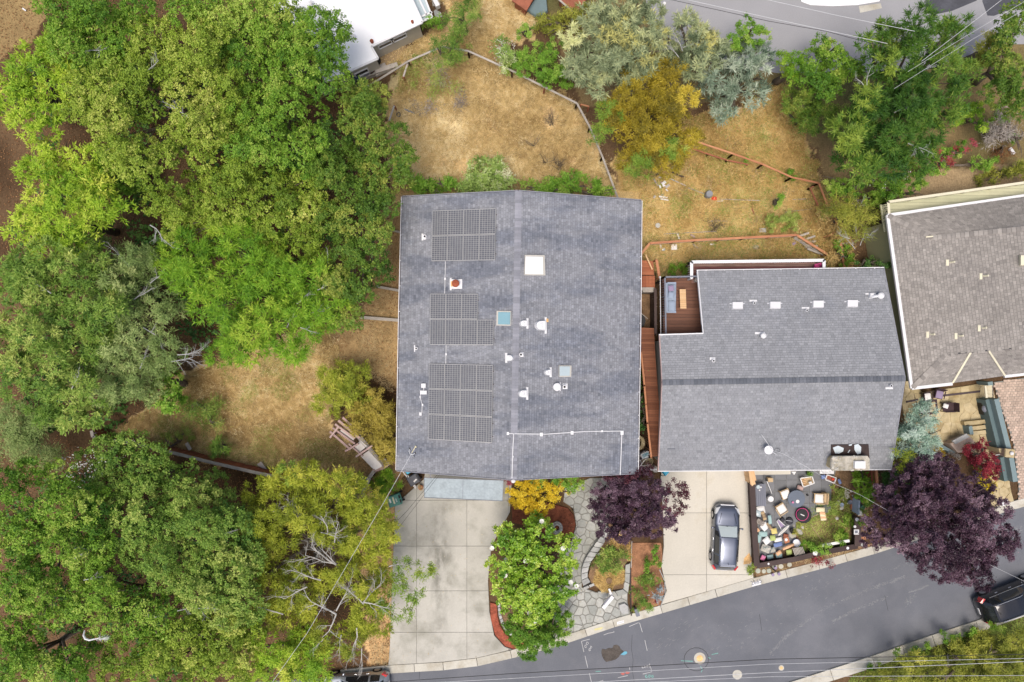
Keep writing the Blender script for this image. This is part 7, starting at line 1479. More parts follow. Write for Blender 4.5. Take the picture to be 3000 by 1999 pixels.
# furniture helpers
def chair(px, py, rz, mf, mc, label, w_=.6, d_=.6, back=True, z=.1, pil=None):
    r = root('chair', (0, 0, 0), label, 'chair')
    for x in (-1, 1):
        for y in (-1, 1): ob('leg', MB().beam((x*(w_/2-.03), y*(d_/2-.03), 0), (x*(w_/2-.03), y*(d_/2-.03), .36), .04, .04), mt[mf], r)
    ob('seat', MB().box((0, 0, .38), (w_, d_, .05)), mt[mf], r)
    if mc: ob('cushion', MB().pillow((0, 0, .46), w_*.92, d_*.92, .12), mt[mc], r, smooth=True)
    if back:
        b = MB(); b.prism([(-w_/2, d_/2-.03, .40), (w_/2, d_/2-.03, .40), (w_/2, d_/2+.02, .40), (-w_/2, d_/2+.02, .40)], [(-w_/2, d_/2+.09, .82), (w_/2, d_/2+.09, .82), (w_/2, d_/2+.13, .82), (-w_/2, d_/2+.13, .82)])
        ob('backrest', b, mt[mf], r)
        for x in (-1, 1): ob('armrest', MB().beam((x*(w_/2), -d_/2+.05, .58), (x*(w_/2), d_/2, .60), .05, .04), mt[mf], r)
    return place(r, P(px, py, z), rz)
def cushion(px, py, w_, d_, rz, m, label, z=.2, h_=.16, tilt=(0, 0), nm='cushion', cat='cushion'):
    p = P(px, py, z); return ob(nm, MB().pillow(p, w_, d_, h_, R(rz), .5, 8, tilt), mt[m], label=label, cat=cat, smooth=True, loc=p)
Z = lambda x, y: (2180+x/5.226, 1370+y/5.226)
tb = root('round_table', P(*Z(800, 480), .1), 'round slate grey table holding two small dishes', 'table')
ob('tabletop', MB().cyl(P(*Z(800, 480), .72), .62, .04, 32), mt['table_grey'], tb); ob('pedestal', MB().cyl(P(*Z(800, 480), .1), .08, .62, 12), mt['black'], tb)
for k in range(4): a_ = k*1.57+.4; p = P(*Z(800, 480), .12); ob('leg', MB().beam(p, p+Vector((.4*math.cos(a_), .4*math.sin(a_), 0)), .06, .04), mt['black'], tb)
ob('plate', MB().lathe(P(*Z(818, 520), .765), [(.08, 0), (.13, .02), (.12, .025), (.02, .012)], 16), mt['fab_white'], label='white oval plate with food on the round grey table', cat='plate')
ob('cup', MB().cyl(P(*Z(740, 530), .765), .07, .1, 12), mt['fab_pink'], label='small pink and white cup on the round grey table', cat='cup')
chair(*Z(600, 390), R(22), 'wicker', 'fab_white', 'low stool with white cushion northwest of the round table', .66, .66, False)
chair(*Z(535, 610), R(122), 'wicker', 'fab_white', 'tan chair with white cushion southwest of the round table', .7, .68)
chair(*Z(1110, 455), R(-92), 'wicker', 'fab_white', 'wide tan chair with white striped cushion east of the round table', .72, .72)
ob('wicker_basket', MB().box(P(*Z(1240, 455), .5), (.35, .62, .5)), mt['wicker'], label='curved tan wicker cushion back behind the white striped chair', cat='basket')  # cushion back of the chair, modelled as a separate wicker block
cushion(*Z(1170, 648), .66, .38, 0, 'fab_cream', 'cream seat pad just east of the round black tray', .3)
tr_ = root('padded_disc', P(*Z(890, 720), .1), 'round black padded disc with a magenta ring and a white strip on top', 'pouf')
ob('body', MB().lathe(P(*Z(890, 720), .1), [(.50, 0), (.56, .06), (.56, .30), (.52, .34), (.3, .345), (.02, .345)], 28), mt['black'], tr_)
b = MB()
for k in range(36): a0, a1 = k*math.pi/18, (k+1)*math.pi/18; c_ = P(*Z(890, 720), .45); b.poly([c_+Vector((r_*math.cos(a_), r_*math.sin(a_), 0)) for r_, a_ in ((.43, a0), (.465, a0), (.465, a1), (.43, a1))])
ob('trim_ring', b, mt['ring_pink'], tr_); ob('strip', MB().box(P(*Z(893, 727), .46), (.30, .06, .03), R(-25)), mt['fab_white'], tr_)
tb = root('outdoor_table', P(*Z(240, 430), .1), 'long dark slatted table against the west board wall of the patio', 'table')
for k in range(6): ob('slat', MB().beam(P(*Z(165+k*30, 250), .7), P(*Z(172+k*30, 590), .7), .12, .04, rnd.random()), mt['rail_grey'], tb)
for x, y in ((165, 260), (310, 260), (175, 580), (318, 580)): p = P(*Z(x, y), .66); ob('leg', MB().beam((p.x, p.y, .1), p, .07, .07), mt['rail_grey'], tb)
ob('jar', MB().cyl(P(*Z(203, 290), .73), .14, .2, 16), mt['pale_glass'], label='wide glass jar on the long dark slatted table', cat='jar')
ob('candle', MB().cyl(P(*Z(252, 300), .73), .06, .08, 12), mt['fab_white'], label='white candle beside the glass jar on the dark table', cat='candle')
ob('candle', MB().cyl(P(*Z(232, 345), .73), .05, .07, 12), mt['fab_white'], label='smaller white candle below the glass jar on the dark table', cat='candle')
fl = root('floor_lamp', P(*Z(390, 470), .1), 'white shaded floor lamp with a thin white stem lying toward a tan box', 'lamp')
ob('shade', MB().cyl(P(*Z(390, 472), .5), .22, .25, 20, r2=.2), mt['fab_white'], fl); ob('stem', MB().tube([P(*Z(425, 400), .4), P(*Z(390, 310), .5), P(*Z(350, 210), .6)], .025, 8), mt['fab_white'], fl); ob('base', MB().box(P(*Z(338, 185), .6), (.14, .2, .08), .3), mt['black'], fl)
ob('box', MB().box(P(*Z(390, 185), .35), (.36, .28, .4)), mt['wicker'], label='small tan box north of the floor lamp', cat='box')
ob('paper_hat', MB().ext(ccw(pxy([Z(725, 60), Z(805, 60), Z(770, 120)], .4)), .2, .4, inset=.03), mt['fab_white'], label='folded white triangle cloth by the door step', cat='cloth')
pot(*Z(960, 80), .13, 'black', 'dark pot with a yellow green plant beside the white triangle cloth', 'shrub')
bk = root('crate', P(*Z(970, 220), .1), 'tan slatted basket tray with a white item inside, upper middle of the patio', 'basket')
q = [Z(860, 165), Z(1040, 140), Z(1072, 240), Z(905, 300)]
ob('base', MB().ext(ccw(pxy(q, .2)), .1, .2), mt['wicker'], bk); qq = [P(*p, .5) for p in q]
for a_, b_ in zip(qq, qq[1:]+qq[:1]): ob('rim', MB().beam(a_, b_, .06, .08), mt['fab_white'], bk)
for k in range(5): ob('slat', MB().beam(lerp(qq[0], qq[3], (k+.5)/5)-Vector((0, 0, .12)), lerp(qq[1], qq[2], (k+.5)/5)*.45+lerp(qq[0], qq[3], (k+.5)/5)*.55-Vector((0, 0, .12)), .07, .04), mt['tan_wood'], bk)
cushion(*Z(1015, 235), .24, .22, 20, 'fab_white', 'small white bundle inside the tan slatted basket tray', .42)
ob('bag', MB().pillow(P(*Z(860, 310), .3), .5, .36, .35, R(-15)), mt['pink_wood'], label='crumpled red white bag between the basket tray and the round table', cat='bag', smooth=True)
sk = root('outdoor_sink', P(*Z(1265, 60), .1), 'white sink counter with basin and drain beside the stone chimney', 'sink')
ob('counter', MB().ext(ccw(pxy([Z(1160, 0), Z(1380, -10), Z(1375, 100), Z(1160, 95)], .9)), .1, .9), mt['white'], sk)
ob('basin', MB().lathe(P(*Z(1235, 55), .9), [(.26, .01), (.24, .03), (.18, .01), (.02, .005)], 20, .5, 1, .6), mt['galv'], sk); ob('drain', MB().cyl(P(*Z(1310, 70), .9), .08, .03, 14), mt['galv'], sk); ob('bottle', MB().cyl(P(*Z(1335, 30), .9), .06, .2, 12), mt['dark_fab'], sk)
ct = root('tray', P(*Z(1325, 175), .1), 'pink rimmed crate of red odds and ends below the sink counter', 'crate')
q = [P(*p, .4) for p in (Z(1270, 110), Z(1408, 160), Z(1378, 240), Z(1242, 185))]
ob('base', MB().ext(ccw([(p.x, p.y) for p in q]), .1, .25), mt['rust_wood'], ct)
for a_, b_ in zip(q, q[1:]+q[:1]): ob('rim', MB().beam(a_, b_, .06, .1), mt['fab_white'], ct)
ob('fruit', MB().lathe(P(*Z(1355, 175), .26), [(.02, 0), (.1, .05), (.08, .12), (.01, .14)], 10), mt['red'], ct)
cushion(*Z(1215, 145), .34, .3, 10, 'fab_blue', 'blue patterned bag next to the pink rimmed crate', .3)
ob('bottle', MB().pillow(P(*Z(1462, 215), .3), .22, .42, .2, R(20)), mt['fab_blue'], label='bright blue plastic jug on the dark soil east of the crate', cat='jug', smooth=True)
ob('small_pot', MB().cyl(P(*Z(962, 418), .1), .07, .15, 12), mt['black'], label='small black cup on the grey tiles east of the round table', cat='cup')
sh = root('shell_stack', P(*Z(1210, 745), .1), 'stack of cream scalloped pads south of the cream seat pad', 'pad stack')
for k in range(4): ob('pad', MB().pillow(P(*Z(1200+6*k, 700+30*k), .35-.05*k), .44, .22, .12, R(-8+4*k)), mt['fab_cream' if k % 2 else 'peach'], sh, smooth=True)
ob('tongs', MB().beam(P(*Z(1060, 750), .2), P(*Z(1140, 710), .3), .03, .03), mt['wicker'], label='pale stick poking out of the scalloped pad stack', cat='stick')
for x, y, r_, lab in ((580, 795, .17, 'dark round cushion disc west of the black barbecue kettle'), (690, 815, .26, 'black kettle barbecue lid with a pale handle bar')):
    ob('kettle_lid' if r_ > .2 else 'disc', MB().lathe(P(*Z(x, y), .15), [(r_, 0), (r_, .12), (r_*.7, .2), (.02, .24)], 18), mt['dark_fab'], label=lab, cat='lid', smooth=True)
ob('lid_handle', MB().tube([P(*Z(640, 810), .42), P(*Z(740, 822), .42)], .015, 6), mt['galv'], [o for o in bpy.data.objects if o.name == 'kettle_lid'][0])
lg = root('lounge_chair', P(*Z(560, 880), .1), 'folding lounge chair with dark mauve sling and white frame, toppled', 'chair')
ob('sling', MB().prism([P(*Z(x, y), .25) for x, y in ((510, 810), (550, 810), (620, 900), (560, 930))], [P(*Z(x, y), .30) for x, y in ((510, 810), (550, 810), (620, 900), (560, 930))]), mt['mauve'], lg)
ob('frame', MB().tube([P(*Z(x, y), .34) for x, y in ((570, 950), (500, 820), (525, 797), (560, 830), (640, 905))], .03, 6), mt['fab_white'], lg)
sb = root('surfboard', P(*Z(600, 960), .2), 'long white oval board leaning over the pillow heap', 'board')
b = MB(); cc = P(*Z(605, 962), .55); b.lathe((cc.x, cc.y, cc.z), [(.02, 0), (.5, .01), (.56, .03), (.5, .05), (.02, .06)], 28, .5, 1, .17, R(43)); ob('deck', b, mt['fab_white'], sb, smooth=True)
b = MB(); b.lathe((cc.x, cc.y, cc.z+.06), [(.02, 0), (.42, .002), (.42, .006), (.02, .008)], 24, .5, 1, .10, R(43)); ob('pad', b, mt['kerb'], sb)
cl = [(260, 650, .62, .6, 12, 'fab_white', 'pale blue white blanket crumpled against the west board wall'), (210, 700, .5, .5, -10, 'pale_glass', 'silvery blue pillow under the white blanket in the patio heap'), (300, 740, .28, .7, 20, 'wicker', 'brown striped cushion standing in the upper part of the pillow heap'),
      (250, 840, .62, .4, -30, 'grey_wood', 'grey striped throw in the upper pillow heap'), (318, 905, .58, .56, 40, 'fab_white', 'white pillow with pink print in the middle of the heap'), (390, 900, .24, .6, 35, 'wicker', 'narrow striped brown pad east of the white printed pillow'),
      (460, 975, .44, .42, 10, 'fab_yellow', 'yellow square cushion in the patio heap'), (395, 800, .26, .7, 8, 'fab_teal', 'tall pale teal pad near the top of the heap'), (290, 1020, .66, .40, 0, 'fab_teal', 'teal cushion below the white printed pillow'),
      (220, 1090, .4, .6, -12, 'fab_teal', 'teal cushion against the west board wall low in the heap'), (348, 1120, .54, .50, 38, 'fab_white', 'plain white pillow turned on its corner in the heap'), (440, 1080, .40, .40, 5, 'fab_green', 'green cushion partly under the white cloth'),
      (520, 1105, .60, .34, 12, 'fab_white', 'white rumpled cloth east of the plain white pillow'), (520, 1180, .70, .34, 10, 'fab_blue', 'blue denim cover below the rumpled white cloth'), (330, 1240, .66, .56, -20, 'rock', 'big camouflage patterned blanket in the lower heap'),
      (440, 1260, .40, .38, 15, 'rock', 'folded end of the camouflage patterned blanket'), (400, 1370, .50, .34, 8, 'fab_teal', 'teal cushion at the foot of the patterned blanket'), (535, 1350, .50, .36, 4, 'fab_teal', 'teal cushion under the orange gloves'), (690, 1300, .44, .44, 10, 'fab_green', 'lime green cushion next to the slatted seat'),
      (290, 1385, .36, .40, -25, 'fab_pink', 'bright pink bag at the southwest corner of the heap'), (205, 960, .3, .3, 30, 'peach', 'small peach patterned pillow against the west board wall'), (640, 1050, .42, .34, -10, 'rust_wood', 'rust red mat between the long white board and the trays')]
for k, (x, y, w_, d_, a_, m__, lab) in enumerate(cl): cushion(*Z(x, y), w_, d_, a_, m__, lab, .24+.05*(k % 4)+.02*(k % 3), .17, (rnd.uniform(-.12, .12), rnd.uniform(-.12, .12)))
sm = [o for o in bpy.data.objects if o.get('label', '').startswith('brown striped cushion') or o.get('label', '').startswith('grey striped') or o.get('label', '').startswith('narrow striped') or o.get('label', '').startswith('big camouflage') or o.get('label', '').startswith('folded end')]
for o in sm:      # raised woven stripes / blotches
    b = MB(); r9 = random.Random(len(o.name)+int(o.location.x*10)); c0 = ORG[o]
    if 'striped' in o['label']:
        an = r9.uniform(.2, .5)
        for k in range(5): d = (k-2)*.075; b.beam(c0+Vector((d*math.cos(an)-.16*math.sin(an), d*math.sin(an)+.16*math.cos(an), .095)), c0+Vector((d*math.cos(an)+.16*math.sin(an), d*math.sin(an)-.16*math.cos(an), .095)), .025, .012)
        ob('stripe', b, mt['dark_wicker'], o)
    else:
        for k in range(22): q = c0+Vector((r9.uniform(-.22, .22), r9.uniform(-.18, .18), .09)); b.cyl(q, r9.uniform(.015, .035), .008, 6)
        ob('blotches', b, mt['bluegrey'], o, kind='stuff')
ob('red_tray', MB().box(P(*Z(650, 1110), .4), (.36, .42, .05), R(15)), mt['terracotta'], label='terracotta red square tray east of the white cloth', cat='tray'); ob('bowl', MB().lathe(P(*Z(640, 1105), .43), [(.06, 0), (.11, .05), (.1, .05), (.02, .01)], 14), mt['fab_white'], label='small white bowl on the red square tray', cat='bowl')
ob('round_tray', MB().lathe(P(*Z(800, 1155), .3), [(.24, 0), (.28, .06), (.26, .06), (.22, .015), (.02, .01)], 24), mt['white'], label='round blue rimmed white dish at the end of the peach towel', cat='dish')
ob('dish_rim', MB().tube([P(*Z(800, 1155), .37)+Vector((.27*math.cos(k*.3), .27*math.sin(k*.3), 0)) for k in range(22)], .014, 5), mt['fab_blue'], [o for o in bpy.data.objects if o.name == 'round_tray'][0])
b = MB(); b.tube([P(*Z(590, 1250), .5), P(*Z(680, 1210), .55), P(*Z(760, 1175), .5)], [.10, .12, .09], 10); ob('towel', b, mt['peach'], label='rolled peach towel stretched toward the round white dish', cat='towel', smooth=True)
ob('glove', MB().pillow(P(*Z(530, 1310), .48), .42, .3, .16, R(35)), mt['peach'], label='orange glove shaped cushion at the lower end of the peach towel', cat='cushion', smooth=True)
ss = root('garden_bench', P(*Z(840, 1290), .1), 'brown slatted wooden seat tipped against the south board wall', 'seat')
for k in range(8): ob('slat', MB().beam(P(*Z(745+k*20, 1235-k*3), .7), P(*Z(790+k*20, 1370-k*6), .7), .06, .04, rnd.random()), mt['grey_wood'], ss)
for a_, b_ in (((740, 1240), (905, 1215)), ((785, 1375), (940, 1345)), ((762, 1300), (925, 1280))): ob('rail', MB().beam(P(*Z(*a_), .65), P(*Z(*b_), .65), .05, .06), mt['dark_wood'], ss)
for x, y in ((750, 1240), (930, 1340)): p = P(*Z(x, y), .62); ob('leg', MB().beam((p.x, p.y, .1), p, .05, .05), mt['dark_wood'], ss)
pot(*Z(720, 958), .19, 'black', 'black pot with a yellowish plant beside the grass edge', 'scrub')
for k, (x, y, a_, b__, lab) in enumerate(((845, 980, .18, .3, 'long flat grey rock at the west edge of the patio grass'), (890, 912, .10, .14, 'small pale rock touching the long flat grey rock'), (1425, 538, .24, .16, 'broad tan rock west of the blue bowl'), (1490, 620, .18, .14, 'grey rock directly below the blue bowl'), (755, 890, .12, .12, 'pale rock at the tile edge near the kettle lid'), (740, 1030, .26, .3, 'square grey paving stone at the tile edge'), (1420, 775, .14, .14, 'weathered stone half sunk in the patio grass'))):
    ob('rock', MB().lathe(P(*Z(x, y), .04), [(a_*.9, 0), (a_, .05), (a_*.7, .1), (.02, .12)], 9, rnd.random(), 1, b__/a_, rnd.random()), mt['rock'], label=lab, cat='rock')
rk = random.Random(9); b = MB()
for k in range(46): x, y = rk.gauss(1570, 36), rk.gauss(425, 48); a_ = rk.uniform(.04, .10); b.lathe(P(*Z(x, y), .06), [(a_, 0), (a_, .04), (.02, .08)], 7, rk.random(), 1, rk.uniform(.6, 1), rk.random()*3)
ob('pebbles', b, mt['rock'], kind='stuff', label='heap of pale cobbles next to the lime leaved plant', cat='pebbles')
ob('blue_bowl', MB().lathe(P(*Z(1490, 568), .1), [(.08, 0), (.15, .08), (.14, .08), (.02, .02)], 14), mt['sofa'], label='shallow pale blue bowl on the grass by the tan rock', cat='bowl')
ob('black_pot', MB().lathe(P(*Z(1605, 520), .08), [(.12, 0), (.16, .25), (.14, .25), (.02, .18)], 16), mt['rail_grey'], label='dark blue grey pot at the foot of the cobble heap', cat='pot')
ob('brick_edge', MB().beam(P(*Z(1665, 460), .2), P(*Z(1645, 640), .2), .18, .2), mt['terracotta'], label='terracotta brick edging beside the narrow blue panel', cat='edging')
ob('green_can', MB().cyl(P(*Z(1780, 590), .1), .16, .4, 14), mt['bin_green'], label='green watering can between the blue panel and the ivy', cat='watering can'); ob('white_box', MB().box(P(*Z(1760, 690), .3), (.3, .36, .3), .1), mt['fab_white'], label='white plastic box below the green watering can', cat='box')
ob('garden_pole', MB().tube([P(*Z(1020, 870), .2), P(*Z(1205, 1145), .3)], .022, 6), mt['wicker'], label='thin wooden pole lying across the patio grass', cat='pole')
# ------------------------------------------------------------ deck furniture
sf = root('sofa', P(1963, 870, DZ), 'blue grey two seat outdoor sofa with loose cushions on the brown deck', 'sofa')
SZ = DZ
ob('base', MB().ext(ccw(pxy([(1950, 829), (1981, 831), (1980, 917), (1950, 916)], SZ+.35)), SZ+.08, SZ+.35), mt['sofa'], sf)
ob('seat_cushion', MB().pillow(P(1968, 852, SZ+.42), .56, .9, .2), mt['sofa'], sf, smooth=True); ob('seat_cushion', MB().pillow(P(1968, 898, SZ+.42), .56, .82, .2), mt['sofa'], sf, smooth=True)
ob('backrest', MB().ext(ccw(pxy([(1950, 829), (1956, 829), (1956, 916), (1950, 916)], SZ+.75)), SZ+.3, SZ+.75), mt['sofa'], sf)
for y in (829, 914): ob('armrest', MB().ext(ccw(pxy([(1956, y-2), (1981, y-2), (1981, y+3), (1956, y+3)], SZ+.55)), SZ+.3, SZ+.55), mt['sofa'], sf)
cushion(1966, 865, .42, .52, -8, 'sofa', 'square blue grey back cushion lying flat on the deck sofa', SZ+.62, .16); cushion(1966, 845, .40, .42, 10, 'mauve', 'mauve heart shaped cushion on the deck sofa', SZ+.58, .14); cushion(1955, 893, .14, .5, 0, 'sofa', 'slim blue bolster at the south end of the deck sofa', SZ+.62, .14)
tb = root('bench_table', P(2001, 876, DZ), 'narrow tan slatted coffee table beside the deck sofa', 'table')
for k in range(10): ob('slat', MB().beam(P(1991+k*.2, 850.5+k*5.7, SZ+.4), P(2009+k*.2, 850.5+k*5.7, SZ+.4), .122, .04, rnd.random()), mt['tan_wood'], tb)
for x, y in ((1993, 850), (2007, 850), (1995, 902), (2009, 902)): p = P(x, y, SZ+.38); ob('leg', MB().beam((p.x, p.y, SZ), p, .06, .06), mt['tan_wood'], tb)
ob('planter', MB().cyl(P(2037, 822, SZ), .14, .4, 14), mt['grey_wood'], label='small grey pot in the northeast corner of the sofa deck', cat='pot')
mc = root('deck_chair', P(2396, 781, DZ), 'magenta folding chair at the east end of the maroon deck', 'chair')
b = MB(); b.tube([P(2384, 790, SZ+.4), P(2388, 776, SZ+.8), P(2404, 772, SZ+.8), P(2408, 788, SZ+.4)], .05, 6); ob('frame', b, mt['magenta'], mc); ob('seat', MB().box(P(2396, 786, SZ+.4), (.45, .4, .05)), mt['magenta'], mc)
for x, y in ((2388, 778), (2404, 778), (2388, 792), (2404, 792)): p = P(x, y, SZ+.38); ob('leg', MB().beam((p.x, p.y, SZ), p, .03, .03), mt['magenta'], mc)
# ------------------------------------------------------------ terrace of house 3
TER = [(2655, 1100), (2700, 1150), (2900, 1120), (2905, 1125), (2935, 1280), (2960, 1440), (2975, 1490), (2905, 1510), (2895, 1420), (2870, 1340), (2770, 1290), (2740, 1330), (2660, 1300), (2640, 1180)]
voronoi('stone_terrace', TER, 85, .10, mt['sandstone'], 8, .012, basem='sandstone')
for a_, b_ in (((2655, 1175), (2690, 1168)), ((2750, 1158), (2872, 1144))): ob('drain_strip', MB().ext(ccw([tuple(P(*a_, .12)[:2]), tuple(P(*b_, .12)[:2]), tuple(P(b_[0], b_[1]+6, .12)[:2]), tuple(P(a_[0], a_[1]+6, .12)[:2])]), .05, .118), mt['dark_brown'], kind='structure')
st = root('stone_steps', P(2870, 1250), 'broad tan stone steps below the terrace furniture', 'steps')
for k, (y0, x0, x1) in enumerate(((1228, 2824, 2902), (1243, 2838, 2908), (1257, 2848, 2914))): ob('step', MB().ext(ccw(pxy([(x0, y0+8), (x1, y0), (x1+4, y0+11), (x0+2, y0+19)], .5-.1*k)), 0, .5-.1*k, rnd.random(), inset=.015), mt['sandstone'], st)
for k, (y0, x0, x1) in enumerate(((1372, 2918, 2942), (1387, 2912, 2948), (1401, 2915, 2952))): ob('step', MB().ext(ccw(pxy([(x0, y0+4), (x1, y0), (x1+2, y0+11), (x0+2, y0+15)], .4-.1*k)), 0, .4-.1*k, rnd.random(), inset=.015), mt['sandstone'], st)
ob('landing', MB().ext(ccw(pxy([(2870, 1275), (2918, 1266), (2926, 1320), (2890, 1330)], .2)), 0, .2, .6), mt['sandstone'], st)
bw_ = root('terrace_wall', P(2930, 1240), 'tall blue grey retaining wall between the terrace and the brick driveway', 'wall')
for pts, z in (([(2893, 1168), (2922, 1167), (2962, 1314), (2948, 1318), (2928, 1316)], 1.5), ([(2938, 1342), (2958, 1342), (2978, 1412), (2965, 1413), (2952, 1400)], 1.2)):
    pass
for a_, b_, z in (((2918, 1170), (2955, 1318), 1.6), ((2962, 1342), (2974, 1412), 1.3)):
    p, q = P(*a_, z), P(*b_, z); d = (q-p).normalized(); s_ = Vector((d.y, -d.x, 0))*.16
    if s_.x < 0: s_ = -s_
    ob('wall_body', MB().ext(ccw([(v.x, v.y) for v in (p-s_*2.6, q-s_*2.6, q-s_*.9, p-s_*.9)]), 0, z-.5, .1), mt['bluegrey'], bw_)
    ob('coping', MB().ext(ccw([(v.x, v.y) for v in (p-s_*.85, q-s_*.85, q+s_*1.3, p+s_*1.3)]), 0, z, .9), mt['bluegrey'], bw_)
ob('pillar', MB().ext(ccw(pxy([(2948, 1316), (2974, 1320), (2970, 1342), (2946, 1338)], 1.9)), 0, 1.9), mt['paver'], bw_)
pl_ = root('stone_pillar', P(2960, 1328), 'square stone pillar with a white lamp top on the blue grey wall', 'pillar'); ob('cap', MB().ext(ccw(pxy([(2946, 1314), (2975, 1317), (2972, 1343), (2944, 1340)], 2.0)), 1.9, 2.0, inset=.03), mt['sandstone'], pl_); ob('lamp_top', MB().lathe(P(2962, 1328, 2.0), [(.12, 0), (.15, .08), (.08, .16), (.02, .18)], 12), mt['white'], pl_, smooth=True)
ob('pillar_block', MB().ext(ccw(pxy([(2926, 1314), (2946, 1317), (2944, 1330), (2928, 1326)], 1.5)), 0, 1.5), mt['sandstone'], pl_)
ob('hand_rail', MB().tube([P(2908, 1335, 1.2), P(2946, 1329, 1.4)], .03, 6), mt['wire'], pl_)
for k, (pts, z, lab) in enumerate((([(2838, 1250), (2848, 1248), (2853, 1273), (2842, 1274)], .8, 'short blue grey wall stub beside the upper stone steps'), ([(2740, 1300), (2745, 1295), (2800, 1325), (2795, 1334)], .6, 'blue grey planter wall north of the orange flowers'), ([(2716, 1318), (2722, 1313), (2756, 1338), (2748, 1343)], .6, 'blue grey planter wall south of the orange flowers'), ([(2893, 1120), (2908, 1118), (2910, 1130), (2896, 1130)], 1.2, 'small blue grey gate pier under the brown grey roof'))):
    ob('planter_wall', MB().ext(ccw(pxy(pts, z)), 0, z, .8), mt['bluegrey'], label=lab, cat='wall')
foliage('orange_flowers', [P(2748, 1318, .3), P(2756, 1325, .3)], .26, L['maple'], 'fine', 8, None, 1.1, .6, label='orange flowering clump between the blue grey planter walls', cat='plant')
ga = root('slatted_gate', P(2898, 1145), 'cream slatted gate at the head of the blue grey wall', 'gate')
for k in range(9): ob('slat', MB().beam(P(2891, 1131+k*4, 1.2), P(2907, 1130+k*4, 1.2), .05, .05), mt['cream'], ga)
ob('post', MB().beam(P(2886, 1130, 1.2), P(2890, 1166, 1.2), .14, .1), mt['cream'], ga); ob('rail', MB().beam(P(2908, 1130, 1.2), P(2909, 1166, 1.2), .06, .06), mt['dark_brown'], ga)
bx = root('stone_oven', P(2820, 1305), 'tan stone outdoor fireplace block with a square hole on its top', 'outdoor oven')
ob('body', MB().ext(ccw(pxy([(2782, 1300), (2840, 1276), (2862, 1300), (2856, 1322), (2806, 1328)], .9)), 0, .9, inset=.03), mt['paver'], bx)
ob('mantel', MB().ext(ccw(pxy([(2790, 1292), (2832, 1270), (2842, 1280), (2800, 1302)], 1.05)), .88, 1.05, inset=.02), mt['stone_wall'], bx)
ob('flue', MB().ext(ccw(pxy([(2828, 1304), (2846, 1297), (2852, 1310), (2834, 1316)], 1.1)), .88, 1.1), mt['sandstone'], bx); ob('flue_opening', MB().ext(ccw(pxy([(2833, 1305), (2843, 1301), (2846, 1308), (2837, 1312)], 1.11)), 1.09, 1.104), mt['terracotta'], bx)
# dining set
tb = root('terrace_table', P(2735, 1195), 'dark wicker table with glazed top half under the blue cedar', 'table')
ob('top', MB().ext(ccw(pxy([(2716, 1174), (2745, 1170), (2750, 1210), (2722, 1216)], .7)), .64, .7), mt['dark_wicker'], tb); ob('runner', MB().ext(ccw(pxy([(2722, 1180), (2739, 1177), (2742, 1206), (2726, 1209)], .71)), .7, .712), mt['sandstone'], tb)
for x, y in ((2719, 1177), (2744, 1173), (2725, 1212), (2747, 1207)): p = P(x, y, .64); ob('leg', MB().beam((p.x, p.y, .1), p, .06, .06), mt['dark_wicker'], tb)
c1_ = chair(2769, 1192, R(-88), 'dark_wicker', None, 'dark wicker chair with a white pillow east of the terrace table', .66, .8)
chair(2740, 1155, R(-12), 'dark_wicker', 'mauve', 'dark wicker chair with pale cushion north of the terrace table', .66, .62)
chair(2706, 1162, R(8), 'dark_wicker', 'fab_white', 'dark wicker chair partly hidden behind the cedar top', .58, .6)
chair(2690, 1198, R(88), 'dark_wicker', 'fab_white', 'dark wicker chair west of the terrace table near the grey roof', .6, .6)
cushion(2771, 1190, .40, .34, -18, 'fab_white', 'white pillow on the dark chair east of the terrace table', .6, .16)
g_ = root('grill', P(2884, 1195, .1), 'round black grill with a grey lid against the blue grey wall', 'grill'); ob('bowl', MB().lathe(P(2884, 1196, .6), [(.2, 0), (.3, .12), (.3, .2), (.2, .3), (.02, .34)], 20), mt['rail_grey'], g_, smooth=True); ob('cart', MB().ext(ccw(pxy([(2875, 1178), (2893, 1176), (2897, 1212), (2882, 1216)], .6)), .1, .6), mt['black'], g_)
# brick driveway pavers
mb = MB(); mb.ext(ccw(pxy([(2912, 1120), (3160, 1085), (3160, 1440), (2985, 1480), (2985, 1420), (2970, 1300), (2925, 1165)], .08)), -.02, .07); bd = ob('brick_driveway', mb, mt['mortar'], kind='structure')
b = MB(); rr = random.Random(3); dp = [(2912, 1120), (3160, 1085), (3160, 1440), (2985, 1480), (2985, 1420), (2970, 1300), (2925, 1165)]
for j in range(int(400/7.2)):
    for i in range(int(260/10.5)):
        x, y = 2905+i*10.5+(j % 2)*5+j*.9, 1085+j*7.2-i*.4
        if inpoly(np.array([x+5.]), np.array([y+3.5]), dp)[0]: b.ext(ccw(pxy([(x+.4, y+.4), (x+10, y+.2), (x+10.1, y+6.7), (x+.5, y+6.9)], .1)), .06, .098+rr.uniform(-.004, .004), rr.random())
ob('paver', b, mt['paver'], bd, kind='stuff')
ob('white_box', MB().box(P(2943, 1473, .2), (.5, .3, .2), R(18)), mt['white'], label='white box lying at the foot of the stone terrace by the road', cat='box')
# cracked pebble garden edge
b = MB()
for k in range(40): x, y = rr.gauss(2745, 26), rr.gauss(1335, 9); a_ = rr.uniform(.05, .14); b.lathe(P(x, y, .05), [(a_, 0), (a_, .06), (.02, .12)], 7, rr.random(), 1, rr.uniform(.6, 1), rr.random()*3)
ob('pebbles', b, mt['rock'], kind='stuff', label='pale river stones at the edge of the big plum', cat='pebbles')
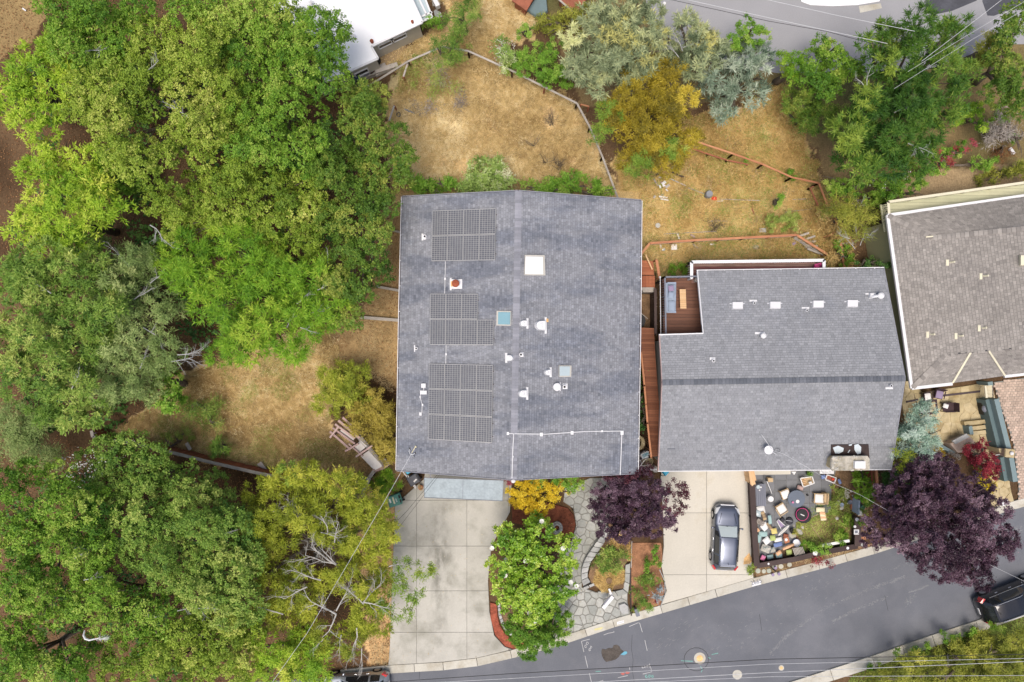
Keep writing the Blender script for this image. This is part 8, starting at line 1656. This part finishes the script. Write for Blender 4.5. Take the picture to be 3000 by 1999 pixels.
# ------------------------------------------------------------ yard items north
g_ = root('covered_grill', P(1035, 225), 'dark blue covered grill and cart behind the white house', 'grill')
ob('cover', MB().ext(ccw(pxy([(1020, 222), (1040, 210), (1056, 222), (1054, 238), (1025, 240)], 1.0)), 0, 1.0, inset=.08), mt['navy'], g_); ob('cart', MB().ext(ccw(pxy([(1046, 212), (1074, 200), (1080, 214), (1052, 228)], .9)), 0, .85), mt['rail_grey'], g_); ob('bar', MB().tube([P(1045, 212, 1.0), P(1048, 215, 1.0), P(1084, 197, 1.0)], .04, 6), mt['white'], g_)
rc = root('garden_chair', P(1088, 210), 'bright red plastic chair leaning by the grey retaining board', 'chair')
ob('backrest', MB().prism([P(x, y, .35) for x, y in ((1079, 215), (1088, 219), (1099, 211), (1096, 198), (1087, 197))], [P(x, y, .55) for x, y in ((1080, 214), (1088, 218), (1098, 210), (1095, 200), (1088, 199))]), mt['red'], rc)
for x, y in ((1082, 214), (1095, 200), (1097, 211)): p = P(x, y, .35); ob('leg', MB().beam((p.x, p.y, 0), p, .05, .05), mt['pink_wood'], rc)
ob('tyre', MB().lathe(P(1104, 180, .05), [(.16, 0), (.30, .0), (.32, .1), (.30, .2), (.16, .2), (.14, .1)], 22), mt['rubber'], label='black tyre at the corner of the white house', cat='tyre')
ob('pot', MB().lathe(P(1096, 192, .0), [(.12, 0), (.16, .3), (.13, .3), (.11, .2), (.02, .18)], 16), mt['terracotta'], label='round terracotta pot between the tyre and the red chair', cat='pot')
ob('bucket', MB().lathe(P(1169, 339, 0), [(.12, 0), (.17, .32), (.14, .32), (.12, .05), (.02, .04)], 14), mt['bin_grey'], label='small dark bucket at the fence stub in the upper field', cat='bucket')
ob('hose_pile', MB().tube([P(1186+rnd.uniform(-2, 2)+k*3.6, 321+k*1.4+rnd.uniform(-3, 3), .12) for k in range(9)], .05, 6), mt['shingle2'], label='dark crumpled hose in the upper field near the bucket', cat='hose')
rd = root('red_roof_shed', P(1530, 5), 'low red brown shed roof cut by the top edge beside the dark tarp', 'shed'); ob('roof', MB().ext(ccw(pxy([(1505, -60), (1500, 2), (1543, 32), (1562, -2), (1600, -60)], 1.2)), 1.05, 1.2), mt['rust_wood'], rd)
ob('wall', MB().ext(ccw(pxy([(1512, -55), (1508, 0), (1540, 24), (1556, -4), (1590, -55)], 1.2)), 0, 1.05), mt['rust_wood'], rd)
ob('tarp', MB().ext(ccw(pxy([(1543, 30), (1562, 0), (1600, -20), (1606, 32), (1577, 53)], .5)), .3, .5, inset=.08), mt['bluegrey'], label='dark blue tarp over a box at the top edge', cat='tarp')
rd = root('red_roof_shed', P(1680, 0), 'red brown shed roof with grey edge between the brush and the top edge', 'shed'); ob('roof', MB().ext(ccw(pxy([(1632, -60), (1636, -2), (1688, 42), (1720, -5), (1730, -60)], 1.2)), 1.05, 1.2), mt['rust_wood'], rd); ob('edge', MB().beam(P(1634, -4, 1.25), P(1686, 42, 1.25), .12, .08), mt['grey_wood'], rd); ob('wall', MB().ext(ccw(pxy([(1640, -55), (1642, -6), (1686, 32), (1710, -8), (1720, -55)], 1.2)), 0, 1.05), mt['rust_wood'], rd)
ob('road_marker', MB().cyl(P(1946, 11, 0), .11, .08, 14), mt['white'], label='small white round cap on the upper road by the acacia', cat='marker')  # round white cap on the road, purpose unknown
ob('white_pipe', MB().beam(P(2958, 434, .2), P(2970, 452, .2), .2, .16), mt['white'], label='short white pipe lying near the reddish dry shrub', cat='pipe'); ob('white_sheet', MB().beam(P(66, 25, .1), P(76, 32, .1), .1, .06), mt['white'], label='short white stick in the brown northwest clearing', cat='stick')
# debris on the eastern slope
deb = [('barrel', [(2072, 573)], None), ]
ob('barrel', MB().lathe(P(2072, 573, 0), [(.24, 0), (.27, .2), (.27, .5), (.23, .62), (.02, .6)], 18), mt['shingle2'], label='dark grey dented barrel on the dry eastern slope', cat='barrel', smooth=False)
ob('red_can', MB().pillow(P(2093, 582, .15), .42, .3, .25), mt['red'], label='faded red fuel can beside the dark barrel', cat='can', smooth=True)
ob('shovel', MB().tube([P(2102, 591, .1), P(2118, 589, .1)], .04, 6), mt['fab_white'], label='short white handle next to the red can', cat='handle')
for k, (a_, b_, w_, m__, lab) in enumerate((((1948, 517), (2010, 545), .07, 'grey_wood', 'long thin grey pole high on the eastern slope'), ((2015, 550), (2062, 568), .06, 'grey_wood', 'thin grey pole leading to the dark barrel'), ((2110, 584), (2225, 588), .05, 'grey_wood', 'long thin pole east of the dark barrel'),
    ((1945, 686), (2100, 678), .05, 'grey_wood', 'long pale pole above the orange rail'), ((2078, 648), (2130, 648), .05, 'grey_wood', 'short pale pole in the middle of the eastern slope'), ((1915, 525), (1928, 545), .10, 'grey_wood', 'short grey log end near the white debris'), ((1930, 576), (1955, 580), .10, 'fab_white', 'white pipe pair lying below the debris heap'), ((1935, 583), (1958, 587), .08, 'fab_white', 'second white pipe in the debris heap'),
    ((1985, 686), (1990, 700), .12, 'fab_white', 'white bracket just above the orange rail'), ((2023, 688), (2035, 696), .13, 'pink_wood', 'pinkish brick piece just above the orange rail'), ((2030, 716), (2045, 728), .10, 'grey_wood', 'bent grey stick below the orange rail'), ((2202, 610), (2210, 628), .07, 'rust_wood', 'thin red brown stick on the slope'), ((1968, 505), (2004, 520), .10, 'dark_wood', 'dark rotten log at the top of the eastern slope'),
    ((1962, 500), (1985, 478), .07, 'grey_wood', 'grey branch leaning below the golden broom tree'), ((2322, 585), (2365, 583), .05, 'grey_wood', 'pale lath near the orange rail end'), ((2300, 622), (2380, 612), .05, 'grey_wood', 'long pale lath above the green weedy mound'))):
    ob('pole' if w_ < .08 else 'log', MB().beam(P(*a_, .14), P(*b_, .14), w_, w_, rnd.random()), mt[m__], label=lab, cat='pole' if w_ < .08 else 'log')
lp = root('lumber_pile', P(2370, 715, 0), 'pile of grey boards in the corner of the orange rail fence', 'lumber pile')
for k, (a_, b_) in enumerate((((2345, 712), (2390, 707)), ((2352, 717), (2396, 722)), ((2358, 723), (2398, 733)), ((2345, 706), (2388, 692)), ((2326, 697), (2402, 744)), ((2332, 695), (2370, 683)), ((2365, 729), (2400, 742)))): ob('board', MB().beam(P(*a_, .2+.05*k), P(*b_, .2+.05*k), .14, .05, rnd.random()), mt['grey_wood'], lp)
ob('white_disc', MB().cyl(P(1927, 661, .3), .18, .05, 20), mt['kerb'], label='pale round lid on the eastern slope beside the big roof', cat='lid'); ob('styrofoam_block', MB().box(P(1974, 725, .15), (.42, .40, .25), .05), mt['fab_white'], label='square white foam block below the orange rail', cat='block')
ob('white_sack', MB().pillow(P(1943, 731, .1), .36, .26, .16), mt['pale_glass'], label='pale crumpled sack west of the foam block', cat='sack', smooth=True); ob('bottle', MB().tube([P(1934, 718, .1), P(1936, 728, .1)], .08, 8), mt['fab_white'], label='white bottle beside the crumpled sack', cat='bottle')
ob('white_rag', MB().pillow(P(2086, 716, .1), .4, .16, .1), mt['fab_white'], label='white rag under the orange rail', cat='rag', smooth=True); ob('white_rag', MB().pillow(P(2327, 713, .12), .34, .24, .14, .6), mt['mauve'], label='pale violet plastic bag below the fence corner', cat='bag', smooth=True)
ob('grey_slab', MB().box(P(2234, 675, .1), (.5, .3, .08)), mt['stone_wall'], label='flat grey slab just above the orange rail toward its east end', cat='slab'); ob('stone_slab', MB().pillow(P(2215, 725, .06), .5, .4, .1), mt['rock'], label='pale stone poking from the straw near the maroon deck', cat='rock', smooth=True)
dh = root('debris_heap', P(1940, 548, 0), 'small heap of white and brown scrap on the upper eastern slope', 'debris heap')
for k in range(12): x, y = 1938+rr.gauss(0, 9), 546+rr.gauss(0, 13); ob('scrap', MB().box(P(x, y, .1+.02*k), (rr.uniform(.1, .4), rr.uniform(.08, .22), .06), rr.random()*3, rr.random()), mt[rr.choice(['fab_white', 'grey_wood', 'dark_wood', 'pink_wood', 'grey_wood'])], dh)
b = MB(); r5 = random.Random(5)
for x, y in ((1612, 350), (1615, 360), (1600, 470), (1635, 480), (1640, 490), (1560, 420), (2095, 660), (2080, 670)):
    for k in range(5): twigs(b, P(x+r5.uniform(-6, 6), y+8, .05), (r5.gauss(0, .4), r5.gauss(.3, .3), 1), .8, .02, 2, r5)
ob('dry_weeds', b, mt['bark'], kind='stuff', label='dark brown dead weed stalks standing in the dry fields', cat='weeds')
ob('glass_pane', MB().prism([P(x, y, .3) for x, y in ((752, 1362), (765, 1352), (782, 1375), (768, 1372))], [P(x, y, .36) for x, y in ((752, 1362), (765, 1352), (782, 1375), (768, 1372))]), mt['grey_wood'], label='grey wooden panel leaning on the red stained fence', cat='panel')
ob('loose_plank', MB().beam(P(546, 1298, .7), P(558, 1318, .7), .26, .05), mt['grey_wood'], label='loose grey fence panel standing beside the red stained fence', cat='plank'); ob('paint_can', MB().cyl(P(731, 1372, .4), .09, .2, 12), mt['white'], label='white paint can on the ledge of the red stained fence', cat='can'); ob('concrete_rubble', MB().box(P(280, 1270, .5), (.22, .3, .2), .4), mt['stone_wall'], label='small grey block at the west corner of the red stained fence', cat='block')  # first object is a loose fence panel
# ------------------------------------------------------------ power lines
def cable(label, pts, z, r_, m, sag=.0):
    q = [P(x, y, z) for x, y in pts]; out = []
    for a_, b_ in zip(q, q[1:]):
        for k in range(8): t_ = k/8; p = lerp(a_, b_, t_); p.z -= sag*4*t_*(1-t_); out.append(p)
    out.append(q[-1]); return ob('power_cable', MB().tube(out, r_, 5), mt[m], label=label, cat='cable')
cable('black power cable, northernmost of the lines over the lower road', [(1090, 2002), (1500, 1974), (2250, 1932), (3060, 1916)], 8, .020, 'wire_dark'); cable('pale power cable directly south of the black one over the lower road', [(1090, 2010), (1500, 1988), (2250, 1946), (3060, 1928)], 8.5, .012, 'wire')
cable('pale power cable, second south of the black one', [(1700, 2001), (2250, 1971), (3060, 1936)], 8.2, .016, 'wire'); cable('thin pale cable lowest over the southeast scrub', [(1900, 1999), (2250, 1983), (3060, 1979)], 7.5, .013, 'wire')
cable('service cable from the bottom edge to the mast on the big roof', [(790, 2010), (900, 1855), (1020, 1650), (1120, 1480), (1203, 1334)], 8.5, .012, 'wire')
ms = root('service_mast', P(1203, 1334, 8.4), 'cable end with tan insulator and two hooks hanging over the big roof', 'insulator'); ob('insulator', MB().tube([P(1206, 1328, 8.4), P(1216, 1311, 8.2), P(1219, 1308, 8.2)], [.02, .03, .09], 8), mt['fab_cream'], ms)
for pts in ([(1203, 1334), (1198, 1322), (1201, 1315)], [(1203, 1334), (1214, 1330), (1217, 1327)]): ob('hook', MB().tube([P(x, y, 8.4) for x, y in pts], .018, 6), mt['wire'], ms)
pl2 = P(1203, 1334, 8.4)
for x, y in ((1201, 1315), (1217, 1327)): ob('clamp', MB().box(P(x, y, 8.4), (.06, .14, .06), .5), mt['black'], ms)
ob('mast_pole', MB().tube([P(1206, 1331, 8.4), onp(1212, 1340, P1L, 0)], .03, 8), mt['galv'], ms)
cable('upper of two thin dark cables over the corner of the concrete driveway', [(1100, 1590), (1190, 1500), (1282, 1390)], 5.5, .012, 'wire_dark'); cable('lower of two thin dark cables over the corner of the concrete driveway', [(1120, 1610), (1200, 1505), (1290, 1388)], 5.3, .010, 'wire_dark')
cable('service cable from the dish to the patio and over the big plum', [(2262, 1320), (2295, 1330), (2362, 1368), (2450, 1420), (2520, 1450), (2660, 1530), (2900, 1655), (3040, 1722)], 6.2, .008, 'wire')
for k, (pts, r_, m__, lab) in enumerate((([(1900, -15), (2250, 62), (2420, 92), (2600, 140)], .014, 'wire_dark', 'black cable crossing the upper road toward the big pine'), ([(1880, -30), (2250, 52), (2600, 128)], .014, 'wire', 'pale cable just above the black one on the upper road'), ([(2140, -22), (2250, 0), (2450, 45), (2680, 92)], .014, 'wire', 'thin pale cable higher over the upper road'),
    ([(2660, 210), (2840, 100), (3060, -30)], .010, 'wire', 'pale cable rising to the top right corner beside the pine'), ([(2700, 180), (2870, 50), (2960, -20)], .014, 'wire', 'thin cable left of the others at the top right corner'), ([(2620, 260), (2850, 115), (3060, -5)], .010, 'wire', 'lowest pale cable running to the top right corner'))): cable(lab, pts, 9, r_, m__)
# ------------------------------------------------------------ cars
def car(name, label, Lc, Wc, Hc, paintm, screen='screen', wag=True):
    r = root(name, (0, 0, 0), label, 'car'); hl = Lc/2
    # stations: x, half width at belt, sill z, belt z, top z, top half width
    k = Hc/1.62; w_ = Wc/2
    ST = [(hl, .55, .30, .52, .56, .50), (hl-.05, .72, .22, .60, .66, .66), (hl-.18, .87, .20, .70, .80, .74), (hl-.5, .95, .20, .80, .93, .80), (hl-.95, .985, .20, .88, .99, .82), (hl-1.32, .995, .20, .94, 1.04, .82),
          (hl-1.45, 1.0, .20, .96, 1.07, .80), (hl-1.8, 1.0, .20, .97, 1.30, .73), (hl-2.12, 1.0, .20, .98, 1.49, .68), (hl-2.2, 1.0, .20, .98, 1.52, .68), (hl-2.75, 1.0, .20, .99, 1.60, .675), (hl-2.85, 1.0, .20, .99, 1.60, .675),
          (-hl+1.35, 1.0, .20, 1.0, 1.60, .67), (-hl+1.22, 1.0, .20, 1.0, 1.60, .67), (-hl+.75, .99, .20, 1.02, 1.56, .65), (-hl+.55, .98, .22, 1.02, 1.50, .63), (-hl+.30, .95, .24, .98, 1.18, .66), (-hl+.15, .92, .26, .90, 1.00, .68), (-hl+.02, .84, .30, .74, .80, .66), (-hl, .70, .34, .62, .64, .55)]
    rows = []
    for x, bw_, zs, zb, zt_, tw in ST:
        W = w_*bw_; T_ = w_*tw*1.0; zb *= k; zt_ *= k
        T_ = min(T_, W*.97)
        rows.append([(0, zs*.95), (W*.80, zs), (W*.97, zs+.10), (W*1.0, (zs+zb)*.52), (W*.975, zb-.06), (W*.94, zb), (T_+(W*.94-T_)*.12, zt_-.07 if zt_-zb > .12 else (zb+zt_)/2), (T_*.93, zt_-.02), (T_*.55, zt_+.004), (0, zt_+.012)])
    n = len(rows[0]); V = []; idx = {}
    for i, row in enumerate(rows):
        for j, (y, z) in enumerate(row):
            for s_ in (1, -1):
                if s_ == -1 and y == 0: idx[(i, j, -1)] = idx[(i, j, 1)]; continue
                idx[(i, j, s_)] = len(V); V.append(Vector((ST[i][0], y*s_, z)))
    groups = {'body': [], 'windscreen': [], 'window': [], 'rear_window': []}
    for i in range(len(rows)-1):
        for j in range(n-1):
            for s_ in (1, -1):
                f = (idx[(i, j, s_)], idx[(i+1, j, s_)], idx[(i+1, j+1, s_)], idx[(i, j+1, s_)]); f = f if s_ == 1 else tuple(reversed(f)); xm = (ST[i][0]+ST[i+1][0])/2; g = 'body'
                if 6 <= i <= 7 and j >= 7: g = 'windscreen'
                if 14 < i+1 and i in (15,) and j >= 7: g = 'rear_window'
                if j == 5 and i in (7, 8, 9, 11, 13, 14, 12) and i not in (10,): g = 'window'
                if j == 5 and i == 10: g = 'window'
                if i in (9, 12): g = 'body' if j == 5 and i == 12 else g
                groups[g].append(f)
    for i, rev in ((0, False), (len(rows)-1, True)):
        f = [idx[(i, j, 1)] for j in range(n)]+[idx[(i, j, -1)] for j in reversed(range(1, n-1))]; groups['body'].append(tuple(f) if not rev else tuple(reversed(f)))
    for g, fs in groups.items():
        mb = MB(); used = {}; F = []
        for f in fs:
            q = []
            for v in f:
                if v not in used: used[v] = len(mb.v); mb.v.append(V[v])
                q.append(used[v])
            q = [a_ for k_, a_ in enumerate(q) if a_ not in q[:k_]]
            if len(q) > 2: F.append(tuple(q))
        mb.f = F; mb.t = [.5]*len(F)
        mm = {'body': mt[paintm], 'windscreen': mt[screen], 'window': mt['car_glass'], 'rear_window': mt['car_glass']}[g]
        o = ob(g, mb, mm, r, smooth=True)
        if g == 'body': body = o
    for sx in (hl-.82, -hl+.88):
        for s_ in (1, -1):
            y0 = s_*(w_-.20); y1 = s_*(w_+.015)
            wl_ = ob('wheel', MB().tube([(sx, y0, .34), (sx, y1, .34)], .34, 22), mt['rubber'], r); ob('rim', MB().tube([(sx, y1-.01*s_, .34), (sx, y1+.012*s_, .34)], .22, 18), mt['rim'], wl_)
    for s_ in (1, -1):
        ob('headlight', MB().prism([(hl-.12, s_*.52*w_/.9, .60), (hl-.50, s_*.83*w_/.9, .70), (hl-.62, s_*.90*w_/.9, .72), (hl-.22, s_*.80*w_/.9, .60)], [(hl-.14, s_*.50*w_/.9, .79*k), (hl-.56, s_*.74*w_/.9, .945*k), (hl-.68, s_*.88*w_/.9, .92*k), (hl-.26, s_*.79*w_/.9, .78*k)]), mt['lamp_clear'], r)
        ob('tail_light', MB().prism([(-hl+.05, s_*.62*w_/.9, .72), (-hl+.34, s_*.90*w_/.9, .72), (-hl+.30, s_*.93*w_/.9, .72), (-hl+.0, s_*.72*w_/.9, .72)], [(-hl+.16, s_*.64*w_/.9, 1.0*k), (-hl+.46, s_*.86*w_/.9, 1.06*k), (-hl+.38, s_*.92*w_/.9, 1.0*k), (-hl+.06, s_*.74*w_/.9, .96*k)]), mt['tail_red'], r)
        b = MB(); b.pillow((hl-1.62, s_*(w_+.13), .98*k), .14, .22, .15, s_*.25); ob('mirror', b, mt[paintm], r, smooth=True); ob('mirror_arm', MB().beam((hl-1.60, s_*(w_-.06), .96*k), (hl-1.62, s_*(w_+.06), .97*k), .05, .05), mt['black'], r)
        ob('roof_rail', MB().tube([(hl-2.25, s_*w_*.66, 1.565*k), (0, s_*w_*.655, 1.635*k), (-hl+.75, s_*w_*.63, 1.60*k)], .022, 6), mt['chrome'] if paintm == 'paint_black' else mt['black'], r)
        ob('window_trim', MB().tube([(hl-1.55, s_*(w_*.955), 1.0*k), (hl-2.4, s_*(w_*.95), 1.0*k), (-hl+.75, s_*(w_*.945), 1.04*k)], .018, 6), mt['chrome'] if paintm == 'paint_black' else mt['black'], r)
        for xx in (hl-2.35, -hl+1.55): ob('door_handle', MB().beam((xx, s_*(w_+.0), .84*k), (xx-.2, s_*(w_+.005), .84*k), .04, .04), mt['chrome'], r)
    for p0, p1 in (((hl-.55, .45, .965*k), (hl-1.25, .62, 1.055*k)), ((hl-.55, -.45, .965*k), (hl-1.25, -.62, 1.055*k)), ((-hl+.58, -.55, 1.545*k), (-hl+.58, .55, 1.545*k)), ((hl-2.16, -.55, 1.535*k), (hl-2.16, .55, 1.535*k))): ob('panel_seam', MB().tube([p0, p1], .012, 5), mt['black'], r)
    ob('wiper', MB().tube([(hl-1.42, .10, 1.085*k), (hl-1.50, -.62, 1.075*k)], .014, 5), mt['black'], r); ob('wiper', MB().tube([(hl-1.40, .58, 1.075*k), (hl-1.47, -.02, 1.10*k)], .014, 5), mt['black'], r)
    ob('number_plate', MB().box((-hl-.005, 0, .66), (.03, .5, .14)), mt['white'], r); ob('front_bumper_trim', MB().beam((hl-.02, -.5, .70*k), (hl-.02, .5, .70*k), .06, .10), mt['chrome'], r)
    ob('spoiler', MB().beam((-hl+.58, -.52, 1.53*k), (-hl+.58, .52, 1.53*k), .16, .04), mt[paintm], r); ob('antenna', MB().tube([(-hl+.8, 0, 1.6*k), (-hl+.68, 0, 1.72*k)], .015, 5), mt['black'], r)
    return r
c_ = car('parked_car', 'slate grey hatchback with a windscreen coloured pale as reflected sky parked nose-in on the cream driveway', 4.72, 1.84, 1.58, 'paint_dark'); place(c_, P(2117, 1567, .10), R(86.8))
c_ = car('parked_car', 'glossy black van parked at the kerb in the southeast corner', 4.95, 2.0, 1.85, 'paint_black', 'car_glass'); place(c_, P(2943, 1745, .005), R(21))
c_ = car('parked_car', 'pale silver car half cut by the bottom edge beside the olive cypress', 4.8, 1.9, 1.6, 'paint_silver', 'car_glass'); place(c_, P(1050, 1998, .005), R(184))
